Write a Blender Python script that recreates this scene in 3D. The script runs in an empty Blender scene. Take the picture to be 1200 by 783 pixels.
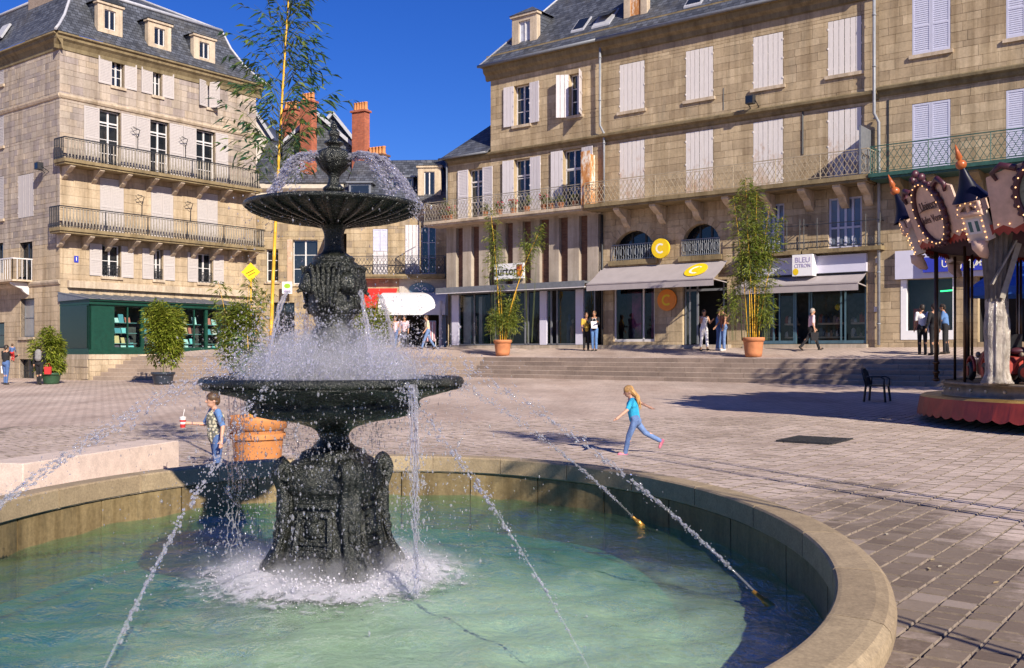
import bpy, bmesh, math, random
from math import sin, cos, pi, radians, sqrt, atan2, hypot
from mathutils import Vector, Matrix, Euler
random.seed(7)
scene = bpy.context.scene
COL = scene.collection
# ------------------------------------------------------------------ camera, sky, sun, exposure
HC = 1.65
cam_d = bpy.data.cameras.new("camera"); cam = bpy.data.objects.new("camera", cam_d); COL.objects.link(cam)
cam.location = (0, 0, HC); cam.rotation_euler = (radians(90), 0, 0)
cam_d.lens = 35; cam_d.sensor_width = 36; cam_d.shift_y = 0.0171; cam_d.clip_start = 0.1; cam_d.clip_end = 3000
scene.camera = cam
SUN_EL, SUN_AZ = radians(31), (0.47, -0.883)          # direction towards the sun on the ground plane
world = bpy.data.worlds.new("World"); scene.world = world; world.use_nodes = True
wn = world.node_tree; bg = wn.nodes["Background"]
sky = wn.nodes.new("ShaderNodeTexSky"); sky.sky_type = 'NISHITA'; sky.sun_disc = False
sky.sun_elevation = SUN_EL; sky.sun_rotation = atan2(SUN_AZ[0], SUN_AZ[1])
sky.altitude = 0; sky.air_density = 1.0; sky.dust_density = 0.0; sky.ozone_density = 10.0
hs = wn.nodes.new("ShaderNodeHueSaturation"); hs.inputs['Saturation'].default_value = 1.14; hs.inputs['Hue'].default_value = 0.520
wn.links.new(sky.outputs[0], hs.inputs['Color']); wn.links.new(hs.outputs[0], bg.inputs[0]); bg.inputs[1].default_value = 0.060
sd = bpy.data.lights.new("sun", 'SUN'); so = bpy.data.objects.new("sun", sd); COL.objects.link(so)
sd.energy = 3.7; sd.angle = radians(0.5); sd.color = (1.0, 0.91, 0.76)
sv = Vector((SUN_AZ[0] * cos(SUN_EL), SUN_AZ[1] * cos(SUN_EL), sin(SUN_EL)))
so.rotation_euler = sv.to_track_quat('Z', 'Y').to_euler(); so.location = (20, -30, 30)
scene.view_settings.view_transform = 'Standard'; scene.view_settings.look = 'None'
scene.view_settings.exposure = 0.98; scene.view_settings.gamma = 1.0
scene.render.engine = 'CYCLES'
cy = scene.cycles
cy.max_bounces = 8; cy.transparent_max_bounces = 16; cy.transmission_bounces = 6; cy.glossy_bounces = 3; cy.diffuse_bounces = 3
cy.volume_bounces = 2; cy.volume_step_rate = 1.0
cy.caustics_reflective = False; cy.caustics_refractive = False; cy.use_denoising = True

# ------------------------------------------------------------------ mesh helper
class MB:
    def __init__(s): s.v = []; s.f = []; s.m = []; s.t = []; s.sm = []
    def vert(s, p): s.v.append((p[0], p[1], p[2])); return len(s.v) - 1
    def face(s, pts, m=0, t=0.5, sm=False):
        b = len(s.v); s.v.extend((p[0], p[1], p[2]) for p in pts); s.f.append(tuple(range(b, b + len(pts)))); s.m.append(m); s.t.append(t); s.sm.append(sm)
    def idx(s, ids, m=0, t=0.5, sm=False): s.f.append(tuple(ids)); s.m.append(m); s.t.append(t); s.sm.append(sm)
    def hexa(s, p, m=0, t=0.5, skip=()):
        # p: 8 corners, 0-3 bottom ccw, 4-7 top ccw
        b = len(s.v); s.v.extend((q[0], q[1], q[2]) for q in p)
        for k, q in enumerate(((3, 2, 1, 0), (4, 5, 6, 7), (0, 1, 5, 4), (1, 2, 6, 5), (2, 3, 7, 6), (3, 0, 4, 7))):
            if k in skip: continue
            s.f.append(tuple(b + i for i in q)); s.m.append(m); s.t.append(t); s.sm.append(False)
    def box(s, x0, x1, y0, y1, z0, z1, m=0, t=0.5):
        s.hexa([(x0, y0, z0), (x1, y0, z0), (x1, y1, z0), (x0, y1, z0), (x0, y0, z1), (x1, y0, z1), (x1, y1, z1), (x0, y1, z1)], m, t)
    def bar(s, a, b, w, h=None, m=0, t=0.5):
        # rectangular bar from a to b
        a, b = Vector(a), Vector(b); d = (b - a)
        if d.length < 1e-6: return
        d.normalize(); h = h or w
        up = Vector((0, 0, 1)) if abs(d.z) < 0.95 else Vector((0, 1, 0))
        x = d.cross(up).normalized() * (w / 2); y = x.cross(d).normalized() * (h / 2)
        s.hexa([a - x - y, a + x - y, a + x + y, a - x + y, b - x - y, b + x - y, b + x + y, b - x + y], m, t)
    def tube(s, pts, r, n=8, m=0, t=0.5, cap=True, sm=True):
        pts = [Vector(p) for p in pts]; rs = r if isinstance(r, (list, tuple)) else [r] * len(pts)
        b = len(s.v); L = len(pts)
        prev = None
        for i, p in enumerate(pts):
            d = (pts[min(i + 1, L - 1)] - pts[max(i - 1, 0)]).normalized()
            if prev is None:
                up = Vector((0, 0, 1)) if abs(d.z) < 0.9 else Vector((1, 0, 0))
                x = d.cross(up).normalized()
            else:
                x = (prev - d * prev.dot(d)).normalized()
            prev = x; y = d.cross(x)
            for k in range(n):
                a = 2 * pi * k / n; s.v.append(tuple(p + (x * cos(a) + y * sin(a)) * rs[i]))
        for i in range(L - 1):
            for k in range(n):
                s.idx((b + i * n + k, b + i * n + (k + 1) % n, b + (i + 1) * n + (k + 1) % n, b + (i + 1) * n + k), m, t, sm)
        if cap:
            s.idx([b + k for k in range(n)][::-1], m, t); s.idx([b + (L - 1) * n + k for k in range(n)], m, t)
    def lathe(s, c, prof, n=32, m=0, t=0.5, mod=None, sm=True, a0=0.0, a1=2 * pi, cap=False):
        # prof: list of (r, z); mod(theta, i)->factor on r
        b = len(s.v); full = abs(a1 - a0 - 2 * pi) < 1e-6; k_n = n if full else n + 1
        for i, (r, z) in enumerate(prof):
            for k in range(k_n):
                a = a0 + (a1 - a0) * k / n; q = r * (mod(a, i) if mod else 1)
                s.v.append((c[0] + q * cos(a), c[1] + q * sin(a), c[2] + z))
        for i in range(len(prof) - 1):
            for k in range(n):
                k2 = (k + 1) % k_n
                s.idx((b + i * k_n + k, b + i * k_n + k2, b + (i + 1) * k_n + k2, b + (i + 1) * k_n + k), m, t, sm)
        if cap:
            s.idx([b + (len(prof) - 1) * k_n + k for k in range(k_n)], m, t); s.idx([b + k for k in range(k_n)][::-1], m, t)
    def ell(s, c, rx, ry, rz, n=12, k=8, m=0, t=0.5, rot=None, sm=True):
        b = len(s.v); c = Vector(c)
        def P(v): 
            v = Vector(v); 
            return c + (rot @ v if rot else v)
        top = s.vert(P((0, 0, rz))); 
        for i in range(1, k):
            th = pi * i / k
            for j in range(n):
                a = 2 * pi * j / n; s.vert(P((rx * sin(th) * cos(a), ry * sin(th) * sin(a), rz * cos(th))))
        bot = s.vert(P((0, 0, -rz)))
        R = lambda i, j: b + 1 + (i - 1) * n + j % n
        for j in range(n):
            s.idx((top, R(1, j), R(1, j + 1)), m, t, sm); s.idx((bot, R(k - 1, j + 1), R(k - 1, j)), m, t, sm)
            for i in range(1, k - 1): s.idx((R(i, j), R(i + 1, j), R(i + 1, j + 1), R(i, j + 1)), m, t, sm)
    def cap2(s, a, b_, r0, r1, n=12, m=0, t=0.5):
        # tapered capsule
        a, b_ = Vector(a), Vector(b_); d = (b_ - a); L = d.length
        if L < 1e-5: s.ell(a, r0, r0, r0, n, 6, m, t); return
        d /= L; pts = []; rs = []
        for q in (-0.98, -0.8, -0.5, 0): pts.append(a + d * r0 * q); rs.append(max(r0 * sqrt(1 - q * q), 0.001))
        for q in (0, 0.5, 0.8, 0.98): pts.append(b_ + d * r1 * q); rs.append(max(r1 * sqrt(1 - q * q), 0.001))
        s.tube(pts, rs, n, m, t)
    def build(s, name, mats, parent=None, kind=None, loc=None, shade=None):
        me = bpy.data.meshes.new(name)
        o = Vector((0, 0, 0))
        if parent is not None and loc is None: o = parent_loc(parent)
        if loc is not None: o = Vector(loc)
        me.from_pydata([(x - o.x, y - o.y, z - o.z) for x, y, z in s.v] if o.length > 0 else s.v, [], s.f)
        if not isinstance(mats, (list, tuple)): mats = [mats]
        for mm in mats: me.materials.append(mm)
        if s.f:
            me.polygons.foreach_set("material_index", s.m); me.polygons.foreach_set("use_smooth", s.sm)
            at = me.attributes.new("tint", 'FLOAT', 'FACE'); at.data.foreach_set("value", s.t)
        me.update()
        ob = bpy.data.objects.new(name, me); COL.objects.link(ob)
        if parent is not None: ob.parent = parent
        elif loc is not None: ob.location = loc
        if kind: ob["kind"] = kind
        return ob
def parent_loc(p):
    l = Vector((0, 0, 0))
    while p is not None: l = l + p.location; p = p.parent
    return l
def tag(o, label=None, cat=None, group=None, kind=None):
    if label: o["label"] = label
    if cat: o["category"] = cat
    if group: o["group"] = group
    if kind: o["kind"] = kind
    return o
def thing(name, label, cat, loc=(0, 0, 0), group=None):
    o = bpy.data.objects.new(name, None); COL.objects.link(o); o.location = loc; o.empty_display_size = 0.2
    return tag(o, label, cat, group)
def copy_obj(o, parent=None):
    c = o.copy(); COL.objects.link(c); c.parent = parent; return c
def baked(mb, mods, name, mats, parent=None, loc=None, kind=None):
    """build mb, run modifiers on it, keep the evaluated mesh"""
    tmp = mb.build("tmp_" + name, mats, parent, None, loc)
    for typ, kw in mods:
        md = tmp.modifiers.new(typ, typ)
        for k, v in kw.items(): setattr(md, k, v)
    dg = bpy.context.evaluated_depsgraph_get(); dg.update()
    me = bpy.data.meshes.new_from_object(tmp.evaluated_get(dg)); me.name = name
    old = tmp.data; tmp.modifiers.clear(); tmp.data = me; tmp.name = name
    bpy.data.meshes.remove(old)
    if not me.materials:
        for mm in (mats if isinstance(mats, (list, tuple)) else [mats]): me.materials.append(mm)
    for p in me.polygons: p.use_smooth = True
    if kind: tmp["kind"] = kind
    return tmp
def text_mesh(body, size, mat, parent, origin, ex, ez, align='CENTER', extr=0.004, name="lettering", sx=1.0, stroke=0.0):
    cu = bpy.data.curves.new("txt", 'FONT'); cu.body = body; cu.size = size; cu.align_x = align; cu.align_y = 'CENTER'; cu.extrude = extr; cu.resolution_u = 3; cu.offset = stroke
    t = bpy.data.objects.new("txt", cu); COL.objects.link(t)
    dg = bpy.context.evaluated_depsgraph_get(); dg.update()
    me = bpy.data.meshes.new_from_object(t.evaluated_get(dg)); me.name = name
    bpy.data.objects.remove(t); bpy.data.curves.remove(cu)
    ex, ez = Vector(ex), Vector(ez); ey = ex.cross(ez)   # ey = away; text normal = ex x ez
    o = Vector(origin) - (parent_loc(parent) if parent else Vector((0, 0, 0)))
    M = Matrix(((ex.x * sx, ez.x, ey.x, o.x), (ex.y * sx, ez.y, ey.y, o.y), (ex.z * sx, ez.z, ey.z, o.z), (0, 0, 0, 1)))
    me.transform(M); me.materials.clear(); me.materials.append(mat)
    ob = bpy.data.objects.new(name, me); COL.objects.link(ob)
    if parent: ob.parent = parent
    return ob

# ------------------------------------------------------------------ materials
def srgb(r, g, b):
    f = lambda c: (c / 12.92 if c <= 0.04045 else ((c + 0.055) / 1.055) ** 2.4)
    return (f(r / 255), f(g / 255), f(b / 255), 1)
class NT:
    def __init__(s, name):
        s.mat = bpy.data.materials.new(name); s.mat.use_nodes = True; s.t = s.mat.node_tree
        s.b = s.t.nodes["Principled BSDF"]; s.out = s.t.nodes["Material Output"]
        s.pos = s.t.nodes.new("ShaderNodeNewGeometry").outputs['Position']
    def n(s, typ, ins=None, **kw):
        x = s.t.nodes.new(typ)
        for k, v in kw.items(): setattr(x, k, v)
        for k, v in (ins or {}).items():
            i = x.inputs[k]
            if isinstance(v, bpy.types.NodeSocket): s.t.links.new(v, i)
            else: i.default_value = v
        return x
    def link(s, a, b): s.t.links.new(a, b)
    def noise(s, scale, detail=4, rough=0.6, vec=None, dist=0.0):
        return s.n("ShaderNodeTexNoise", {'Vector': vec or s.pos, 'Scale': scale, 'Detail': detail, 'Roughness': rough, 'Distortion': dist}).outputs['Fac']
    def ramp(s, fac, stops, interp='LINEAR'):
        r = s.n("ShaderNodeValToRGB", {'Fac': fac}); r.color_ramp.interpolation = interp
        e = r.color_ramp.elements
        while len(e) < len(stops): e.new(0.5)
        for k, (p, c) in enumerate(stops): e[k].position = p; e[k].color = c if len(c) == 4 else (*c, 1)
        return r.outputs['Color']
    def mix(s, fac, a, b, mode='MIX'):
        x = s.n("ShaderNodeMix", None, data_type='RGBA', blend_type=mode)
        for i, v in ((0, fac), (6, a), (7, b)):
            if isinstance(v, bpy.types.NodeSocket): s.t.links.new(v, x.inputs[i])
            else: x.inputs[i].default_value = v
        return x.outputs[2]
    def math(s, op, a, b=0.0, clamp=False):
        x = s.n("ShaderNodeMath", {0: a, 1: b}, operation=op); x.use_clamp = clamp; return x.outputs[0]
    def bump(s, h, strength=0.3, dist=0.02):
        x = s.n("ShaderNodeBump", {'Height': h, 'Strength': strength, 'Distance': dist}); s.link(x.outputs[0], s.b.inputs['Normal']); return x
    def tint(s): return s.n("ShaderNodeAttribute", None, attribute_name="tint").outputs['Fac']
    def mapv(s, scale=(1, 1, 1), rot=(0, 0, 0)):
        return s.n("ShaderNodeMapping", {'Vector': s.pos, 'Scale': scale, 'Rotation': rot}).outputs[0]
    def set(s, **kw):
        for k, v in kw.items():
            k = k.replace('_', ' ')
            i = s.b.inputs[k]
            if isinstance(v, bpy.types.NodeSocket): s.link(v, i)
            else: i.default_value = v
        return s
W4 = lambda g: (g, g, g, 1)
def plain(name, col, rough=0.6, metal=0.0, var=0.15, scale=6.0, bump=0.0, spec=0.5, bscale=40):
    n = NT(name); f = n.noise(scale, 5)
    lo = tuple(c * (1 - var) for c in col[:3]) + (1,); hi = tuple(min(1, c * (1 + var)) for c in col[:3]) + (1,)
    n.set(Base_Color=n.ramp(f, [(0.3, lo), (0.7, hi)]), Roughness=rough, Metallic=metal, Specular_IOR_Level=spec)
    if bump: n.bump(n.noise(bscale, 4), bump, 0.01)
    return n.mat
def stone(name, cols, var=0.22, dirt=0.5, dirtcol=(0.10, 0.085, 0.06, 1), scale=1.0, rough=0.85, bump=0.35, streak=True):
    """ashlar: colour per block from the tint attribute, grain and weathering by noise"""
    n = NT(name); t = n.tint()
    k = len(cols); base = n.ramp(t, [((i + 0.5) / k, c) for i, c in enumerate(cols)])
    g = n.noise(9 * scale, 6, 0.7); m = n.noise(1.1 * scale, 4, 0.6)
    base = n.mix(1.0, base, n.ramp(g, [(0.25, W4(1 - var)), (0.75, W4(1 + var * 0.5))]), 'MULTIPLY')
    base = n.mix(1.0, base, n.ramp(m, [(0.3, (0.82, 0.80, 0.78, 1)), (0.7, (1.1, 1.08, 1.05, 1))]), 'MULTIPLY')
    if dirt:
        s = n.noise(0.55 * scale, 6, 0.75, n.mapv((1.4, 1.4, 0.35)) if streak else None)
        base = n.mix(n.math('MULTIPLY', n.ramp(s, [(0.55, W4(0)), (0.78, W4(1))]), dirt), base, dirtcol)
    if streak:
        s3 = n.noise(1.7 * scale, 5, .7, n.mapv((1.5, 1.5, .09))); base = n.mix(1.0, base, n.ramp(s3, [(.34, C(.70, .67, .62)), (.56, W4(1.04))]), 'MULTIPLY')
    n.set(Base_Color=base, Roughness=rough, Specular_IOR_Level=0.3)
    n.bump(n.noise(30 * scale, 5, 0.7), bump, 0.012)
    return n.mat
C = lambda r, g, b: (r, g, b, 1)
M = {}
M['stone_right'] = stone('tan limestone', [C(0.480, 0.375, 0.246), C(0.423, 0.325, 0.213), C(0.518, 0.410, 0.271), C(0.384, 0.295, 0.195), C(0.547, 0.435, 0.293)], dirt=.7, dirtcol=(.17, .145, .11, 1))
M['stone_left'] = stone('golden limestone', [C(0.529, 0.420, 0.298), C(0.489, 0.385, 0.272), C(0.559, 0.450, 0.324), C(0.459, 0.365, 0.261), C(0.545, 0.430, 0.298)], dirt=.35)
M['stone_upper'] = stone('mauve brown limestone', [C(0.440, 0.375, 0.319), C(0.377, 0.320, 0.287), C(0.490, 0.410, 0.336), C(0.313, 0.270, 0.254), C(0.471, 0.385, 0.303), C(0.352, 0.300, 0.287)], dirt=.35)
M['stone_side'] = stone('coursed rubble', [C(.56, .45, .31), C(.46, .36, .25), C(.60, .48, .32), C(.38, .30, .22), C(.57, .44, .29)], dirt=.35)
M['stone_mid'] = stone('weathered limestone', [C(0.466, 0.360, 0.232), C(0.388, 0.310, 0.209), C(0.504, 0.400, 0.267), C(0.339, 0.270, 0.197)], dirt=.55)
M['mortar'] = plain('lime mortar', C(.44, .36, .255), .95, var=.25, scale=3, bump=.2)
M['mortar_r'] = plain('grey mortar', C(.38, .295, .195), .95, var=.3, scale=3, bump=.2)
M['trim'] = stone('dressed stone', [C(0.543, 0.450, 0.348), C(0.582, 0.480, 0.371), C(0.504, 0.410, 0.313)], dirt=.4)
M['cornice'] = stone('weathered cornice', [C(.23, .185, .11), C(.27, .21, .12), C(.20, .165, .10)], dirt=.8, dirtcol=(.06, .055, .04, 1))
M['greycol'] = stone('grey pilaster stone', [C(.42, .36, .31), C(.46, .40, .34), C(.38, .33, .28)], dirt=.15, var=.12)
M['granite'] = stone('brown granite', [C(.40, .31, .20), C(.43, .335, .215), C(.37, .285, .185), C(.45, .35, .23)], var=.45, dirt=.35, dirtcol=(.14, .115, .08, 1), scale=7, rough=.6, bump=.25, streak=False)
M['granite_wet'] = stone('damp granite', [C(.27, .20, .105), C(.31, .235, .125), C(.23, .175, .095)], var=.4, dirt=.85, dirtcol=(.035, .032, .022, 1), scale=3, rough=.4, bump=.25)
M['pinkgranite'] = stone('pale pink granite', [C(.70, .57, .50), C(.72, .59, .52)], var=.3, dirt=.12, scale=6, rough=.7, streak=False)
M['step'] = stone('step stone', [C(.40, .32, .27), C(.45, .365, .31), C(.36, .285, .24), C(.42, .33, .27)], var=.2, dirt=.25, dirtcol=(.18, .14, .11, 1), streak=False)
M['riser'] = stone('shade-painted step riser', [C(.30, .235, .195), C(.34, .265, .22), C(.27, .21, .175)], var=.2, dirt=.4, dirtcol=(.14, .11, .085, 1), streak=False)  # darker step stone: shade painted into the riser colour, besides its dirt patches
def pave_mat(name, wet=True):
    n = NT(name); t = n.tint()
    base = n.ramp(t, [(0.0, C(.46, .36, .30)), (0.25, C(.57, .46, .395)), (0.7, C(.62, .50, .43)), (1.0, C(.52, .415, .35))])
    g = n.noise(24, 6, .7); base = n.mix(1, base, n.ramp(g, [(.25, W4(.75)), (.75, W4(1.12))]), 'MULTIPLY')
    w = n.noise(.35, 5, .65)
    base = n.mix(1, base, n.ramp(w, [(.35, C(.72, .69, .68)), (.62, C(1.05, 1.04, 1.05))]), 'MULTIPLY')
    # damp, darker paving round the fountain's right side: a stain with its own outline
    dt = lambda v: n.n("ShaderNodeVectorMath", {0: n.pos, 1: v}, operation='DOT_PRODUCT').outputs['Value']
    du, dv = n.math('SUBTRACT', dt((.97, -.23, 0)), 1.25), n.math('MULTIPLY', n.math('SUBTRACT', dt((.23, .97, 0)), 8.0), .2)
    v = n.math('SQRT', n.math('ADD', n.math('MULTIPLY', du, du), n.math('MULTIPLY', dv, dv)))
    d = n.math('ADD', v, n.math('MULTIPLY', n.math('SUBTRACT', n.noise(1.1, 6, .75), .5), 2.6))
    st = n.ramp(n.math('MULTIPLY', d, .5), [(.30, W4(1)), (.58, W4(0))])
    base = n.mix(n.math('MULTIPLY', st, .80), base, n.ramp(t, [(0, C(.10, .072, .05)), (.5, C(.14, .104, .072)), (.9, C(.17, .13, .092)), (.97, C(.30, .24, .20))]))
    n.set(Base_Color=base, Roughness=n.ramp(n.math('MULTIPLY', st, g), [(.1, W4(.72)), (.5, W4(.45))]), Specular_IOR_Level=.35)
    n.bump(n.noise(45, 5, .7), .35, .008); return n.mat
M['paver'] = pave_mat('pinkish paving stone')
def ground_mat():
    """the far paving, courses too fine to pick apart: brick pattern laid along the same bond"""
    n = NT('far paving'); 
    vec = n.n("ShaderNodeMapping", {'Vector': n.pos, 'Rotation': (0, 0, -atan2(.795, .607)), 'Scale': (1, 1, 1)}).outputs[0]
    br = n.n("ShaderNodeTexBrick", {'Vector': vec, 'Color1': C(.63, .51, .435), 'Color2': C(.54, .435, .37), 'Mortar': C(.32, .25, .21), 'Scale': 1.0, 'Mortar Size': .014, 'Bias': 0.0, 'Brick Width': .25, 'Row Height': .215})
    w = n.noise(.22, 5, .65); g = n.noise(7, 5, .7)
    base = n.mix(1, br.outputs['Color'], n.ramp(w, [(.35, C(.78, .76, .76)), (.62, C(1.08, 1.06, 1.06))]), 'MULTIPLY')
    base = n.mix(1, base, n.ramp(g, [(.3, W4(.84)), (.7, W4(1.08))]), 'MULTIPLY')
    s2 = n.noise(.9, 4, .6, n.mapv((1, .22, 1))); base = n.mix(1, base, n.ramp(s2, [(.35, C(.86, .82, .80)), (.6, W4(1.03))]), 'MULTIPLY')
    n.set(Base_Color=base, Roughness=.8, Specular_IOR_Level=.3); n.bump(n.math('ADD', n.math('MULTIPLY', br.outputs['Fac'], -1), n.math('MULTIPLY', g, .3)), .4, .01); return n.mat
M['farpave'] = ground_mat()
M['joint'] = plain('sandy joint', C(.21, .165, .13), .95, var=.4, scale=8, bump=.3)
def slate(name, rot, col=(.066, .072, .09)):
    n = NT(name)
    vec = n.n("ShaderNodeMapping", {'Vector': n.pos, 'Rotation': (0, 0, rot)}).outputs[0]
    sx = n.n("ShaderNodeSeparateXYZ", {0: vec}); cb = n.n("ShaderNodeCombineXYZ", {0: sx.outputs[0], 1: sx.outputs[2]})
    c = lambda k: C(col[0] * k, col[1] * k, col[2] * k)
    br = n.n("ShaderNodeTexBrick", {'Vector': cb.outputs[0], 'Color1': c(.65), 'Color2': c(1.55), 'Mortar': c(.3), 'Scale': 1.0, 'Mortar Size': .012, 'Brick Width': .28, 'Row Height': .17})
    g = n.noise(2.2, 6, .7); w = n.noise(.5, 4)
    base = n.mix(1, br.outputs['Color'], n.ramp(g, [(.25, W4(.55)), (.75, W4(1.5))]), 'MULTIPLY')
    base = n.mix(n.ramp(w, [(.52, W4(0)), (.72, W4(.45))]), base, C(.13, .115, .085))
    n.set(Base_Color=base, Roughness=.55, Specular_IOR_Level=.5); n.bump(n.math('ADD', n.math('MULTIPLY', br.outputs['Fac'], -1), n.math('MULTIPLY', n.noise(6, 3), .7)), .8, .03); return n.mat
def brickm(name, rot, c1, c2, mort, w=.22, h=.07):
    n = NT(name); vec = n.n("ShaderNodeMapping", {'Vector': n.pos, 'Rotation': (0, 0, rot)}).outputs[0]
    sx = n.n("ShaderNodeSeparateXYZ", {0: vec}); sm = n.math('ADD', sx.outputs[0], sx.outputs[1]); cb = n.n("ShaderNodeCombineXYZ", {0: sm, 1: sx.outputs[2]})
    br = n.n("ShaderNodeTexBrick", {'Vector': cb.outputs[0], 'Color1': c1, 'Color2': c2, 'Mortar': mort, 'Scale': 1.0, 'Mortar Size': .008, 'Brick Width': w, 'Row Height': h})
    g = n.noise(3, 5, .7); base = n.mix(1, br.outputs['Color'], n.ramp(g, [(.3, W4(.7)), (.7, W4(1.15))]), 'MULTIPLY')
    n.set(Base_Color=base, Roughness=.9); n.bump(br.outputs['Fac'], -.5, .01); return n.mat
M['slate_r'] = slate('blue slate right', radians(38)); M['slate_l'] = slate('blue slate left', -radians(52.6)); M['slate_m'] = slate('blue slate middle', 0)
M['slate_s'] = slate('blue slate side', radians(37.4))
M['chimbrick'] = brickm('red chimney brick', 0.4, C(.50, .13, .06), C(.36, .085, .045), C(.30, .16, .11))
M['brownbrick'] = brickm('brown brick', 0.66, C(.22, .10, .06), C(.15, .065, .04), C(.12, .085, .065))
M['greybrick'] = brickm('buff chimney brick', 0.66, C(.36, .27, .21), C(.28, .2, .15), C(.36, .3, .25))
def shut_mat(name, col, rust=0.0):
    n = NT(name); g = n.noise(5, 5, .7, n.mapv((3, 3, .6)))
    base = n.ramp(g, [(.3, tuple(c * .86 for c in col[:3]) + (1,)), (.7, col)])
    if rust:
        s = n.noise(2.2, 7, .75, n.mapv((1.2, 1.2, .7))); sx = n.n("ShaderNodeSeparateXYZ", {0: n.pos})
        z = n.math('MULTIPLY', n.math('SUBTRACT', 10.9, sx.outputs[2]), .09)
        base = n.mix(n.math('MULTIPLY', n.ramp(n.math('ADD', s, z), [(.60, W4(0)), (.80, W4(1))]), rust), base, C(.45, .24, .10))
    n.set(Base_Color=base, Roughness=.6); return n.mat
M['shutter'] = shut_mat('white shutter paint', C(.66, .61, .63)); M['shutter_old'] = shut_mat('worn shutter paint', C(.76, .70, .67), .75)
M['shutter_blue'] = shut_mat('pale lilac shutter paint', C(.58, .58, .72)); M['shutter_l'] = shut_mat('warm white shutter paint', C(.52, .47, .455))
M['frame'] = plain('white window frame', C(.64, .61, .61), .5, var=.06)
M['rusty'] = (lambda n: (n.set(Base_Color=n.ramp(n.noise(1.6, 7, .8, n.mapv((1.5, 1.5, .5))), [(.42, C(.75, .68, .6)), (.5, C(.55, .25, .08)), (.62, C(.35, .12, .04))]), Roughness=.8), n.mat)[1])(NT('rusted white sheet'))
def glassm(name, col, rough=.03, spec=.8):
    n = NT(name); f = n.noise(.6, 2)
    n.set(Base_Color=n.ramp(f, [(.35, tuple(c * .6 for c in col[:3]) + (1,)), (.65, col)]), Roughness=rough, Specular_IOR_Level=spec)
    n.bump(n.noise(1.2, 2), .04, .02); return n.mat
M['pane'] = glassm('dark window glass', C(.018, .022, .028))
def clearglass(name, tint=(.9, .95, .95), refl=.9):
    n = NT(name); n.t.nodes.remove(n.b)
    fr = n.n("ShaderNodeFresnel", {'IOR': 1.5}); tr = n.n("ShaderNodeBsdfTransparent", {'Color': C(*tint)}); gl = n.n("ShaderNodeBsdfGlossy", {'Color': W4(refl), 'Roughness': .02})
    mx = n.n("ShaderNodeMixShader", {0: fr.outputs[0], 1: tr.outputs[0], 2: gl.outputs[0]}); n.link(mx.outputs[0], n.out.inputs[0]); return n.mat
M['shopglass'] = clearglass('shop window glass')
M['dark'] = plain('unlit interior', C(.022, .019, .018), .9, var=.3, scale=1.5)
M['iron'] = plain('black wrought iron', C(.025, .026, .03), .5, var=.3)
M['iron_green'] = plain('green painted iron', C(.03, .09, .07), .5, var=.3)
M['iron_rail'] = plain('weathered grey iron', C(.27, .235, .19), .6, var=.3)
M['iron_pale'] = plain('pale oxidised iron', C(.36, .29, .20), .7, var=.3)
M['zinc'] = plain('zinc', C(.20, .21, .235), .45, var=.15, metal=.3)
M['zinc_pale'] = plain('pale zinc sheet', C(.42, .42, .46), .5, var=.12)
M['pipe'] = plain('painted downpipe', C(.26, .27, .30), .45, var=.15)
M['green'] = plain('dark green shop paint', C(.007, .05, .034), .35, var=.2)
M['awning'] = plain('grey-mauve awning canvas', C(.36, .315, .32), .85, var=.08, scale=2, bump=.1)
M['white_awning'] = plain('white awning canvas', C(.66, .63, .65), .8, var=.05, scale=2)
M['red_awning'] = plain('red awning canvas', C(.62, .025, .02), .75, var=.1, scale=2)
M['signboard'] = plain('lilac white signboard', C(.62, .60, .72), .5, var=.04, scale=2)
M['signwhite'] = plain('white sign panel', C(.82, .80, .82), .5, var=.03)
M['signblue'] = plain('ultramarine sign', C(.035, .05, .42), .4, var=.08)
M['yellow'] = plain('yellow sign', C(.82, .56, .01), .5, var=.06)
M['orange'] = plain('orange sign', C(.80, .24, .02), .5, var=.06)
M['cream'] = plain('cream lettering', C(.85, .82, .72), .5, var=.03)
M['ink'] = plain('dark grey lettering', C(.03, .03, .035), .5, var=.05)
M['lilacink'] = plain('lilac lettering', C(.36, .30, .50), .5, var=.05)
M['terracotta'] = plain('terracotta', C(.52, .20, .085), .75, var=.2, scale=5, bump=.15)
M['terra_new'] = plain('orange terracotta', C(.55, .22, .07), .7, var=.14, scale=6, bump=.15)
M['potdark'] = plain('dark blue glazed pot', C(.03, .04, .06), .35, var=.2)
M['potgreen'] = plain('dark green pot', C(.03, .08, .04), .5, var=.2)
M['soil'] = plain('potting soil', C(.05, .035, .022), 1, var=.4, scale=30, bump=.6)
M['cane'] = plain('yellow bamboo cane', C(.72, .40, .03), .45, var=.22, scale=9)
M['twig'] = plain('thin green twig', C(.10, .12, .04), .6)
M['cane_green'] = plain('green bamboo cane', C(.36, .33, .05), .5, var=.2, scale=9)
def leafm(name, cols, trans=.35):
    n = NT(name); t = n.tint(); k = len(cols)
    base = n.ramp(t, [((i + .5) / k, c) for i, c in enumerate(cols)])
    n.set(Base_Color=base, Roughness=.45, Specular_IOR_Level=.4)
    tl = n.n("ShaderNodeBsdfTranslucent", {'Color': base}); mx = n.n("ShaderNodeMixShader", {0: trans, 1: n.b.outputs[0], 2: tl.outputs[0]}); n.link(mx.outputs[0], n.out.inputs[0]); return n.mat
M['leaf'] = leafm('bamboo leaf', [C(.08, .125, .02), C(.14, .19, .03), C(.21, .25, .035), C(.30, .30, .05)])
M['leaf_tall'] = leafm('dark bamboo leaf', [C(.03, .095, .05), C(.06, .14, .06), C(.10, .18, .05), C(.17, .22, .045)])
M['leaf_lush'] = leafm('yellow green leaf', [C(.10, .14, .015), C(.17, .22, .022), C(.26, .30, .035), C(.36, .37, .06)])
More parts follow.
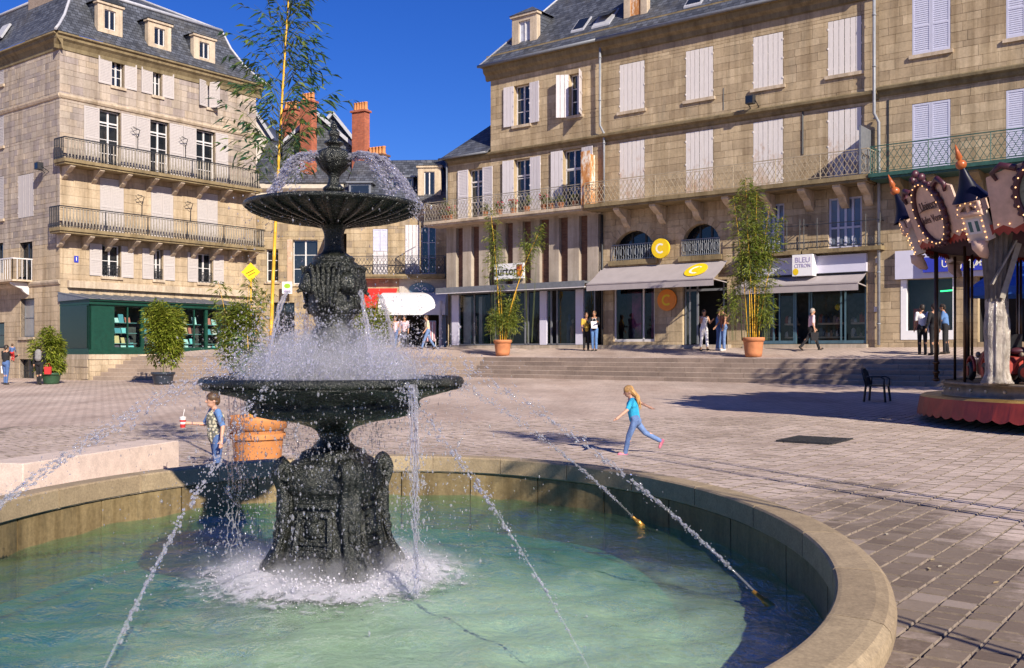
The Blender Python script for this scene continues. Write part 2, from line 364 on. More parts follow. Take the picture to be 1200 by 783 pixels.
M['flower'] = plain('pink geranium', C(.6, .08, .12), .6, var=.3)
# ------------------------------------------------------------------ camera-measured helpers (only used to find real-world coordinates)
FPX = 1167.0
def dirpx(px): return (px - 600) / FPX
NR = (.615, .788)                                   # the right-hand terrace of houses: plane normal (into the houses)
def zg(x, y):
    s = NR[0] * x + NR[1] * y - 13.0
    return .025 * (s if s > 2 else (0 if s < -2 else (s + 2) ** 2 / 8))
FC = (-1.19, 6.65)                                  # fountain centre
R_OUT, R_IN, Z_RIM, Z_WAT = 3.50, 3.23, .55, .14
OC, OA, OB, OT = (-1.0, 6.54), 3.04, 4.22, radians(4.5)   # the oval pool: centre, semi-axes of the rim's outer edge, turn
def oval(off, a, z):
    x, y = (OA - off) * cos(a), (OB - off) * sin(a)
    return (OC[0] + x * cos(OT) - y * sin(OT), OC[1] + x * sin(OT) + y * cos(OT), z)
def oval_f(X, Y, off=0.0):
    dx, dy = X - OC[0], Y - OC[1]; x, y = dx * cos(OT) + dy * sin(OT), -dx * sin(OT) + dy * cos(OT)
    return hypot(x / (OA - off), y / (OB - off))
EA, EB = (.607, .795), (.795, -.607)                # directions of the paving courses
PAVE_Y = 22.0
# ------------------------------------------------------------------ ground sheet
g = MB(); st = .5; nx, ny = 150, 130; x0, y0 = -38.0, -4.0
ids = [[g.vert((x0 + i * st, y0 + j * st, zg(x0 + i * st, y0 + j * st) + (.010 if y0 + j * st > PAVE_Y + .1 else -.004))) for i in range(nx + 1)] for j in range(ny + 1)]
for j in range(ny):
    for i in range(nx):
        X, Y = x0 + (i + .5) * st, y0 + (j + .5) * st
        if oval_f(X, Y) < 1.10: continue
        g.idx((ids[j][i], ids[j][i + 1], ids[j + 1][i + 1], ids[j + 1][i]), 0 if Y < PAVE_Y and -7.5 - .3 * max(0, Y - 10) < X < 15 else 1)
x1, y1 = x0 + nx * st, y0 + ny * st
for a in ((-1500, -1500, 1500, y0), (-1500, y1, 1500, 1800), (-1500, y0, x0, y1), (x1, y0, 1500, y1)):
    g.face([(a[0], a[1], min(.6, zg(a[0], a[1]))), (a[2], a[1], min(.6, zg(a[2], a[1]))), (a[2], a[3], min(.6, zg(a[2], a[3]))), (a[0], a[3], min(.6, zg(a[0], a[3])))], 1)
for k in range(120):
    a0, a1 = 2 * pi * k / 120, 2 * pi * (k + 1) / 120; zz = -.009
    g.face([oval(.14, a0, zz), oval(-.85, a0, zz), oval(-.85, a1, zz), oval(.14, a1, zz)], 0)
ground = g.build('ground', [M['joint'], M['farpave']], None, 'structure')
# paving stones: the largest 300 as parts, the rest joined
def paver_geo(mb, pts, h, tl):
    cx = sum(p[0] for p in pts) / 4; cyy = sum(p[1] for p in pts) / 4
    top = []; low = []
    jz = [random.uniform(-.003, .003) for _ in range(4)]
    for k, p in enumerate(pts):
        dx, dy = p[0] - cx, p[1] - cyy; L = hypot(dx, dy)
        z = zg(p[0], p[1])
        q = 1 - .009 / L
        top.append((cx + dx * q, cyy + dy * q, z + h + jz[k])); low.append((p[0], p[1], z - .012))
    mb.face(top, 0, tl)
    for k in range(4): mb.face([low[k], low[(k + 1) % 4], top[(k + 1) % 4], top[k]], 1, tl)
pv = []
rnd = random.Random(3)
row = .215
for jb in range(-160, 160):
    b0 = jb * row; a = -30 + rnd.uniform(0, .3)
    while a < 45:
        L = rnd.choice((.16, .19, .22, .25, .29)); ac, bc = a + L / 2, b0 + row / 2
        X, Y = EA[0] * ac + EB[0] * bc, EA[1] * ac + EB[1] * bc
        if 2.6 < Y < PAVE_Y + .15 and -.56 * Y - .8 < X < .62 * Y + 2.6 and oval_f(X, Y) > .985 and X > -7.3 - .3 * max(0, Y - 10):
            gp = .0065; ga = rnd.uniform(.006, .012)
            pts = [(EA[0] * aa + EB[0] * bb, EA[1] * aa + EB[1] * bb) for aa, bb in ((a + ga, b0 + gp), (a + L - ga, b0 + gp), (a + L - ga, b0 + row - gp), (a + ga, b0 + row - gp))][::-1]
            vis = L * row / (Y ** 3) if X < .515 * Y and (412 + FPX * 1.65 / Y) < 800 and abs(X) < .52 * Y else 0
            # hidden behind the basin from the camera
            if vis and X < 0 and Y < 9: vis = 0
            pv.append((vis, pts, rnd.uniform(.004, .012), rnd.random()))
        a += L
pv.sort(key=lambda q: -q[0])
rest = MB()
for k, (v, pts, h, tl) in enumerate(pv):
    if k < 300:
        mb = MB(); paver_geo(mb, pts, h, tl); mb.build('paving_stone', [M['paver'], M['joint']], ground)
    else: paver_geo(rest, pts, h, tl)
rest.build('paving', [M['paver'], M['joint']], ground, 'stuff')
# ------------------------------------------------------------------ steps and upper terrace
BS0 = (-19.73, 46.42); BSD = (.607, .795)           # bookshop front line
def line_x(p, d, q, e):
    den = d[0] * e[1] - d[1] * e[0]; t = ((q[0] - p[0]) * e[1] - (q[1] - p[1]) * e[0]) / den
    return (p[0] + d[0] * t, p[1] + d[1] * t)
D1, N1 = (.9865, -.1635), (.1635, .9865); P_L = (-19.8, 46.9)
D2, N2 = (.788, -.615), NR; P_R = (N2[0] * 33.5, N2[1] * 33.5)
def step_path(off):
    pl = (P_L[0] + N1[0] * off, P_L[1] + N1[1] * off); pr = (P_R[0] + N2[0] * off, P_R[1] + N2[1] * off)
    a = line_x(pl, D1, BS0, BSD); b = line_x(pl, D1, pr, D2); c = (pr[0] + D2[0] * 26, pr[1] + D2[1] * 26)
    return a, b, c
TREAD, RISE, Z_ST0 = .34, .18, .50
steps = bpy.data.objects.new('steps', None); COL.objects.link(steps); steps['kind'] = 'structure'
def seg_pts(path, L):
    """split a path in stones about L long -> list of (p, q)"""
    out = []
    for p, q in zip(path[:-1], path[1:]):
        d = hypot(q[0] - p[0], q[1] - p[1]); t = 0.0
        while t < d - .05:
            l = min(L * random.uniform(.75, 1.25), d - t)
            if d - t - l < L * .4: l = d - t
            out.append(((p[0] + (q[0] - p[0]) * t / d, p[1] + (q[1] - p[1]) * t / d), (p[0] + (q[0] - p[0]) * (t + l) / d, p[1] + (q[1] - p[1]) * (t + l) / d))); t += l
    return out
for i in range(-2, 6):
    off = TREAD * i; zt = Z_ST0 + RISE * (i + 1) - .0; 
    if i == 5: continue
    pth = step_path(off)
    dd = TREAD + .12
    for p, q in seg_pts(pth, 1.25):
        mx = (p[0] + q[0]) / 2
        n = N1 if mx < pth[1][0] else N2
        d = D1 if mx < pth[1][0] else D2
        p2 = (p[0] + d[0] * .006, p[1] + d[1] * .006); q2 = (q[0] - d[0] * .006, q[1] - d[1] * .006)
        if i < 0 and zg(*p) > zt + .02 and zg(*q) > zt + .02: continue
        z0 = zt - RISE - .12; c = .012; e = random.uniform(-.004, .004); mb = MB(); t = random.random()
        A = lambda P, u, z: (P[0] + n[0] * u, P[1] + n[1] * u, z)
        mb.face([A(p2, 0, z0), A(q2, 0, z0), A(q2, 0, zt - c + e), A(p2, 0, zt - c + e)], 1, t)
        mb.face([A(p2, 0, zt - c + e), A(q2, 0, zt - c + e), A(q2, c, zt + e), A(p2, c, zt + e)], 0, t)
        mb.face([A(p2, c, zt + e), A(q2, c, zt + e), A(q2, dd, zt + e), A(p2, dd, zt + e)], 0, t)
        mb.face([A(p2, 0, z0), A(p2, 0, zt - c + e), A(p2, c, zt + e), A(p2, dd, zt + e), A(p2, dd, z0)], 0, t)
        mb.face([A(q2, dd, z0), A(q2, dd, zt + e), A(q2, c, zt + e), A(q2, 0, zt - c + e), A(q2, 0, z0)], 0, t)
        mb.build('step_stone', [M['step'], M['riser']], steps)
Z_T = Z_ST0 + RISE * 5                              # top edge of the flight
def zt_at(x, y):
    o = TREAD * 4.4
    q = max((x - P_R[0]) * N2[0] + (y - P_R[1]) * N2[1], (x - P_L[0]) * N1[0] + (y - P_L[1]) * N1[1]) - o
    return Z_T - .003 + .095 * max(0, min(q, 5.0))
ter = MB()
pt = step_path(TREAD * 4 + .3)
cols = []
def tgrid(p, q, n, ext, k):
    for i in range(k):
        t0, t1 = i / k, (i + 1) / k
        for j in range(8):
            u0, u1 = ext * j / 8, ext * (j + 1) / 8
            ps = []
            for tt, u in ((t0, u0), (t1, u0), (t1, u1), (t0, u1)):
                x, y = p[0] + (q[0] - p[0]) * tt + n[0] * u, p[1] + (q[1] - p[1]) * tt + n[1] * u
                ps.append((x, y, zt_at(x, y)))
            ter.face(ps, 0, .5)
tgrid(pt[1], pt[2], N2, 6.2, 20)
tgrid((pt[1][0] - D1[0] * .0, pt[1][1]), (pt[1][0] + N2[0] * 8, pt[1][1] + N2[1] * 8), N1, 26, 4)
tgrid(pt[0], pt[1], N1, 26, 12)
ter.build('terrace', M['farpave'], None, 'structure')
# dark strip of soil/ground under the town is covered by the ground sheet
# ------------------------------------------------------------------ fountain basin
basin = thing('fountain_basin', 'round brown granite pool wall around the fountain in the foreground', 'pool wall', (OC[0], OC[1], 0))
NS = 24
def ring_stone(mb, prof, a0, a1, n, m=0, t=.5):
    # closed profile (r,z) swept a0..a1
    b = len(mb.v); L = len(prof)
    for k in range(n + 1):
        a = a0 + (a1 - a0) * k / n
        for r, z in prof: mb.v.append(oval(R_OUT - r, a, z))
    for k in range(n):
        for i in range(L): mb.idx((b + k * L + i, b + k * L + (i + 1) % L, b + (k + 1) * L + (i + 1) % L, b + (k + 1) * L + i), m, t)
    mb.idx([b + i for i in range(L)][::-1], m, t); mb.idx([b + n * L + i for i in range(L)], m, t)
cop = [(R_IN, .395), (R_IN, .535), (R_IN + .012, .547), (R_IN + .03, Z_RIM), (R_OUT - .09, Z_RIM), (R_OUT - .035, .540), (R_OUT - .008, .515), (R_OUT, .48), (R_OUT - .004, .43), (R_OUT - .03, .395)][::-1]
for k in range(NS):
    a0 = 2 * pi * k / NS + .09; a1 = 2 * pi * (k + 1) / NS + .09
    mb = MB(); ring_stone(mb, cop, a0 + .0016, a1 - .0016, 10, 0, random.random()); mb.build('coping_stone', M['granite'], basin)
    mb = MB(); o = .12; ring_stone(mb, [(R_IN + .035, -.4), (R_IN + .03, .375), (R_OUT - .06, .375), (R_OUT - .06, -.1)][::-1], a0 + o + .002, a1 + o - .002, 8, 0, random.random()); mb.build('wall_stone', M['granite_wet'], basin)
mb = MB(); ring_stone(mb, [(R_IN + .06, -.38), (R_IN + .06, .37), (R_IN + .012, .385), (R_IN + .012, .535), (R_OUT - .09, .54), (R_OUT - .09, .39), (R_OUT - .09, -.1)][::-1], 0, 2 * pi, 96); mb.build('mortar_bed', M['trim'], basin)
nf = NT('turquoise pool floor'); f1 = nf.noise(1.3, 5, .6); f2 = nf.noise(7, 4, .6)
cf = nf.mix(1, nf.ramp(f1, [(.3, C(.055, .16, .14)), (.7, C(.11, .25, .20))]), nf.ramp(f2, [(.3, W4(.8)), (.7, W4(1.08))]), 'MULTIPLY')
nf.set(Base_Color=cf, Roughness=.9)
mb = MB(); mb.face([oval(R_OUT - R_IN - .06, 2 * pi * k / 96, -.22) for k in range(96)]); mb.build('pool_floor', nf.mat, basin)
# ------------------------------------------------------------------ pool water
wat = MB(); NRr, NA = 110, 220
def wave(x, y):
    d = hypot(x, y); z = 0
    z += .007 * sin(13 * d - .6 * sin(3 * atan2(y, x))) * math.exp(-d * .5)
    for (kx, ky, ph, am) in ((7.1, 3.3, .4, .0035), (-4.3, 8.7, 1.1, .0035), (11.5, -6.1, 2.0, .0025), (3.1, 14.2, .3, .0022), (-15.3, -5.2, 1.7, .0018), (18.4, 9.9, .9, .0014), (5.5, -19.3, 2.2, .0014)):
        z += 2.0 * am * sin(kx * x + ky * y + ph + 1.3 * sin(.9 * x * ky / 6 + ph) + 1.1 * sin(1.7 * y + ph * 2))
    return z
for i in range(NRr + 1):
    r = .05 + .95 * i / NRr
    for k in range(NA):
        p = oval(R_OUT - R_IN - .02, 2 * pi * k / NA, 0); x, y = OC[0] + (p[0] - OC[0]) * r, OC[1] + (p[1] - OC[1]) * r
        wat.v.append((x, y, Z_WAT + wave(x - FC[0], y - FC[1])))
for i in range(NRr):
    for k in range(NA):
        wat.idx((i * NA + k, i * NA + (k + 1) % NA, (i + 1) * NA + (k + 1) % NA, (i + 1) * NA + k), 0, .5, True)
nw = NT('pool water'); nw.t.nodes.remove(nw.b)
bm1 = nw.n("ShaderNodeBump", {'Height': nw.math('ADD', nw.noise(6.5, 5, .62, None, .6), nw.math('MULTIPLY', nw.noise(22, 3, .6), .35)), 'Strength': .85, 'Distance': .045})
fr = nw.n("ShaderNodeFresnel", {'IOR': 1.33, 'Normal': bm1.outputs[0]})
tr = nw.n("ShaderNodeBsdfTransparent", {'Color': C(.55, .90, .78)})
bm2 = nw.n("ShaderNodeBump", {'Height': nw.noise(9, 5, .6, None, .6), 'Strength': .38, 'Distance': .03})
df = nw.n("ShaderNodeBsdfDiffuse", {'Color': C(.35, .53, .34), 'Normal': bm2.outputs[0]})                     # milky suspended lime
gl = nw.n("ShaderNodeBsdfGlossy", {'Color': W4(1), 'Roughness': .04, 'Normal': bm1.outputs[0]})
pv_ = nw.n("ShaderNodeVectorMath", {0: nw.mapv((1, .8, 0)), 1: (FC[0] + .95, (FC[1] - 1.7) * .8, 0)}, operation='DISTANCE').outputs['Value']
mk_ = nw.math('ADD', pv_, nw.math('MULTIPLY', nw.math('SUBTRACT', nw.noise(1.1, 6, .7, None, 1.0), .5), 1.9))     # aerated, chalky water drifts from the fountain's foot
m1 = nw.n("ShaderNodeMixShader", {0: nw.ramp(nw.math('MULTIPLY', mk_, .4), [(.36, W4(.92)), (.84, W4(.07))]), 1: tr.outputs[0], 2: df.outputs[0]})
m2 = nw.n("ShaderNodeMixShader", {0: nw.math('MULTIPLY', fr.outputs[0], .42), 1: m1.outputs[0], 2: gl.outputs[0]}); nw.link(m2.outputs[0], nw.out.inputs[0])
wat.build('pool_water', nw.mat, None, 'structure')
# ------------------------------------------------------------------ the fountain itself
nb = NT('wet dark bronze'); q1 = nb.noise(5, 6, .7); q2 = nb.noise(28, 5, .7); q3 = nb.noise(2.2, 4, .6, nb.mapv((1.5, 1.5, .5)))
bc = nb.ramp(q1, [(.3, C(.005, .006, .0055)), (.5, C(.014, .016, .013)), (.7, C(.036, .038, .03))])
bc = nb.mix(nb.ramp(q3, [(.55, W4(0)), (.75, W4(.6))]), bc, C(.09, .088, .068))
nb.set(Base_Color=bc, Roughness=nb.ramp(q2, [(.35, W4(.14)), (.7, W4(.42))]), Specular_IOR_Level=.7, Metallic=.15)
nb.bump(nb.math('ADD', q2, nb.math('MULTIPLY', q1, 1.2)), .9, .022)
M['bronze'] = nb.mat
F0 = (FC[0], FC[1], 0)
fount = thing('fountain', 'dark two-tiered cast fountain with finial, splashing in the round pool', 'fountain', F0)
def dens(prof, k=4):
    out = []
    n = len(prof)
    for i in range(n - 1):
        p0 = prof[max(i - 1, 0)]; p1 = prof[i]; p2 = prof[i + 1]; p3 = prof[min(i + 2, n - 1)]
        for j in range(k):
            t = j / k; f = lambda a, b, c, d: .5 * (2 * b + (c - a) * t + (2 * a - 5 * b + 4 * c - d) * t * t + (3 * b - a - 3 * c + d) * t ** 3)
            out.append((max(.003, f(p0[0], p1[0], p2[0], p3[0])), f(p0[1], p1[1], p2[1], p3[1])))
    out.append(prof[-1]); return out
PH = radians(28)
sq = lambda a, i: 1 + .085 * cos(4 * (a - PH)) + .02 * cos(8 * (a - PH))
from mathutils import noise as mno
ped = MB()
pp = [(r_ * .84, z_) for r_, z_ in [(.47, -.2), (.50, .10), (.495, .15), (.455, .17), (.44, .23), (.41, .30), (.385, .34), (.36, .42), (.335, .52), (.322, .62), (.325, .70), (.34, .725), (.36, .745), (.365, .80), (.355, .86), (.34, .90), (.30, .93), (.25, .955), (.235, .985), (.20, 1.0), (.15, 1.02)]]
ped.lathe(F0, dens(pp, 3), 96, 0, .5, lambda a, i: sq(a, i) * (1 + (.02 * abs(sin(16 * a)) if 15 < i < 33 else 0)) * (1 + .02 * mno.noise(Vector((cos(a) * 7, sin(a) * 7, i * .5)))))
ped.build('pedestal', M['bronze'], fount)
for k in range(4):                                   # moulded panels between the scrolls, scroll buttresses on the corners
    a = PH + k * pi / 2 + pi / 4; ex = Vector((-sin(a), cos(a), 0)) * .84; er = Vector((cos(a), sin(a), 0)) * .84; o = Vector((FC[0], FC[1], 0))
    p = MB(); K = .84
    for (z, w, r, h) in ((.36, .34, .352, .035), (.60, .28, .302, .03), (.655, .30, .307, .02), (.42, .30, .336, .018)):
        p.bar(o + er * r + ex * (-w / 2) + Vector((0, 0, z)), o + er * r + ex * (w / 2) + Vector((0, 0, z)), .05, h)
    for sgn in (-1, 1): p.bar(o + er * .352 + ex * (.15 * sgn) + Vector((0, 0, .36)), o + er * .305 + ex * (.125 * sgn) + Vector((0, 0, .6)), .03, .05)
    for j in range(7): p.tube([o + er * .40 + ex * (.13 * (j - 3) / 3) + Vector((0, 0, .215)), o + er * .365 + ex * (.125 * (j - 3) / 3) + Vector((0, 0, .335))], .015, 6)
    for (dx, dz, rr) in ((0, .5, .055), (.045, .54, .03), (-.045, .54, .03), (0, .57, .03), (.05, .47, .028), (-.05, .47, .028)):
        p.ell(o + er * .315 + ex * dx + Vector((0, 0, dz)), rr, rr, rr * 1.1, 10, 6)
    p.box
    p.build('panel', M['bronze'], fount)
    a = PH + k * pi / 2; ex = Vector((-sin(a), cos(a), 0)) * .84; er = Vector((cos(a), sin(a), 0)) * .84; s = MB()
    path = [(.37, .93), (.41, .90), (.43, .85), (.42, .79), (.395, .74), (.385, .66), (.39, .56), (.41, .46), (.445, .36), (.49, .28), (.525, .22), (.53, .16), (.52, .05)]
    path = dens(path, 3)
    for w, rad, ext in ((.0, .05, .0), (-.045, .03, .02), (.045, .03, .02)):
        s.tube([o + er * (r + ext) + ex * w + Vector((0, 0, z)) for r, z in path], [rad * (1 + .25 * sin(i * .5)) for i in range(len(path))], 8)
    for (r, z, q) in ((.405, .87, .058), (.50, .24, .062)):
        s.tube([o + er * r + ex * -.085 + Vector((0, 0, z)), o + er * r + ex * .085 + Vector((0, 0, z))], q, 14)
        s.ell(o + er * r + ex * .085 + Vector((0, 0, z)), q * .5, q * .5, q * .5, 8, 6); s.ell(o + er * r - ex * .085 + Vector((0, 0, z)), q * .5, q * .5, q * .5, 8, 6)
    for j in range(5): s.ell(o + er * (.40 + .012 * j) + Vector((0, 0, .70 - .06 * j)), .035, .035, .04, 8, 6)
    s.build('scroll_buttress', M['bronze'], fount)
nk = MB(); nk.lathe(F0, dens([(.16, 1.0), (.13, 1.03), (.105, 1.06), (.10, 1.09), (.115, 1.12), (.15, 1.145), (.21, 1.165), (.28, 1.185)], 4), 48); nk.build('neck', M['bronze'], fount)
from mathutils import noise as mno
def rough_mod(amp, fq, seed, base=None):
    def f(a, i):
        q = mno.noise(Vector((cos(a) * fq + seed, sin(a) * fq, i * fq * .12))) + .6 * mno.noise(Vector((cos(a) * fq * 2.7, sin(a) * fq * 2.7 + seed, i * fq * .3)))
        return (base(a, i) if base else 1) * (1 + amp * q)
    return f
lb = MB()
lb.lathe(F0, dens([(.20, 1.165), (.32, 1.19), (.47, 1.215), (.555, 1.245), (.585, 1.285), (.58, 1.32), (.62, 1.342), (.71, 1.365), (.80, 1.388), (.865, 1.405), (.885, 1.425)], 4), 120, 0, .5, rough_mod(.028, 6, 3, lambda a, i: (1 + (.02 * cos(24 * a) if 6 < i < 24 else 0)) * .965))
lb.lathe(F0, [(.85, 1.425), (.865, 1.435), (.868, 1.455), (.858, 1.475), (.84, 1.482), (.82, 1.474), (.80, 1.45), (.6, 1.40), (.1, 1.38)], 120, mod=rough_mod(.008, 9, 5)); lb.build('lower_bowl', M['bronze'], fount)
stx = MB(); stx.lathe(F0, dens([(.22, 1.38), (.20, 1.45), (.15, 1.50), (.13, 1.58), (.135, 1.68), (.16, 1.74), (.15, 1.78), (.12, 1.82), (.13, 1.87), (.165, 1.92), (.17, 1.98), (.178, 2.06), (.18, 2.14), (.168, 2.20), (.16, 2.235), (.135, 2.25), (.14, 2.27), (.12, 2.285), (.085, 2.30)], 3), 48); stx.build('stem', M['bronze'], fount)
for k in range(4):                                   # lion-head spouts and acanthus leaves
    a = radians(-90 + 38) + k * pi / 2; er = Vector((cos(a), sin(a), 0)); ex = Vector((-sin(a), cos(a), 0)); o = Vector((FC[0], FC[1], 0)); up = Vector((0, 0, 1)); m_ = MB()
    P = lambda r, x, z: o + er * (r * .80) + ex * (x * .82) + up * z
    m_.ell(P(.225, 0, 2.10), .065, .065, .075, 12, 8); m_.ell(P(.275, 0, 2.075), .036, .036, .032, 10, 6)
    m_.ell(P(.27, .025, 2.115), .02, .02, .017, 8, 5); m_.ell(P(.27, -.025, 2.115), .02, .02, .017, 8, 5)
    for j in range(9):
        b = -.4 + pi * 1.25 * j / 8 - .1; m_.ell(P(.215, .085 * cos(b), 2.10 + .09 * sin(b)), .03, .03, .035, 8, 5)
    m_.tube([P(.27, 0, 2.058), P(.315, 0, 2.048), P(.33, 0, 2.04)], [.014, .012, .012], 8)
    m_.build('lion_spout', M['bronze'], fount)
    a += pi / 4; er = Vector((cos(a), sin(a), 0)); ex = Vector((-sin(a), cos(a), 0)); l = MB()
    P = lambda r, x, z: o + er * (r * .80) + ex * x + up * z
    for w in (-.075, -.045, -.015, .015, .045, .075):
        l.tube([P(.19, w * .5, 1.90), P(.215, w * .8, 2.0), P(.228, w * 1.1, 2.1), P(.222, w * 1.2, 2.18), P(.24, w * 1.3, 2.215), P(.255, w * 1.3, 2.20)], [.012, .017, .016, .014, .012, .006], 6)
    for j in range(9): l.ell(P(.232, (-1) ** j * .04 * (1 - j / 12), 1.95 + .03 * j), .014, .014, .018, 7, 5)
    l.build('acanthus_leaf', M['bronze'], fount)
cl = MB(); cl.lathe(F0, dens([(.13, 2.27), (.105, 2.29), (.072, 2.32), (.062, 2.38), (.064, 2.43), (.078, 2.47), (.12, 2.50)], 3), 32, 0, .5, lambda a, i: 1 + .04 * cos(12 * a)); cl.build('column', M['bronze'], fount)
ub = MB()
ub.lathe(F0, dens([(.10, 2.485), (.18, 2.505), (.28, 2.522), (.38, 2.540), (.47, 2.562), (.54, 2.586), (.568, 2.600)], 4), 120, 0, .5, lambda a, i: 1 + (.014 * cos(28 * a) if 3 < i < 22 else 0))
rbs = MB()
for k in range(30):
    a = 2 * pi * k / 30; rbs.tube([(FC[0] + r * cos(a), FC[1] + r * sin(a), z - .004) for r, z in ((.12, 2.49), (.2, 2.508), (.3, 2.525), (.4, 2.543), (.48, 2.564), (.545, 2.588), (.575, 2.603))], [.006, .009, .012, .014, .014, .012, .006], 6)
rbs.build('bowl_ribs', M['bronze'], fount, 'stuff')
ub.lathe(F0, [(.568, 2.598), (.586, 2.604), (.590, 2.615), (.584, 2.628), (.568, 2.632), (.55, 2.622), (.4, 2.585), (.06, 2.58)], 120); ub.build('upper_bowl', M['bronze'], fount)
vs = MB()
vs.lathe(F0, dens([(.13, 2.58), (.12, 2.63), (.09, 2.655), (.075, 2.68), (.055, 2.705), (.07, 2.725), (.072, 2.74), (.045, 2.765), (.036, 2.80), (.045, 2.83), (.085, 2.87), (.117, 2.92), (.118, 2.95), (.10, 2.985)], 4), 64, 0, .5, lambda a, i: 1 + (.07 * abs(cos(7 * a)) - .03 if 34 < i < 52 else 0))
vs.build('vase', M['bronze'], fount)
fi = MB(); fi.lathe(F0, dens([(.10, 2.985), (.07, 3.0), (.04, 3.012), (.05, 3.025), (.066, 3.037), (.06, 3.05), (.03, 3.065), (.028, 3.08), (.038, 3.10), (.036, 3.12), (.02, 3.135), (.024, 3.15), (.018, 3.17), (.004, 3.19)], 3), 24); fi.build('finial', M['bronze'], fount)
ORD = ['first', 'second', 'third', 'fourth', 'fifth', 'sixth', 'seventh', 'eighth', 'ninth', 'tenth', 'eleventh', 'twelfth']
# ------------------------------------------------------------------ facades
class Face:
    def __init__(s, O, ex):
        s.O = Vector((O[0], O[1], 0)); s.ex = Vector((ex[0], ex[1], 0)).normalized(); s.ey = Vector((-s.ex.y, s.ex.x, 0))
    def p(s, u, d, z): v = s.O + s.ex * u + s.ey * d; return Vector((v.x, v.y, z))
    def Y(s, px, d=0): t = dirpx(px); return (s.O.dot(s.ey) + d) / (t * s.ey.x + s.ey.y)
    def u(s, px, d=0): y = s.Y(px, d); return (Vector((dirpx(px) * y, y, 0)) - s.O).dot(s.ex)
    def z(s, px, py, d=0): return HC + (412 - py) / FPX * s.Y(px, d)
    def box(s, mb, u0, u1, d0, d1, z0, z1, m=0, t=.5, skip=()):
        mb.hexa([s.p(u0, d0, z0), s.p(u1, d0, z0), s.p(u1, d1, z0), s.p(u0, d1, z0), s.p(u0, d0, z1), s.p(u1, d0, z1), s.p(u1, d1, z1), s.p(u0, d1, z1)], m, t, skip)
    def quad(s, mb, u0, u1, z0, z1, d, m=0, t=.5):
        mb.face([s.p(u0, d, z0), s.p(u1, d, z0), s.p(u1, d, z1), s.p(u0, d, z1)], m, t)
def inter(holes, za, zb):
    return sorted((h[0], h[1]) for h in holes if h[2] < zb - .02 and h[3] > za + .02)
def free(u0, u1, iv):
    out = []; c = u0
    for a, b in iv:
        if a > c + .02: out.append((c, min(a, u1)))
        c = max(c, b)
    if c < u1 - .02: out.append((c, u1))
    return out
def ashlar(F, u0, u1, z0, z1, holes, ch, ll, ms, mm, parent, named=260, reveal=.3, rough=.009, seed=1, gap=.006, rev_m=None, name='stone'):
    rd = random.Random(seed)
    hz = sorted(set([round(h[2], 3) for h in holes] + [round(h[3], 3) for h in holes] + [z0, z1])); hz = [z for z in hz if z0 <= z <= z1]
    zs = [z0]
    while zs[-1] < z1 - ch * .6: zs.append(zs[-1] + ch * rd.uniform(.82, 1.18))
    zs = [z for z in zs[1:] if z < z1 and min(abs(z - h) for h in hz) > .13]
    zs = sorted(set(zs + hz)); k = 1
    while k < len(zs):
        if zs[k] - zs[k - 1] < .03: zs.pop(k)
        else: k += 1
    bl = []
    wall = MB()
    for za, zb in zip(zs[:-1], zs[1:]):
        for a, b in free(u0, u1, inter(holes, za, zb)):
            F.quad(wall, a, b, za, zb, .016, 0)
            u = a; first = True
            while u < b - .01:
                l = rd.uniform(*ll) * (rd.uniform(.4, 1) if first else 1); first = False
                if b - u - l < ll[0] * .6: l = b - u
                bl.append((u, u + l, za, zb)); u += l
    for h in holes:
        ha, hb, ka, kb = h[:4]
        P = lambda u, d, z: F.p(u, d, z)
        wall.face([P(ha, .016, ka), P(ha, .016, kb), P(ha, reveal, kb), P(ha, reveal, ka)][::-1], 1)
        wall.face([P(hb, .016, ka), P(hb, .016, kb), P(hb, reveal, kb), P(hb, reveal, ka)], 1)
        wall.face([P(ha, .016, kb), P(hb, .016, kb), P(hb, reveal, kb), P(ha, reveal, kb)][::-1], 1)
        wall.face([P(ha, .016, ka), P(hb, .016, ka), P(hb, reveal, ka), P(ha, reveal, ka)], 1)
    wall.build('wall', [mm, rev_m or ms], parent)
    def geo(mb, q):
        a, b, za, zb = q; f = -.004 - rd.random() * rough; t = rd.random(); g = gap * rd.uniform(.6, 1.4)
        p = [F.p(a + g, f, za + g), F.p(b - g, f, za + g), F.p(b - g, f, zb - g), F.p(a + g, f, zb - g)]
        r = [F.p(a + g * .4, .018, za + g * .4), F.p(b - g * .4, .018, za + g * .4), F.p(b - g * .4, .018, zb - g * .4), F.p(a + g * .4, .018, zb - g * .4)]
        mb.face(p, 0, t)
        for i in range(4): mb.face([r[i], r[(i + 1) % 4], p[(i + 1) % 4], p[i]], 0, t)
    def rank(q):
        c = F.p((q[0] + q[1]) / 2, 0, (q[2] + q[3]) / 2); t = c.x / c.y
        if abs(t) > .53 or c.z > HC + c.y * .36: return 0
        return (q[1] - q[0]) * (q[3] - q[2]) / c.y ** 3
    bl.sort(key=lambda q: -rank(q))
    rest = MB()
    for i, q in enumerate(bl):
        if i < named: mb = MB(); geo(mb, q); mb.build(name, ms, parent)
        else: geo(rest, q)
    if rest.f: rest.build(name + 'work', ms, parent, 'stuff')
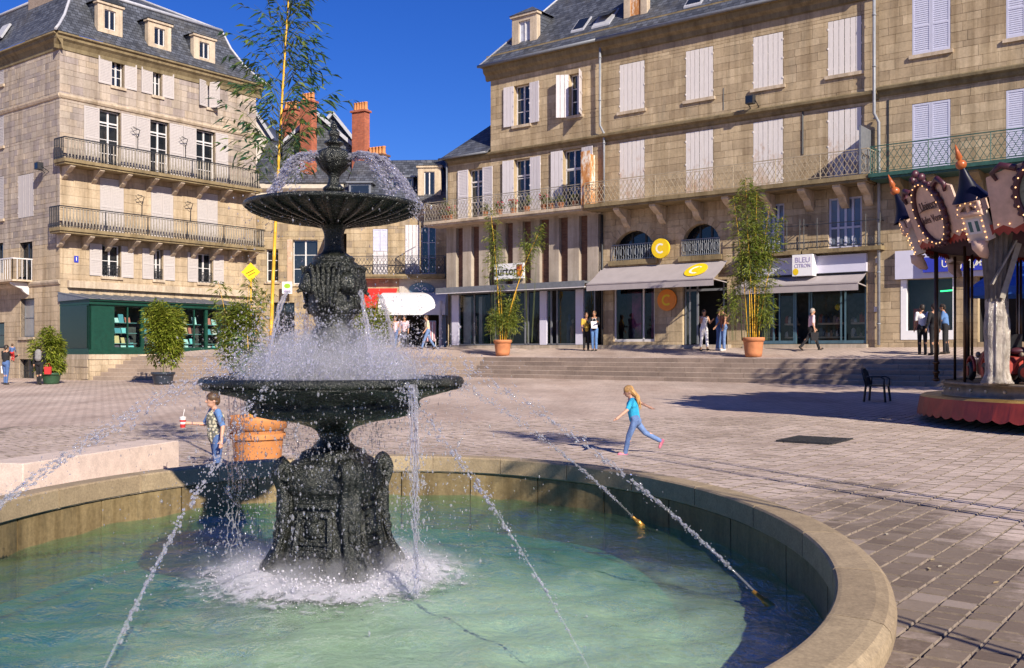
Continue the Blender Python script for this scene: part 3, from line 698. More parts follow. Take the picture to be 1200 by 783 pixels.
def shutter(F, parent, uh, z0, z1, w, phi, mat, louvre=True, d0=-.035):
    """leaf hinged at uh; phi 0 = lies towards +u, 180 = towards -u, 90 = straight out"""
    c, s_ = cos(radians(phi)), sin(radians(phi)); mb = MB()
    o = F.p(uh, d0, 0); a = F.ex * c - F.ey * s_; n = (F.ex * s_ + F.ey * c)      # n: thickness direction
    if phi > 90: n = -n
    def bx(x0, x1, y0, y1, za, zb, m=0, t=.5):
        q = lambda x, y, z: o + a * x + n * y + Vector((0, 0, z))
        mb.hexa([q(x0, y0, za), q(x1, y0, za), q(x1, y1, za), q(x0, y1, za), q(x0, y0, zb), q(x1, y0, zb), q(x1, y1, zb), q(x0, y1, zb)], m, t)
    T = .034; st = .07; h = z1 - z0
    if louvre:
        bx(0, st, -T / 2, T / 2, z0, z1); bx(w - st, w, -T / 2, T / 2, z0, z1)
        rails = [(z0, z0 + .10), (z0 + h * .46, z0 + h * .46 + .08), (z1 - .08, z1)] if h > 1.4 else [(z0, z0 + .08), (z1 - .08, z1)]
        for ra, rb in rails: bx(st, w - st, -T / 2, T / 2, ra, rb)
        for (ra, rb), (rc, rd_) in zip(rails[:-1], rails[1:]):
            k = max(2, int((rc - rb) / .075))
            for i in range(k):
                zc = rb + (rc - rb) * (i + .5) / k; hh = (rc - rb) / k
                q = lambda x, y, z: o + a * x + n * y + Vector((0, 0, z))
                mb.hexa([q(st, -.012, zc - hh * .55), q(w - st, -.012, zc - hh * .55), q(w - st, -.004, zc - hh * .55), q(st, -.004, zc - hh * .55), q(st, .004, zc + hh * .45), q(w - st, .004, zc + hh * .45), q(w - st, .012, zc + hh * .45), q(st, .012, zc + hh * .45)])
    else:
        k = max(2, round(w / .2)); 
        for i in range(k): bx(w * i / k + .010, w * (i + 1) / k - .010, -T / 2 + (.004 if i % 2 else 0), T / 2, z0, z1)
        for zz in (z0 + h * .12, z0 + h * .5, z0 + h * .86):
            bx(.01, w - .01, T / 2, T / 2 + .02, zz - .05, zz + .05); 
            bx(-.02, .03, -T / 2 - .02, -T / 2, zz - .035, zz + .035)
    ob = mb.build('shutter', mat, parent); return ob
def window(F, parent, ua, ub, za, zb, dd=.22, leaves=2, rows=3, frame=None, fw=.055, sill=True, sillm=None, panes=True, glass=None, transom=None):
    frame = frame or M['frame']; fr = MB(); 
    F.box(fr, ua, ua + fw, dd, dd + .06, za, zb); F.box(fr, ub - fw, ub, dd, dd + .06, za, zb)
    F.box(fr, ua + fw, ub - fw, dd, dd + .06, za, za + fw * 1.3); F.box(fr, ua + fw, ub - fw, dd, dd + .06, zb - fw, zb)
    iw = (ub - ua - 2 * fw) / leaves; zi0, zi1 = za + fw * 1.3, zb - fw; segs = []
    for i in range(1, leaves): u = ua + fw + iw * i; F.box(fr, u - .045, u + .045, dd - .012, dd + .05, zi0, zi1)
    for j in range(1, rows): z = zi0 + (zi1 - zi0) * j / rows; F.box(fr, ua + fw, ub - fw, dd + .005, dd + .045, z - .018, z + .018)
    if transom: F.box(fr, ua + fw, ub - fw, dd - .008, dd + .05, za + transom - .04, za + transom + .04)
    w = fr.build('window', frame, parent)
    if panes:
        for i in range(leaves):
            for j in range(rows):
                p = MB(); a = ua + fw + iw * i; z0 = zi0 + (zi1 - zi0) * j / rows; z1 = zi0 + (zi1 - zi0) * (j + 1) / rows
                tl = random.uniform(-.004, .004); tl2 = random.uniform(-.004, .004)
                p.face([F.p(a, dd + .03 + tl, z0), F.p(a + iw, dd + .03 - tl + tl2, z0), F.p(a + iw, dd + .03 - tl, z1), F.p(a, dd + .03 + tl - tl2, z1)], 0)
                p.build('pane', glass or M['pane'], w)
    if sill:
        s = MB(); F.box(s, ua - .1, ub + .1, -.10, .2, za - .14, za - .004); s.build('sill', sillm or M['trim'], w)
    return w
def shell(F, u0, u1, depth, z0, z1, parent, mside, inner=1.0, md=None):
    s = MB(); P = F.p
    s.face([P(u0, .0, z0), P(u0, .0, z1), P(u0, depth, z1), P(u0, depth, z0)], 0); s.face([P(u1, 0, z0), P(u1, depth, z0), P(u1, depth, z1), P(u1, 0, z1)], 0)
    s.face([P(u0, depth, z0), P(u0, depth, z1), P(u1, depth, z1), P(u1, depth, z0)], 0); s.face([P(u0, .05, z1), P(u1, .05, z1), P(u1, depth, z1), P(u0, depth, z1)], 0)
    s.build('side_wall', mside, parent)
    i = MB(); i.face([P(u0 + .02, inner, z0), P(u1 - .02, inner, z0), P(u1 - .02, inner, z1 - .02), P(u0 + .02, inner, z1 - .02)], 0); i.build('interior', md or M['dark'], parent)
def moulding(F, u0, u1, z, prof, mat, parent, name='cornice', ends=True):
    """prof: list of (outward, dz) swept along u"""
    mb = MB(); L = len(prof)
    for k in range(L - 1):
        (o0, a0), (o1, a1) = prof[k], prof[k + 1]
        mb.face([F.p(u0, -o0, z + a0), F.p(u1, -o0, z + a0), F.p(u1, -o1, z + a1), F.p(u0, -o1, z + a1)][::-1] if False else [F.p(u0, -o0, z + a0), F.p(u1, -o0, z + a0), F.p(u1, -o1, z + a1), F.p(u0, -o1, z + a1)], 0, random.random())
    if ends:
        mb.face([F.p(u0, -o, z + a) for o, a in prof], 0); mb.face([F.p(u1, -o, z + a) for o, a in prof][::-1], 0)
    return mb.build(name, mat, parent)
def corbel(F, u, w, z, ln, h, mat, parent):
    prof = [(.0, -h), (.10 * ln, -h * .95), (.3 * ln, -h * .75), (.42 * ln, -h * .5), (.62 * ln, -h * .42), (.9 * ln, -h * .22), (ln, -h * .12), (ln, 0), (0, 0)]
    mb = MB(); A = [F.p(u - w / 2, -o, z + q) for o, q in prof]; B = [F.p(u + w / 2, -o, z + q) for o, q in prof]
    mb.face(A, 0); mb.face(B[::-1], 0)
    for i in range(len(prof)): j = (i + 1) % len(prof); mb.face([A[i], B[i], B[j], A[j]], 0)
    return mb.build('corbel', mat, parent)
def lattice(F, u0, u1, z0, z1, d, mat, parent, pitch=.21, r=.009, ends=True, posts=1.9, name='railing'):
    mb = MB(); 
    def line(ua, za, ub, zb, w):
        mb.bar(F.p(ua, d, za), F.p(ub, d, zb), w)
    line(u0, z1, u1, z1, .035); line(u0, z0 + .06, u1, z0 + .06, .025); line(u0, z1 - .09, u1, z1 - .09, .014)
    n = max(1, round((u1 - u0) / posts))
    for i in range(n + 1): u = u0 + (u1 - u0) * i / n; line(u, z0, u, z1, .028)
    za, zb = z0 + .06, z1 - .09; H = zb - za; sl = H * .62
    u = u0 - sl
    while u < u1:
        for sg in (0, 1):
            a, b = (u, u + sl) if sg == 0 else (u + sl, u); q0, q1 = za, zb
            # clip to [u0,u1]
            def cl(ax, az, bx, bz):
                if ax > bx: ax, az, bx, bz = bx, bz, ax, az
                if bx <= u0 or ax >= u1: return None
                if ax < u0: az += (bz - az) * (u0 - ax) / (bx - ax); ax = u0
                if bx > u1: bz = az + (bz - az) * (u1 - ax) / (bx - ax); bx = u1
                return ax, az, bx, bz
            k = cl(a, q0, b, q1)
            if k: line(*k, r * 2)
        u += pitch
    if ends:
        for u in (u0, u1): mb.bar(F.p(u, d, z1), F.p(u, 0, z1), .03); mb.bar(F.p(u, d, z0 + .06), F.p(u, 0, z0 + .06), .025); [mb.bar(F.p(u, d * k / 5, z0 + .06), F.p(u, d * k / 5, z1), .014) for k in range(1, 5)]
    return mb.build(name, mat, parent)
def balusters(F, u0, u1, z0, z1, d, mat, mat2, parent, pitch=.165):
    mb = MB(); mb.bar(F.p(u0, d, z1), F.p(u1, d, z1), .06, .05); mb.bar(F.p(u0, d, z0 + .10), F.p(u1, d, z0 + .10), .04)
    mb.bar(F.p(u0, d, z1 - .08), F.p(u1, d, z1 - .08), .03)
    for u in (u0, u1): mb.bar(F.p(u, d, z1), F.p(u, 0, z1), .05); mb.bar(F.p(u, d, z0 + .1), F.p(u, 0, z0 + .1), .04)
    for k in range(6): 
        for u in (u0, u1): mb.bar(F.p(u, d * k / 6, z0), F.p(u, d * k / 6, z1), .04)
    mb.build('handrail', mat, parent)
    b = MB(); n = int((u1 - u0) / pitch)
    for i in range(1, n):
        u = u0 + (u1 - u0) * i / n; big = i % 14 == 0
        b.tube([F.p(u, d, z0), F.p(u, d, z0 + .12), F.p(u, d, z0 + .3), F.p(u, d, z0 + .55), F.p(u, d, z1 - .05)], [.026, .03, .052, .03, .028], 6, 1 if big else 0)
    b.build('railing', [mat2, mat], parent)
def round_sign(F, u, d, z, r, ring, parent, face_mat, letter_mat, nm='round_sign', th=.06, letter=True):
    mb = MB(); n = 40
    A = [F.p(u + r * cos(2 * pi * k / n), d, z + r * sin(2 * pi * k / n)) for k in range(n)]; B = [F.p(u + r * cos(2 * pi * k / n), d + th, z + r * sin(2 * pi * k / n)) for k in range(n)]
    mb.face(A, 0); mb.face(B[::-1], 0)
    for k in range(n): mb.face([A[(k + 1) % n], A[k], B[k], B[(k + 1) % n]], 0)
    ob = mb.build(nm, face_mat, parent)
    if letter:
        c = MB(); ri, ro = r * .34, r * .52
        for k in range(26):
            a0 = radians(48) + radians(264) * k / 26; a1 = radians(48) + radians(264) * (k + 1) / 26
            P = lambda rr, a, dd: F.p(u + rr * cos(a), dd, z + rr * sin(a))
            c.hexa([P(ri, a0, d - .004), P(ro, a0, d - .004), P(ro, a0, d + .004), P(ri, a0, d + .004), P(ri, a1, d - .004), P(ro, a1, d - .004), P(ro, a1, d + .004), P(ri, a1, d + .004)])
        c.build('letter_c', letter_mat, ob)
    return ob
def downpipe(F, u, z0, z1, parent, mat, d=-.13, r=.05, jog=None):
    mb = MB(); pts = [F.p(u, d, z0)]
    if jog: pts += [F.p(u, d, jog - .15), F.p(u - .14, d - .12, jog + .2)]; u -= .14
    else: pass
    pts += [F.p(u, d - (.12 if jog else 0), z1)]
    mb.tube(pts, r, 10)
    z = z0 + .8
    while z < z1: mb.tube([F.p(u + (.14 if jog and z < jog else 0), d - (.12 if jog and z > jog else 0), z), F.p(u + (.14 if jog and z < jog else 0), d - (.12 if jog and z > jog else 0), z + .05)], r * 1.35, 10); z += 2.0
    return mb.build('downpipe', mat, parent)
def awning(F, u0, u1, zt, zb, proj, mat, parent, val=.28, scal=False, name='awning'):
    mb = MB(); n = 10
    P = F.p
    f = lambda t: (-(.05 + (proj - .05) * t), zt + (zb - zt) * t - .05 * sin(pi * t))
    for k in range(n):
        (d0, z0), (d1, z1) = f(k / n), f((k + 1) / n)
        mb.face([P(u0, d1, z1), P(u1, d1, z1), P(u1, d0, z0), P(u0, d0, z0)], 0); mb.face([P(u0, d1, z1 - .012), P(u1, d1, z1 - .012), P(u1, d0, z0 - .012), P(u0, d0, z0 - .012)][::-1], 0)
    m = int((u1 - u0) / .35)
    for k in range(m):
        a = u0 + (u1 - u0) * k / m; b = u0 + (u1 - u0) * (k + 1) / m
        mb.face([P(a, -proj, zb - val), P(b, -proj, zb - val), P(b, -proj, zb), P(a, -proj, zb)], 0)
        mb.face([P(a, -proj + .01, zb - val), P(b, -proj + .01, zb - val), P(b, -proj + .01, zb), P(a, -proj + .01, zb)][::-1], 0)
    for u in (u0 + .03, u1 - .03): mb.bar(P(u, -.05, zb - .1), P(u, -proj, zb - .02), .04)
    mb.bar(P(u0, -proj, zb), P(u1, -proj, zb), .05)
    return mb.build(name, mat, parent)

# ================================================================== RIGHT TERRACE OF HOUSES
SF = 39.4
_t = dirpx(525); _y = SF / (NR[0] * _t + NR[1])
FR = Face((_t * _y, _y), (.788, -.615))
U = FR.u
Z1F, ZEAVE = 8.35, 16.1
def closed_pair(F, w, ua, ub, za, zb, mat, louvre, parts=2):
    k = parts
    wd = (ub - ua) / 2
    shutter(F, w, ua + .01, za + .02, zb - .02, wd - .015, 0, mat, louvre, d0=.01); shutter(F, w, ub - .01, za + .02, zb - .02, wd - .015, 180, mat, louvre, d0=.01)
def slab_corbels(F, u0, u1, z, proj, parent, cs, mat, cm, th=.16, ch=.75, w=.26):
    b = MB(); F.box(b, u0, u1, -proj, .02, z - th, z); F.box(b, u0 + .04, u1 - .04, -proj + .07, .02, z - th - .09, z - th - .002)
    sl = b.build('balcony_slab', mat, parent)
    for u in cs: corbel(F, u, w, z - th - .095, proj * .85, ch, cm, parent)
    return sl
# ---- burton house -------------------------------------------------
bu0, bum, bu1 = 0.0, U(575), U(706)
burt = thing('corner_house', 'stone house with rusty panel on its flowered balcony above brick-striped shop front', 'house', tuple(FR.p(bu0, 0, 1.6)))
hol = []; wins = []
zt0, zt1 = 12.95, 14.95; zs0, zs1 = 8.5, 11.25
o1 = (U(602.5), U(621), zt0, zt1); o2 = (U(667), U(682), zt0, zt1); 
w0 = (U(549), U(566), zs0, zs1 - .15); w1 = (U(602.5), U(621.5), zs0, zs1); w2 = (U(660), U(682), zs0, zs1 + .1)
ashlar(FR, bum, bu1, Z1F, ZEAVE, [o1, o2, w1, w2], .34, (.45, .95), M['stone_right'], M['mortar_r'], burt, 200, seed=11)
ashlar(FR, bu0, bum, Z1F, 11.75, [w0], .34, (.45, .95), M['stone_right'], M['mortar_r'], burt, 60, seed=12)
shell(FR, bum, bu1, 9, 1.5, ZEAVE, burt, M['mortar_r']); shell(FR, bu0, bum, 8, 1.5, 11.75, burt, M['mortar_r'])
w = window(FR, burt, *o1, leaves=2, rows=3); shutter(FR, w, o1[0], zt0, zt1, .62, 176, M['shutter'], False); shutter(FR, w, o1[1], zt0, zt1, .62, 4, M['shutter'], False)
w = window(FR, burt, *o2, leaves=2, rows=3); shutter(FR, w, o2[0], zt0 - .05, zt1, .62, 150, M['shutter'], False); shutter(FR, w, o2[1], zt0 - .05, zt1, .62, 66, M['shutter'], False)
for (q, a, b) in ((w0, 178, 3), (w1, 175, 3), (w2, 176, 6)):
    w = window(FR, burt, *q, leaves=2, rows=3, sill=False, transom=1.95); L = q is w0
    shutter(FR, w, q[0], q[2], q[3], .68, a, M['shutter'] , L); shutter(FR, w, q[1], q[2], q[3], .68, b, M['shutter'], L)
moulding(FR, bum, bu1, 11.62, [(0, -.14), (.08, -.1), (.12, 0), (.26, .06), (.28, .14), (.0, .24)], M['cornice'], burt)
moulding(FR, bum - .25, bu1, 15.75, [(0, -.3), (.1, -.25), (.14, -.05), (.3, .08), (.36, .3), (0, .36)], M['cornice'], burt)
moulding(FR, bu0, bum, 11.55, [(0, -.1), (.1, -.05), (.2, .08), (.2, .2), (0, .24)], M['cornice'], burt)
# balcony with lattice rail and flower pots
pr = 1.1
ub0, ub1 = U(513), U(697.5)
slab_corbels(FR, ub0, ub1, 8.42, pr, burt, [], M['trim'], M['trim'], .14)
lattice(FR, ub0 + .03, ub1 - .03, 8.42, 9.42, -pr + .05, M['iron_rail'], burt, pitch=.2, r=.008)
rp = MB(); FR.box(rp, U(697) - .03, U(697) + .03, -pr - .02, -.02, 8.44, 10.9); FR.box(rp, U(697) + .04, U(709) - .1, -pr - .03, -pr, 8.44, 10.9); rp.build('divider_panel', M['rusty'], burt)
# pilaster storey
pil = [(525, 536), (544, 554), (563, 574.5), (583, 594), (602.6, 614), (623.7, 634), (645, 656.5), (667, 680), (690, 702.5)]
zp0, zp1 = 5.0, 8.2
for a, b in pil:
    mb = MB(); FR.box(mb, U(a), U(b), -.12, .2, zp0, zp1, 0, random.random()); mb.build('pilaster', M['greycol'], burt)
for (a, b), (c, d) in zip(pil[:-1], pil[1:]):
    mb = MB(); FR.box(mb, U(b) + .004, U(c) - .004, .10, .3, zp0, zp1); mb.build('brick_panel', M['brownbrick'], burt)
mb = MB(); FR.box(mb, bu0, bu1, -.14, .3, zp1, Z1F - .24); FR.box(mb, bu0, bu1, -.14, .3, 4.72, zp0 - .003); mb.build('band', M['greycol'], burt)
mb = MB(); FR.box(mb, bu0 + .05, U(699), -1.0, -.145, 4.83, 4.93); FR.box(mb, bu0 + .05, U(699), -1.03, -1.003, 4.68, 4.95); mb.build('canopy', M['zinc'], burt)
mb = MB(); FR.box(mb, bu0 + .05, U(699), -1.02, -.9, 4.63, 4.676); mb.build('blind_roll', M['white_awning'], burt)
# sign with lettering
sg = MB(); FR.box(sg, U(583), U(617), -.28, -.15, 5.28, 6.05); sgo = sg.build('shop_sign', M['signwhite'], burt)
text_mesh('burton', .62, M['ink'], sgo, FR.p(U(596.5), -.285, 5.66), FR.ex, (0, 0, 1), name='lettering', sx=.92, stroke=.012)
mb = MB(); FR.box(mb, U(609.5), U(615.8), -.292, -.282, 5.38, 5.97); mb.build('emblem', plain('brown red emblem', C(.30, .05, .02), .5), sgo)
mb = MB(); FR.box(mb, U(610.5), U(613), -.298, -.294, 5.42, 5.75); FR.box(mb, U(613.3), U(615.2), -.298, -.294, 5.65, 5.9); mb.build('emblem_mark', M['orange'], sgo)
# glazed shop front
zf0, zf1 = 1.98, 4.7
mb = MB(); FR.box(mb, bu0, bu1, -.1, .3, 1.5, zf0 - .02); mb.build('plinth', M['greycol'], burt)
posts = [528, 568, 615, 619, 633, 641, 675, 684, 697]
fm = MB()
for px in (529, 556, 581, 615.5, 619, 646, 653, 697): FR.box(fm, U(px) - .035, U(px) + .035, -.02, .06, zf0, zf1)
FR.box(fm, bu0 + .1, U(699), -.02, .06, zf1 - .08, zf1); FR.box(fm, bu0 + .1, U(699), -.02, .06, zf0, zf0 + .06)
ff = fm.build('shop_front', M['zinc'], burt)
for a, b in ((529, 556), (556, 581), (581, 615.5), (619, 632), (642, 646), (653, 674), (685, 697)):
    p = MB(); FR.quad(p, U(a), U(b), zf0 + .06, zf1 - .08, .02); p.build('pane', M['shopglass'], ff)
for a, b, mt in ((530, 538, 'signwhite'), (633, 641, 'signwhite'), (675, 684, 'signwhite')):
    mb = MB(); FR.box(mb, U(a), U(b), -.04, .12, zf0, zf1 - .09); mb.build('white_column', M['signboard'], burt)
def shop_room(F, u0, u1, z0, z1, depth, parent, wallm, floorm=None):
    mb = MB(); P = F.p
    mb.face([P(u0, depth, z0), P(u1, depth, z0), P(u1, depth, z1), P(u0, depth, z1)], 0); mb.face([P(u0, .3, z0), P(u0, depth, z0), P(u0, depth, z1), P(u0, .3, z1)], 0)
    mb.face([P(u1, .3, z0), P(u1, .3, z1), P(u1, depth, z1), P(u1, depth, z0)], 0); mb.face([P(u0, .1, z0), P(u1, .1, z0), P(u1, depth, z0), P(u0, depth, z0)], 1); mb.face([P(u0, .1, z1), P(u0, depth, z1), P(u1, depth, z1), P(u1, .1, z1)], 0)
    return mb.build('shop_room', [wallm, floorm or M['dark']], parent)
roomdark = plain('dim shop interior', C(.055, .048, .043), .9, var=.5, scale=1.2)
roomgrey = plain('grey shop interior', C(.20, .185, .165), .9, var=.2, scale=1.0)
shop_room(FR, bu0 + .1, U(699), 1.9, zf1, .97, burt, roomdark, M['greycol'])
cv = MB()
for px0, px1 in ((538, 547), (556, 560)): FR.box(cv, U(px0), U(px1), .35, .6, zf0, zf1 - .2)
cv.build('display_screen', plain('pale display screen', C(.55, .52, .48), .8), burt)
# mannequins & stock seen through the glass
def clothing_row(F, pxs, z, d, parent_label, seed):
    rd = random.Random(seed)
    for j_, px in enumerate(pxs):
        mb = MB(); u = U(px) if F is FR else F.u(px); hh = rd.uniform(.9, 1.25); c = rd.random()
        q = F.p(u, d, z)
        mb.lathe((q.x, q.y, z), [(.10, 0), (.15, .05), (.16, .4), (.13, .65), (.17, .95 * hh), (.06, 1.05 * hh), (.05, 1.12 * hh), (.085, 1.2 * hh), (.08, 1.3 * hh), (.02, 1.36 * hh)], 10, 0, c)
        ob = mb.build('mannequin', M['garment'], None, None, (q.x, q.y, z))
        tag(ob, ORD[j_] + parent_label, 'mannequin', 'mannequins behind the glass of the shop fronts')
gm = NT('garment cloth'); gm.set(Base_Color=gm.ramp(gm.tint(), [(0, C(.03, .03, .04)), (.2, C(.25, .2, .16)), (.4, C(.04, .05, .10)), (.6, C(.45, .42, .38)), (.75, C(.25, .05, .04)), (.9, C(.06, .09, .06))], 'CONSTANT'), Roughness=.9); M['garment'] = gm.mat
clothing_row(FR, (550, 553, 562, 571, 576, 589, 626, 660, 664, 669, 691), 2.0, .55, ' clothed mannequin from the left behind the glass of the brick-striped shop', 5)
# roofs
def roof_slab(pts, th, mat, parent, name='roof'):
    mb = MB(); pts = [Vector(p) for p in pts]; n = (pts[1] - pts[0]).cross(pts[2] - pts[0]).normalized()
    if n.z < 0: n = -n
    lo = [p - n * th for p in pts]; mb.face(pts, 0); mb.face(lo[::-1], 0)
    for i in range(len(pts)): j = (i + 1) % len(pts); mb.face([pts[i], lo[i], lo[j], pts[j]], 0)
    return mb.build(name, mat, parent)
RD, RZ = 5.6, 22.6
def rz(d): return ZEAVE + .06 + (d + .5) * (RZ - ZEAVE) / (RD + .5)
roof_slab([FR.p(bum - .35, -.5, ZEAVE + .06), FR.p(bu1, -.5, ZEAVE + .06), FR.p(bu1, RD, RZ), FR.p(bum + 3.4, RD, RZ)], .08, M['slate_r'], burt)
roof_slab([FR.p(bum - .35, 9.4, ZEAVE + .06), FR.p(bum - .35, -.5, ZEAVE + .06), FR.p(bum + 3.4, RD, RZ)], .08, M['slate_s'], burt)
mb = MB(); mb.tube([FR.p(bum - .4, -.56, ZEAVE + .03), FR.p(bu1, -.56, ZEAVE + .03)], .075, 10); mb.build('gutter', M['zinc'], burt)
mb = MB(); mb.tube([FR.p(bum + 3.4, RD, RZ + .03), FR.p(bu1, RD, RZ + .03)], .1, 8); mb.tube([FR.p(bum - .35, -.5, ZEAVE + .09), FR.p(bum + 3.4, RD, RZ + .05)], .05, 6); mb.build('ridge', M['zinc_pale'], burt)
roof_slab([FR.p(bu0 - .3, -.35, 11.8), FR.p(bum - .01, -.35, 11.8), FR.p(bum - .01, 2.3, 14.1), FR.p(bu0 + 1.6, 2.3, 14.1)], .07, M['slate_r'], burt)
roof_slab([FR.p(bu0 - .3, 6, 11.8), FR.p(bu0 - .3, -.35, 11.8), FR.p(bu0 + 1.6, 2.3, 14.1), FR.p(bu0 + 1.6, 6, 14.1)], .07, M['slate_s'], burt)
roof_slab([FR.p(bu0 + 1.6, 2.3, 14.1), FR.p(bum - .01, 2.3, 14.1), FR.p(bum - .01, 6, 14.12), FR.p(bu0 + 1.6, 6, 14.12)], .07, M['slate_r'], burt)
mb = MB(); FR.box(mb, bum - .55, bum - .02, 1.2, 1.9, 13.0, 14.75); mb.build('chimney', M['greybrick'], burt)
mb = MB(); mb.tube([FR.p(bu0 - .32, -.4, 11.78), FR.p(bum, -.4, 11.78)], .06, 8); mb.tube([FR.p(bu0 + .05, -.16, 8.5), FR.p(bu0 + .05, -.16, 11.7)], .045, 8); mb.build('gutter', M['zinc'], burt)
# dormer on the corner house
def dormer(F, parent, ua, ub, z0, z1, d0, wall, cheek, win=True, hip=True, back=None, wmat=None, slate=None, face_w=None):
    slate = slate or M['slate_r']; mb = MB(); dm = d0
    db = back
    wz0, wz1 = z0 + .22, z1 - .22; a, b = ua + (ub - ua) * .27, ub - (ub - ua) * .27
    F.box(mb, ua, a, dm, dm + .3, z0, z1); F.box(mb, b, ub, dm, dm + .3, z0, z1); F.box(mb, a, b, dm + .002, dm + .298, z0, wz0); F.box(mb, a, b, dm + .002, dm + .298, wz1, z1)
    F.box(mb, ua - .08, ub + .08, dm - .08, dm + .3, z1 + .002, z1 + .12)
    dr = mb.build('dormer', wall, parent)
    c = MB()
    for u in (ua + .02, ub - .02):
        c.face([F.p(u, dm + .3, z0 - .3), F.p(u, db, z1 + .1), F.p(u, dm + .3, z1 + .1)], 0); c.face([F.p(u + .01, dm + .3, z0 - .3), F.p(u + .01, db, z1 + .1), F.p(u + .01, dm + .3, z1 + .1)][::-1], 0)
    c.build('dormer_cheek', cheek, dr)
    r = MB(); um = (ua + ub) / 2; h = .55 if hip else .3
    e = .12
    A, B, Cc, D = F.p(ua - e, dm - e, z1 + .125), F.p(ub + e, dm - e, z1 + .125), F.p(ub + e, db, z1 + .125), F.p(ua - e, db, z1 + .125)
    R0, R1 = F.p(um, dm + (.7 if hip else -e), z1 + .125 + h), F.p(um, db + .6, z1 + .125 + h)
    r.face([A, B, R0], 0); r.face([B, Cc, R1, R0], 0); r.face([D, A, R0, R1], 0)
    r.build('dormer_roof', slate, dr)
    if win:
        f = MB(); fw = .05
        F.box(f, a, a + fw, dm + .08, dm + .14, wz0, wz1); F.box(f, b - fw, b, dm + .08, dm + .14, wz0, wz1); F.box(f, a + fw, b - fw, dm + .08, dm + .14, wz0, wz0 + fw); F.box(f, a + fw, b - fw, dm + .08, dm + .14, wz1 - fw, wz1); F.box(f, (a + b) / 2 - .03, (a + b) / 2 + .03, dm + .075, dm + .13, wz0, wz1)
        f.build('dormer_window', M['frame'], dr)
        p = MB(); F.quad(p, a + .01, b - .01, wz0 + .01, wz1 - .01, dm + .12); p.build('pane', wmat or M['pane'], dr)
    return dr
curt = plain('net curtain behind glass', C(.42, .44, .52), .4, var=.3, scale=2)
dormer(FR, burt, U(600, .5), U(629, .5), 16.45, 18.55, .5, M['trim'], M['slate_s'], wmat=curt, back=2.7)
# ---- middle house of the right terrace ----------------------------
mu0, mu1 = bu1, U(1030)
mid = thing('arcade_house', 'long stone house with closed worn shutters over two arched mezzanine windows', 'house', tuple(FR.p(mu0, 0, 1.6)))
tops = [(726, 755.5), (803.5, 836), (882.5, 918), (970, 1010)]
zT = (12.72, 14.92); zS = (8.46, 11.33)
hm = []
for a, b in tops: hm += [(U(a), U(b), *zT), (U(a), U(b), *zS)]
arch = [(U(718), U(768), 5.85, 7.2), (U(800), U(843.5), 5.85, 7.25)]
mz = [(U(893), U(919), 5.75, 7.8), (U(971), U(1010), 5.75, 7.8)]
shopc = [(U(719), U(767), 2.1, 4.75), (U(800), U(852), 1.95, 4.75)]
shopb = [(U(874), U(1015.5), 1.95, 5.0)]
ashlar(FR, mu0, mu1, 1.5, ZEAVE, hm + arch + mz + shopc + shopb, .345, (.45, 1.05), M['stone_right'], M['mortar_r'], mid, 300, seed=21)
shell(FR, mu0, mu1, 9, 1.5, ZEAVE, mid, M['mortar_r'], inner=1.4)
for a, b in tops:
    for zz in (zT, zS):
        q = (U(a), U(b), *zz)
        w = window(FR, mid, *q, dd=.18, panes=False, sill=(zz is zT)); closed_pair(FR, w, *q, M['shutter_old'], False)
# arched mezzanine windows
for (a, b, za, zb) in arch:
    uc = (a + b) / 2; r = (b - a) / 2; zc = zb - r * .98
    sp = MB(); n = 16                                 # stone spandrels closing the square hole to an arch, then the ring of voussoirs
    pts = [(uc + r * cos(pi - pi * k / n), zc + (zb - zc) * sin(pi * k / n)) for k in range(n + 1)]
    for k in range(n):
        (xa, ya), (xb, yb) = pts[k], pts[k + 1]
        sp.face([FR.p(xa, .012, ya), FR.p(xb, .012, yb), FR.p(xb, .012, zb + .001), FR.p(xa, .012, zb + .001)], 0); sp.face([FR.p(xa, .3, ya), FR.p(xb, .3, yb), FR.p(xb, .012, yb), FR.p(xa, .012, ya)], 0)
    sp.build('arch_soffit', M['stone_right'], mid)
    for k in range(13):
        a0, a1 = pi * k / 13 + .012, pi * (k + 1) / 13 - .012; v = MB(); f = -.012 - .008 * random.random(); kz = (zb - zc) / r
        P = lambda rr, an, d: FR.p(uc + rr * cos(an), d, zc + rr * kz * sin(an))
        v.hexa([P(r, a0, f), P(r + .34, a0, f), P(r + .34, a0, .03), P(r, a0, .03), P(r, a1, f), P(r + .34, a1, f), P(r + .34, a1, .03), P(r, a1, .03)], 0, random.random()); v.build('voussoir', M['stone_right'], mid)
    w = window(FR, mid, a, b, za, zb, dd=.5, leaves=3, rows=2, frame=M['iron'], sill=False, panes=True)
    s = MB(); FR.box(s, a - .15, b + .15, -.16, .3, za - .22, za - .003); s.build('sill', M['cornice'], w)
    rl = MB(); z1 = za + .72
    rl.bar(FR.p(a, -.06, z1), FR.p(b, -.06, z1), .04); rl.bar(FR.p(a, -.06, za + .05), FR.p(b, -.06, za + .05), .03)
    k = 18
    for i in range(k + 1): u = a + (b - a) * i / k; rl.bar(FR.p(u, -.06, za), FR.p(u, -.06, z1), .022)
    for i in range(6):
        u = a + (b - a) * (i + .5) / 6; cpt = [FR.p(u + .11 * cos(t * pi / 6), -.075, za + .38 + .2 * sin(t * pi / 6)) for t in range(13)]; rl.tube(cpt, .014, 5, cap=False)
    rl.build('window_railing', M['zinc'], w)
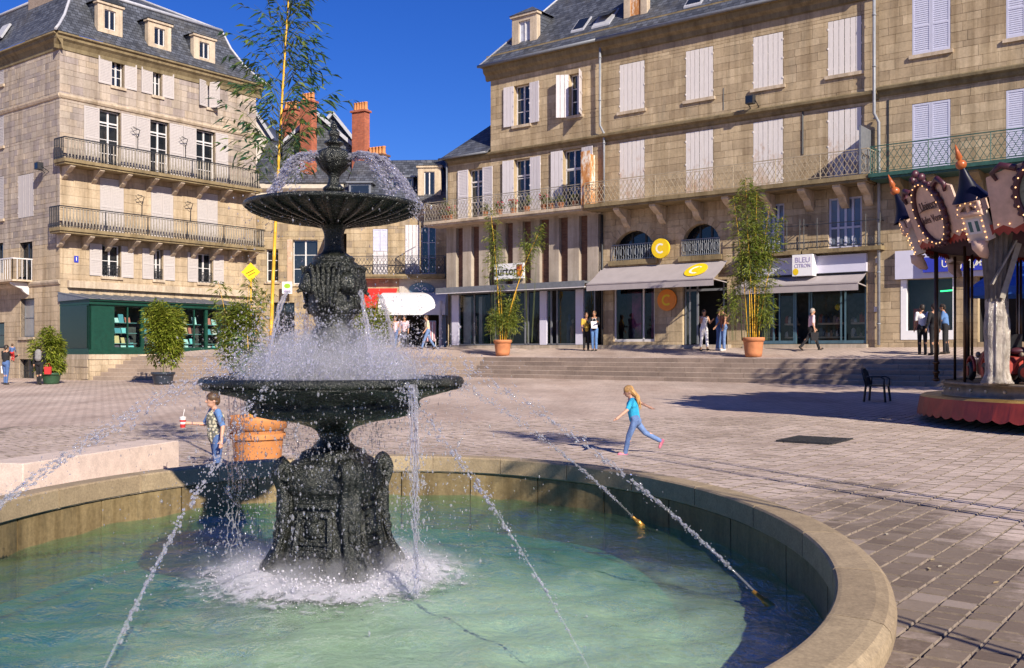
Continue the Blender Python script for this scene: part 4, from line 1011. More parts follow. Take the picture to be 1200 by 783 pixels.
for i, q in enumerate(mz):
    w = window(FR, mid, *q, dd=.08, leaves=4, rows=1, frame=M['shutter_blue'], fw=.08, sill=False, transom=.85, glass=glassm('pale reflecting glass', C(.16, .19, .26)))
    b = MB(); FR.box(b, q[0] - .9, q[1] + .9, -.5, .02, q[2] - .16, q[2] - .005); b.build('sill', M['cornice'], w)
    rl = MB()
    for z in (q[2] + .08, q[2] + 1.0): rl.bar(FR.p(q[0] - .85, -.45, z), FR.p(q[1] + .85, -.45, z), .03); [rl.bar(FR.p(u, -.45, z), FR.p(u, 0, z), .03) for u in (q[0] - .85, q[1] + .85)]
    for u in (q[0] - .85, q[1] + .85, q[0] - .3, q[1] + .3): rl.bar(FR.p(u, -.45, q[2]), FR.p(u, -.45, q[2] + 1.25), .03)
    k = int((q[1] - q[0] + 1.7) / .16)
    for j in range(k + 1):
        u = q[0] - .85 + .16 * j; rl.tube([FR.p(u, -.45, q[2] + .08), FR.p(u + .06, -.45, q[2] + .2), FR.p(u, -.45, q[2] + .33)], .012, 5, cap=False)
    rl.build('window_railing', M['iron'], w)
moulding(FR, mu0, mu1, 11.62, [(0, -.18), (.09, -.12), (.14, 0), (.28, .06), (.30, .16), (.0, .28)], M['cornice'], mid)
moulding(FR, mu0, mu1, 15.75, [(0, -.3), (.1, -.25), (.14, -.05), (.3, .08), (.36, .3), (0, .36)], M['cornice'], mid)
slab_corbels(FR, U(699) + .12, mu1 - .02, 8.42, 1.25, mid, [U(p) for p in (736, 778, 820, 862, 905, 950, 991, 1020)], M['cornice'], M['trim'], .17, .8, .3)
lattice(FR, U(699) + .15, mu1 - .04, 8.42, 9.40, -1.2, M['iron_pale'], mid, pitch=.21, r=.009)
mb = MB(); FR.box(mb, mu1 - .35, mu1 - .28, -1.24, -.02, 8.44, 10.3); mb.build('divider_panel', M['zinc'], mid)
roof_slab([FR.p(mu0, -.5, ZEAVE + .062), FR.p(mu1, -.5, ZEAVE + .062), FR.p(mu1, RD, RZ), FR.p(mu0, RD, RZ)], .08, M['slate_r'], mid)
mb = MB(); mb.tube([FR.p(mu0, -.56, ZEAVE + .03), FR.p(mu1, -.56, ZEAVE + .03)], .075, 10); mb.build('gutter', M['zinc'], mid)
dr = dormer(FR, mid, U(731, .5), U(758, .5), 16.5, 18.7, .5, M['trim'], M['slate_s'], win=False, back=2.7)
mb = MB(); a, b = U(731, .5), U(758, .5); FR.box(mb, a + (b - a) * .24, b - (b - a) * .24, .55, .6, 16.72, 18.5); mb.build('board_shutter', M['rusty'], dr)
def eaves(u0, u1, z, parent):
    mb = MB(); FR.box(mb, u0, u1, -.5, .1, z - .10, z - .03); FR.box(mb, u0, u1, 0.02, .12, z - .03, z + .62); mb.build('eaves_board', M['cornice'], parent)
    roof_slab([FR.p(u0, 11.7, z), FR.p(u1, 11.7, z), FR.p(u1, RD, RZ), FR.p(u0, RD, RZ)], .08, M['slate_r'], parent)
eaves(bum - .3, bu1, ZEAVE + .06, burt); eaves(mu0, mu1, ZEAVE + .06, mid)
def skylight(u, d, w, l, parent, open_=0):
    s = (RZ - ZEAVE) / (RD + .5); mb = MB(); q = MB()
    P = lambda uu, t, h: FR.p(uu, d + t, rz(d + t) + h)
    mb.hexa([P(u, 0, 0), P(u + w, 0, 0), P(u + w, l, 0), P(u, l, 0), P(u, 0, .08), P(u + w, 0, .08), P(u + w, l, .08), P(u, l, .08)])
    sk = mb.build('skylight', M['zinc_pale'], parent)
    h = .1 + open_
    q.hexa([P(u + .07, .07, h), P(u + w - .07, .07, h), P(u + w - .07, l - .07, .1), P(u + .07, l - .07, .1), P(u + .07, .07, h + .02), P(u + w - .07, .07, h + .02), P(u + w - .07, l - .07, .12), P(u + .07, l - .07, .12)])
    q.build('pane', M['pane'], sk)
skylight(U(672, .6), .35, .75, .75, burt); skylight(U(697, .6), .3, 1.0, .9, burt, .35); skylight(U(706, .6) - 1.1, 2.6, .8, .9, burt); skylight(U(806, .6), .2, .85, .8, mid); skylight(U(835, .6), .3, 2.6, 1.2, mid)
downpipe(FR, U(709.5), Z1F + .2, ZEAVE - .1, mid, M['pipe'], r=.055, jog=12.0)
downpipe(FR, U(707.5), 1.9, Z1F - .3, mid, M['iron'], r=.05)
# the shop with the round C signs
s_ = MB(); FR.box(s_, U(703), U(857), -.3, .4, 1.5, 1.95); s_.build('plinth', M['greycol'], mid)
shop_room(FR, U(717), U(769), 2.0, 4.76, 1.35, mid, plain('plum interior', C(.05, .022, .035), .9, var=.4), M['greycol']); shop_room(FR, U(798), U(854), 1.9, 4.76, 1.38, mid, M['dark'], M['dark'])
fm = MB(); a, b = U(719), U(767)
for u in (a, U(752), b - .08): FR.box(fm, u, u + .08, .1, .18, 2.1, 4.75)
FR.box(fm, a + .08, b - .08, .1, .18, 2.1, 2.22); sf = fm.build('shop_window', M['frame'], mid)
for x, y in ((719, 752), (752, 767)): p = MB(); FR.quad(p, U(x) + .05, U(y) - .02, 2.2, 4.72, .14); p.build('pane', M['shopglass'], sf)
pm = NT('magenta fashion poster'); pm.set(Base_Color=pm.ramp(pm.noise(1.3, 3), [(.35, C(.05, .01, .03)), (.5, C(.20, .025, .09)), (.7, C(.45, .08, .2))]), Roughness=.5)
for x, y in ((734, 745), (757, 765)): mb = MB(); FR.box(mb, U(x), U(y), .5, .54, 2.3, 4.4); mb.build('poster', pm.mat, mid)
fm = MB()
for px in (801, 806, 815, 846): FR.box(fm, U(px), U(px) + .07, .12, .2, 1.97, 4.7)
FR.box(fm, U(801), U(852), .12, .2, 4.3, 4.4); sf = fm.build('shop_door', M['zinc'], mid)
for x, y in ((801, 806), (806, 815)): p = MB(); FR.quad(p, U(x) + .06, U(y), 2.0, 4.3, .15); p.build('pane', M['shopglass'], sf)
awn = awning(FR, U(706), U(853), 5.55, 4.72, 1.35, M['awning'], mid, val=.3)
nrm = .62
# yellow C on the sloping canvas
def on_awning(u, t, w, h, mat1, mat2, zt, zb, proj, parent):
    P = lambda uu, tt, e: FR.p(uu, -(.05 + (proj - .05) * tt) - .02 * e, zt + (zb - zt) * tt - .05 * sin(pi * tt) + .03 * e)
    n = 28; mb = MB(); mb.face([P(u + w * cos(2 * pi * k / n), t + h * -sin(2 * pi * k / n), 1) for k in range(n)], 0)
    ob = mb.build('round_print', mat1, parent); c = MB()
    for k in range(20):
        a0 = radians(50) + radians(260) * k / 20; a1 = radians(50) + radians(260) * (k + 1) / 20
        Q = lambda f, a: P(u + w * f * cos(a), t - h * f * sin(a), 1.4)
        c.face([Q(.38, a0), Q(.58, a0), Q(.58, a1), Q(.38, a1)], 0)
    c.build('letter_c', mat2, ob)
on_awning(U(815, -.7), .45, .52, .36, M['yellow'], M['cream'], 5.55, 4.72, 1.35, awn)
bk = MB(); bk.bar(FR.p(U(774), 0, 6.25), FR.p(U(774), -.3, 6.25), .05); sgn = bk.build('sign_bracket', M['iron'], mid)
round_sign(FR, U(774, -.33), -.36, 6.25, .44, .1, sgn, M['yellow'], M['cream'], 'round_sign', .12)
round_sign(FR, U(783), -.13, 3.95, .48, .1, mid, M['orange'], M['yellow'], 'round_sign', .08)
# BLEU CITRON front
shop_room(FR, U(875), U(1014), 1.9, 4.9, 1.38, mid, plain('teal grey interior', C(.05, .055, .055), .9, var=.4), M['greycol'])
mb = MB(); FR.box(mb, U(873), U(1017), -.18, .05, 4.80, 5.50); fb = mb.build('fascia', M['signboard'], mid)
mb = MB(); FR.box(mb, U(873), U(1017), -.2, .04, 4.765, 4.797); mb.build('fascia_edge', M['iron'], fb)
mb = MB(); FR.box(mb, U(928.5, -.62), U(952, -.62), -.62, -.185, 4.70, 5.56); cs = mb.build('cube_sign', M['signwhite'], mid)
text_mesh('BLEU', .30, M['lilacink'], cs, FR.p(U(940.5, -.62), -.625, 5.33), FR.ex, (0, 0, 1), sx=.95); text_mesh('CITRON', .215, M['lilacink'], cs, FR.p(U(940.5, -.62), -.625, 5.10), FR.ex, (0, 0, 1), sx=.85)
n = 20; mb = MB(); cu = U(932.5, -.62); mb.face([FR.p(cu + .12 * cos(2 * pi * k / n), -.626, 4.87 + .14 * sin(2 * pi * k / n)) for k in range(n)], 0); mb.build('lemon_disc', M['yellow'], cs)
awning(FR, U(874), U(1016), 4.75, 4.32, 1.0, M['awning'], mid, val=.3)
fm = MB()
for px in (875, 905, 912, 929, 931, 947, 949.5, 984, 989, 1013): FR.box(fm, U(px), U(px) + .06, .06, .14, 1.97, 4.6)
FR.box(fm, U(875), U(1014), .06, .14, 4.55, 4.65); FR.box(fm, U(930), U(950), .055, .13, 4.05, 4.12); FR.box(fm, U(875), U(930), .058, .13, 1.97, 2.1); FR.box(fm, U(950), U(1014), .058, .13, 1.97, 2.1)
teal = plain('teal metal frame', C(.10, .18, .23), .35, var=.15, metal=.4); sf = fm.build('shop_front', teal, mid)
for x, y in ((876, 905), (912, 929), (950, 984), (990, 1013)): p = MB(); FR.quad(p, U(x), U(y), 2.1, 4.55, .1); p.build('pane', M['shopglass'], sf)
sh = MB()
for x, y in ((885, 904), (914, 928), (953, 983), (992, 1012)):
    FR.box(sh, U(x), U(y), .5, .9, 2.75, 2.82); FR.box(sh, U(x), U(y), .5, .9, 2.2, 2.26)
sh.build('display_shelf', M['trim'], mid)
rd = random.Random(4)
for nm_, x0_, x1_ in (('pane behind the bamboo', 886, 903), ('narrow pane left of the door', 915, 927), ('wide pane right of the door', 955, 981), ('rightmost pane', 993, 1011)):
    x = x0_ + 1; j_ = 0
    while x < x1_ - 1:
        for zz in (2.265, 2.825):
            mb = MB(); q = FR.p(U(x), .62, zz); hh = rd.uniform(.15, .4); mb.lathe((q.x, q.y, zz), [(.10, 0), (.12, hh * .3), (.09, hh * .8), (.02, hh)], 8, 0, rd.random()); tag(mb.build('display_bag', M['garment'], None, None, (q.x, q.y, zz)), ORD[j_] + ' item from left on ' + ('lower' if zz < 2.5 else 'upper') + ' shelf, ' + nm_ + ', lilac fascia', 'bag', 'goods in the window under the lilac fascia')
        x += 3.2; j_ += 1
mb = MB(); q = FR.p(U(977), .5, 3.45); mb.ell(q, .13, .13, .13); tag(mb.build('lemon_lamp', M['yellow'], None, None, tuple(q)), 'yellow ball hanging in the shop window under the lilac fascia', 'ball')
s_ = MB(); FR.box(s_, U(873), U(1018), -.25, .4, 1.5, 1.94); s_.build('plinth', M['greycol'], mid)
mb = MB(); 
for px, zz in ((880, 12.02), (1008, 6.2)): pass
# floodlight, cables
def floodlight(F, u, z, d, label, sgn=1):
    t = thing('floodlight', label, 'floodlight', tuple(F.p(u, d, z))); mb = MB()
    F.box(mb, u - .17, u + .17, d - .2, d + .08, z - .17, z + .17); mb.build('housing', M['iron'], t)
    g = MB(); F.quad(g, u - .14, u + .14, z - .13, z + .13, d - .204); g.build('glass', M['pane'], t)
    b = MB(); b.bar(F.p(u - .19, d - .02, z - .02), F.p(u - .19, 0, z - .25), .03); b.bar(F.p(u + .19, d - .02, z - .02), F.p(u + .19, 0, z - .25), .03); b.build('bracket', M['iron'], t)
floodlight(FR, U(880.5, -.35), 12.18, -.38, 'black floodlight on the stone string course between shuttered windows')
cbx = MB(); cbx.bar(FR.p(U(941), -.02, 9.7), FR.p(U(941), -.02, 11.55), .05); cbx.build('cable_duct', M['iron'], mid)
cbx = MB(); cbx.bar(FR.p(U(848), -.01, 12.05), FR.p(U(848), -.01, 13.0), .03); cbx.build('cable', M['iron'], mid)
# ---- end house at the right --------------------------------------------
eu0, eu1 = mu1, U(1330)
endh = thing('end_house', 'stone house at the right edge with pale louvred shutters above a blue shop sign', 'house', tuple(FR.p(eu0, 0, 1.6)))
e_t = [(1069, 1114), (1179, 1226), (1282, 1322)]; he = []
for a, b in e_t: he += [(U(a), U(b), 12.95, 15.2), (U(a), U(b), 8.44, 11.1)]
he += [(U(1056), U(1120), 2.1, 4.4), (U(1146), U(1215), 2.0, 4.4)]
ashlar(FR, eu0, eu1, 1.5, 16.6, he, .33, (.5, 1.0), M['stone_right'], M['mortar_r'], endh, 220, seed=31)
shell(FR, eu0, eu1, 9, 1.5, 16.6, endh, M['mortar_r'], inner=1.4)
for a, b in e_t:
    for zz in ((12.95, 15.2), (8.44, 11.1)):
        q = (U(a), U(b), *zz); w = window(FR, endh, *q, dd=.18, panes=False, sill=zz[0] > 9); closed_pair(FR, w, *q, M['shutter_blue'], True)
moulding(FR, eu0, eu1, 11.72, [(0, -.18), (.09, -.12), (.14, 0), (.28, .06), (.30, .16), (.0, .28)], M['cornice'], endh)
moulding(FR, eu0, eu1, 16.25, [(0, -.3), (.1, -.25), (.14, -.05), (.3, .08), (.36, .3), (0, .36)], M['cornice'], endh)
slab_corbels(FR, eu0 + .02, eu1, 8.40, 1.3, endh, [U(p) for p in (1060, 1100, 1150, 1200)], M['iron_green'], M['cornice'], .14, .7, .3)
lattice(FR, eu0 + .08, eu1, 8.40, 9.42, -1.25, M['iron_green'], endh, pitch=.23, r=.008)
roof_slab([FR.p(eu0, -.5, 16.65), FR.p(eu1, -.5, 16.65), FR.p(eu1, RD, RZ + .4), FR.p(eu0, RD, RZ + .4)], .08, M['slate_r'], endh)
eaves(eu0, eu1, 16.65, endh)
downpipe(FR, U(1031.5), 1.9, 16.5, endh, M['pipe'], d=-.16, r=.06, jog=10.7)
mb = MB(); FR.box(mb, U(1040), U(1042), -.03, .0, 8.6, 11.4); mb.build('cable_duct', M['iron'], endh)
mb = MB(); FR.box(mb, U(1051), eu1 - .5, -.22, .0, 4.42, 5.50); fb = mb.build('fascia', M['signboard'], endh)
mb = MB(); FR.box(mb, U(1085), eu1 - .7, -.40, -.225, 4.62, 5.18); bs = mb.build('blue_sign', M['signblue'], endh)
u0 = U(1103, -.4)
text_mesh('UN JOUR', .40, M['cream'], bs, FR.p(u0, -.406, 4.90), FR.ex, (0, 0, 1), 'LEFT', sx=.92)
text_mesh('AILLEURS', .40, M['cream'], bs, FR.p(U(1142, -.4), -.406, 4.90), FR.ex, (0, 0, 1), 'LEFT', sx=.92)
mb = MB(); u = U(1137.5, -.4); [FR.box(mb, u - .13 + .025 * k, u + .13 - .025 * k, -.408 - .003 * k, -.402, 4.70 + .11 * k, 4.80 + .11 * k) for k in range(4)]; mb.build('tower_emblem', M['cream'], bs)
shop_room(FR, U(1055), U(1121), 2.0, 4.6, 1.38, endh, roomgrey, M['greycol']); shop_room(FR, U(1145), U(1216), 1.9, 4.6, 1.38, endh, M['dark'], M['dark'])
fm = MB(); a, b = U(1056), U(1120)
FR.box(fm, a, a + .22, -.03, .2, 2.1, 4.4); FR.box(fm, b - .1, b, -.03, .2, 2.1, 4.4); FR.box(fm, a + .22, b - .1, -.03, .2, 2.1, 2.45); sf = fm.build('shop_window', M['signwhite'], endh)
p = MB(); FR.quad(p, a + .22, b - .1, 2.45, 4.4, .12); p.build('pane', M['shopglass'], sf)
mb = MB(); mb.tube([FR.p(U(1097), .6, 3.95), FR.p(U(1116), .6, 3.98)], .03, 6); gl_ = NT('green neon tube'); gl_.set(Base_Color=C(.1, .8, .3), Emission_Color=C(.05, 1, .3), Emission_Strength=1.2); mb.build('neon_tube', gl_.mat, endh)
mb = MB(); FR.box(mb, U(1067), U(1076), .4, .9, 2.4, 3.3); mb.build('red_counter', plain('red counter', C(.45, .03, .03), .5), endh)
for px, zz in ((1029, 5.2), (1027, 3.3)): mb = MB(); FR.box(mb, U(px) - .06, U(px) + .06, -.1, 0, zz - .1, zz + .1); mb.build('meter_box', M['frame'], mid)
# ================================================================== LEFT CORNER BUILDING
CO = (-21.8, 48.0)
FL = Face(CO, (.607, .795)); FS = Face(CO, (.795, -.607))   # long front, and the narrow side turned to the camera
UL, US = FL.u, FS.u
left = thing('corner_mansion', 'tall golden stone corner building with two long balconies and slate mansard roof', 'building', (CO[0], CO[1], .2))
LW = UL(300)
zt3 = (15.05, 16.45); zt2 = (10.85, 13.75); zt1 = (7.58, 10.35); zt0m = (5.42, 7.0)
r3 = [(131, 145), (179, 189.5), (243, 252)]; r2 = [(116.5, 141), (176, 198), (230, 252)]; r1 = [(117, 145), (177, 203), (231, 255)]; r0 = [(119.5, 141), (180, 190.5), (232, 249)]
hl = []
for rr, zz in ((r3, zt3), (r2, zt2), (r1, zt1), (r0, zt0m)):
    for a, b in rr: hl.append((UL(a), UL(b), zz[0], zz[1]))
ashlar(FL, 0, LW, .1, 10.6, hl, .38, (.6, 1.2), M['stone_left'], M['mortar'], left, 110, seed=41, rough=.005)
ashlar(FL, 0, LW, 10.6, 16.75, hl, .34, (.4, .9), M['stone_upper'], M['mortar'], left, 110, seed=43, rough=.009)
hs_ = [(US(21), US(39.5), FS.z(30, 255), FS.z(30, 204)), (US(24), US(40), FS.z(32, 395), FS.z(32, 350)), (US(23), US(40), .1, FS.z(32, 421)), (US(23), US(38), FS.z(30, 330), FS.z(30, 284)),
       (US(-14), US(4.5), FS.z(0, 100), FS.z(0, 66)), (US(-14), US(4.5), FS.z(0, 172), FS.z(0, 128)), (US(-14), US(4.5), FS.z(0, 257), FS.z(0, 207)), (US(-12), US(3.5), FS.z(0, 320), FS.z(0, 285)), (US(-20), US(5), FS.z(0, 408), FS.z(0, 378))]
ashlar(FS, -16, 0, .1, 6.9, hs_, .36, (.5, 1.0), M['stone_left'], M['mortar'], left, 40, seed=42, rough=.006)
ashlar(FS, -16, 0, 6.9, 16.75, hs_, .27, (.3, .7), M['stone_upper'], M['mortar'], left, 40, seed=44, rough=.014)
sh = MB(); P = FL.p
for (a, b) in ((0, LW),):
    sh.face([P(LW, 0, 0), P(LW, 14, 0), P(LW, 14, 16.8), P(LW, 0, 16.8)], 0); sh.face([P(0, 16, 0), P(0, 16, 16.8), P(LW, 16, 16.8), P(LW, 16, 0)], 0); sh.face([P(.05, .05, 16.78), P(LW, .05, 16.78), P(LW, 16, 16.78), P(.05, 16, 16.78)], 0)
sh.build('side_wall', M['mortar'], left)
ii = MB(); ii.face([P(1.0, 1.2, 0), P(LW, 1.2, 0), P(LW, 1.2, 16.7), P(1.0, 1.2, 16.7)], 0); ii.face([P(1.0, 1.2, 0), P(1.0, 1.2, 16.7), P(1.0, 16, 16.7), P(1.0, 16, 0)], 0); ii.build('interior', M['dark'], left)
SL = M['shutter_l']
def shut2(F, w, q, wl, wr, al=178, ar=2, lv=True):
    shutter(F, w, q[0] - .03, q[2], q[3], wl, al, SL, lv); shutter(F, w, q[1] + .03, q[2], q[3], wr, ar, SL, lv)
k3 = [hl[0], hl[1], hl[2]]
w = window(FL, left, *k3[0], leaves=2, rows=3); shut2(FL, w, k3[0], .72, .66)
w = window(FL, left, *k3[1], leaves=2, rows=2); shut2(FL, w, k3[1], .66, .66)
w = window(FL, left, *k3[2], leaves=2, rows=2); shutter(FL, w, k3[2][0] - .03, *zt3, .62, 165, SL); shutter(FL, w, k3[2][0] + .1, *zt3, .6, 60, SL)
for i, q in enumerate(hl[3:6]):
    w = window(FL, left, *q, leaves=2, rows=4, sill=False, transom=2.3); shut2(FL, w, q, .82, .78)
for q in hl[6:9]:
    w = window(FL, left, *q, dd=.14, panes=False, sill=False); closed_pair(FL, w, *q, SL, True)
for q in hl[9:12]:
    w = window(FL, left, *q, leaves=2, rows=2); shut2(FL, w, q, .66, .66)
    rl = MB()
    for z in (q[2] + .06, q[2] + .55): rl.bar(FL.p(q[0], .02, z), FL.p(q[1], .02, z), .03)
    k = 8
    for j in range(k + 1): u = q[0] + (q[1] - q[0]) * j / k; rl.bar(FL.p(u, .02, q[2]), FL.p(u, .02, q[2] + .55), .018)
    for j in range(4): u = q[0] + (q[1] - q[0]) * (j + .5) / 4; rl.tube([FL.p(u + .08 * cos(t * pi / 5), .015, q[2] + .3 + .14 * sin(t * pi / 5)) for t in range(11)], .012, 5, cap=False)
    rl.build('window_railing', M['iron'], w)
for i, q in enumerate(hs_):
    if i in (0, 5, 4, 6):
        w = window(FS, left, *q, dd=.1, panes=False, sill=(i != 0)); closed_pair(FS, w, *q, SL, i != 0)
    else:
        w = window(FS, left, *q, dd=.2, leaves=2 if i != 1 else 1, rows=2, frame=M['iron'] if i != 1 else M['zinc'], glass=None if i != 1 else plain('frosted grey pane', C(.28, .27, .27), .3, var=.1), sill=i == 1)
# white railed box balcony on the side
bb = MB(); ua, ub = US(-14), US(38)
FS.box(bb, ua, ub, -1.0, .0, FS.z(30, 331), FS.z(30, 329)); bo = bb.build('balcony_slab', M['trim'], left)
rl = MB(); z0, z1 = FS.z(30, 329), FS.z(30, 305)
rl.bar(FS.p(ua, -1, z1), FS.p(ub, -1, z1), .06); rl.bar(FS.p(ub, -1, z1), FS.p(ub, 0, z1), .06); k = 20
for j in range(k + 1): u = ua + (ub - ua) * j / k; rl.bar(FS.p(u, -1, z0), FS.p(u, -1, z1), .03)
for j in range(5): rl.bar(FS.p(ub, -1 + j * .24, z0), FS.p(ub, -1 + j * .24, z1), .03)
FS.box(rl, ua, ua + (ub - ua) * .55, -.985, -.97, z0 + .05, z1 - .05); rl.build('railing', M['frame'], left)
corbel(FS, ub - .4, .15, FS.z(30, 332), .9, .6, M['frame'], left)
# string courses and eaves
for z in (13.95,): moulding(FL, -.06, LW + .05, z, [(0, -.08), (.07, -.04), (.12, .06), (.12, .14), (0, .2)], M['trim'], left, 'string_course'); moulding(FS, -16, .06, z, [(0, -.08), (.07, -.04), (.12, .06), (.12, .14), (0, .2)], M['trim'], left, 'string_course')
moulding(FS, -16, .06, 4.95, [(0, -.08), (.07, -.04), (.12, .06), (.12, .14), (0, .2)], M['trim'], left, 'string_course')
ev = [(0, -.5), (.06, -.48), (.08, -.3), (.2, -.12), (.32, -.02), (.34, .12), (.45, .16), (.45, .24), (0, .3)]
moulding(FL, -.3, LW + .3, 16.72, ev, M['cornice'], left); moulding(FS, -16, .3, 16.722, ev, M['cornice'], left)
# balconies
for z, (pa, pb), tp in ((10.85, (75.5, 307), 1.0), (7.55, (70, 312), .95)):
    pr = 1.0; u0, u1 = UL(pa, -pr), UL(pb, -pr)
    b = MB(); FL.box(b, u0, u1, -pr, .02, z - .16, z); FL.box(b, u0 + .05, u1 - .05, -pr + .08, .02, z - .26, z - .162); b.build('balcony_slab', M['cornice'], left)
    balusters(FL, u0 + .04, u1 - .04, z, z + 1.0, -pr + .05, M['iron'], M['iron_rail'], left)
    n = 8 if z > 9 else 10
    for k in range(n): corbel(FL, u0 + .5 + (u1 - u0 - 1.0) * k / (n - 1), .24, z - .265, .85, .62, M['trim'], left)
# small iron lamp brackets between shutters
lbm = MB()
for px, z in ((160, 13.0), (216, 13.0), (165, 9.6), (222, 9.6)):
    u = UL(px); lbm.tube([FL.p(u, 0, z - .9), FL.p(u, -.1, z - .9), FL.p(u, -.12, z - .3), FL.p(u, -.3, z), FL.p(u - .5, -.5, z + .05)], .02, 5); lbm.tube([FL.p(u, -.12, z - .35), FL.p(u - .5, -.3, z + .02), FL.p(u, -.1, z + .1)], .015, 5)
lbm.build('bracket', M['iron'], left)
# house-number plate
mb = MB(); FL.box(mb, UL(86.5), UL(91.5), -.03, 0, 6.0, 6.32); pl_ = mb.build('number_plate', M['signblue'], left)
text_mesh('1', .24, M['signwhite'], pl_, FL.p(UL(89), -.033, 6.16), FL.ex, (0, 0, 1), stroke=.006)
floodlight(FS, US(55), FS.z(55, 196), -.35, 'black floodlight near the corner of the golden stone building')
mb = MB(); FS.box(mb, US(55) - .12, US(55) + .12, -.12, 0, 4.2, 4.5)
# mansard roof
def mans(F, u0, u1, s0, s1, mat, parent, depth=5.5, zl=16.98, prof=((-.45, 0), (-.1, .35), (.5, 1.1), (1.0, 2.0), (1.35, 3.0), (5.2, 4.9))):
    for (d0, a0), (d1, a1) in zip(prof[:-1], prof[1:]):
        i0, i1 = d0 , d1
        mb = MB(); n = 1
        mb.face([F.p(u0 + s0 * i0, d0, zl + a0), F.p(u1 - s1 * i0, d0, zl + a0), F.p(u1 - s1 * i1, d1, zl + a1), F.p(u0 + s0 * i1, d1, zl + a1)], 0)
        mb.build('roof', mat, parent)
mans(FL, 0, LW, 1, 1, M['slate_l'], left); mans(FS, -16, 0, 0, 1, M['slate_r'], left)
FRs = Face(tuple(FL.p(LW, 0, 0))[:2], (-.795, .607))
mans(FRs, 0, 14, 1, 1, M['slate_r'], left)
mb = MB(); rp_ = [(-.45, 0), (-.1, .35), (.5, 1.1), (1.0, 2.0), (1.35, 3.0), (5.2, 4.9)]
mb.tube([FL.p(d, d, 17.02 + a) for d, a in rp_], .07, 8); mb.tube([FL.p(LW - d, d, 17.02 + a) for d, a in rp_], .07, 8)
mb.tube([FL.p(1.35, 1.35, 20.02), FL.p(LW - 1.35, 1.35, 20.02)], .10, 8); mb.tube([FS.p(-1.35, 1.35, 20.02), FS.p(-16, 1.35, 20.02)], .08, 8); mb.build('ridge', M['zinc_pale'], left)
for a, b, y0_, y1_ in ((114.5, 143.5, 40, 7), (173.5, 200.5, 58, 28), (227, 252, 73, 45)):
    c = (a + b) / 2; d0 = .12
    dormer(FL, left, UL(a, d0), UL(b, d0), FL.z(c, y0_, d0), FL.z(c, y1_, d0), d0, M['trim'], M['slate_r'], back=1.7, hip=False)
ck = MB(); FS.box(ck, US(33, 1.2), US(62, 1.2), 1.2, 2.4, 17.5, 24); ck.build('chimney', M['greybrick'], left)
mb = MB(); FS.box(mb, US(33, 1.2) - .12, US(62, 1.2) + .12, 1.08, 2.52, 17.4, 18.3); mb.build('chimney_flashing', M['zinc_pale'], left)
sk = MB(); u = US(6, .8); 
sk.hexa([FS.p(u - .4, .45, 18.15), FS.p(u + .4, .45, 18.15), FS.p(u + .4, .95, 19.0), FS.p(u - .4, .95, 19.0), FS.p(u - .4, .35, 18.2), FS.p(u + .4, .35, 18.2), FS.p(u + .4, .85, 19.05), FS.p(u - .4, .85, 19.05)]); sk.build('skylight', M['zinc_pale'], left)
# ---- bookshop front ---------------------------------------------------
BP = 2.6
bw1 = UL(292, -BP); zb0, zb1 = 1.52, 4.12
GR = M['green']
bk = MB(); FL.box(bk, .0, bw1, -BP, .0, zb0, zb0 + .22); FL.box(bk, 0, bw1, -BP - .06, 0, 3.90, 4.03); FL.box(bk, -.06, bw1, -BP - .16, 0, 4.033, 4.10); FL.box(bk, -.02, bw1, -BP - .1, 0, 3.86, 3.897)
bsh = bk.build('shop_front', GR, left)
dk = MB(); FL.box(dk, -.03, .02, -BP + .12, -.15, zb0 + .3, 3.8); dk.build('side_panel', plain('near black glazed panel', C(.008, .02, .016), .15), bsh)
pn = [(104, 134), (165.5, 169), (212, 215), (240.5, 243.5), (272, 292)]
g_ = MB(); FL.box(g_, 0, .12, -BP, 0, zb0 + .22, 3.86); 
g_.build('shop_pillar', GR, bsh)
for a, b in pn:
    g_ = MB(); FL.box(g_, UL(a, -BP) if a > 104 else 0.0, UL(b, -BP), -BP + (.001 if a > 104 else 0), -BP + .14, zb0 + .222, 3.858); g_.build('shop_pillar', GR, bsh)
wins_b = [(134, 165.5), (169, 212), (215, 240.5), (243.5, 272)]
roomb = plain('bookshop interior', C(.05, .06, .06), .9, var=.5, scale=1.5)
rm = MB(); P = FL.p; ua, ub = UL(134, -BP), UL(272, -BP)
rm.face([P(ua, -1.2, zb0), P(ub, -1.2, zb0), P(ub, -1.2, 3.9), P(ua, -1.2, 3.9)], 0); rm.face([P(ua, -BP + .1, zb0 + .222), P(ub, -BP + .1, zb0 + .222), P(ub, -1.2, zb0 + .222), P(ua, -1.2, zb0 + .222)], 0); rm.build('shop_room', roomb, bsh)
for a, b in wins_b:
    ua, ub = UL(a, -BP), UL(b, -BP)
    f = MB(); FL.box(f, ua, ub, -BP + .02, -BP + .08, zb0 + .222, zb0 + .34); FL.box(f, ua, ub, -BP + .02, -BP + .08, 3.80, 3.857); FL.box(f, (ua + ub) / 2 - .03, (ua + ub) / 2 + .03, -BP + .02, -BP + .08, zb0 + .34, 3.80)
    w = f.build('display_window', GR, bsh)
    for x, y in ((ua, (ua + ub) / 2 - .03), ((ua + ub) / 2 + .03, ub)): p = MB(); FL.quad(p, x, y, zb0 + .34, 3.80, -BP + .05); p.build('pane', M['shopglass'], w)
    s = MB()
    for z in (2.05, 2.55, 3.05): FL.box(s, ua + .1, ub - .1, -BP + .22, -BP + .5, z - .03, z)
    s.build('display_shelf', plain('pale teal shelf', C(.12, .30, .30), .5) if a == 134 else bpy.data.materials['pale teal shelf'], w)
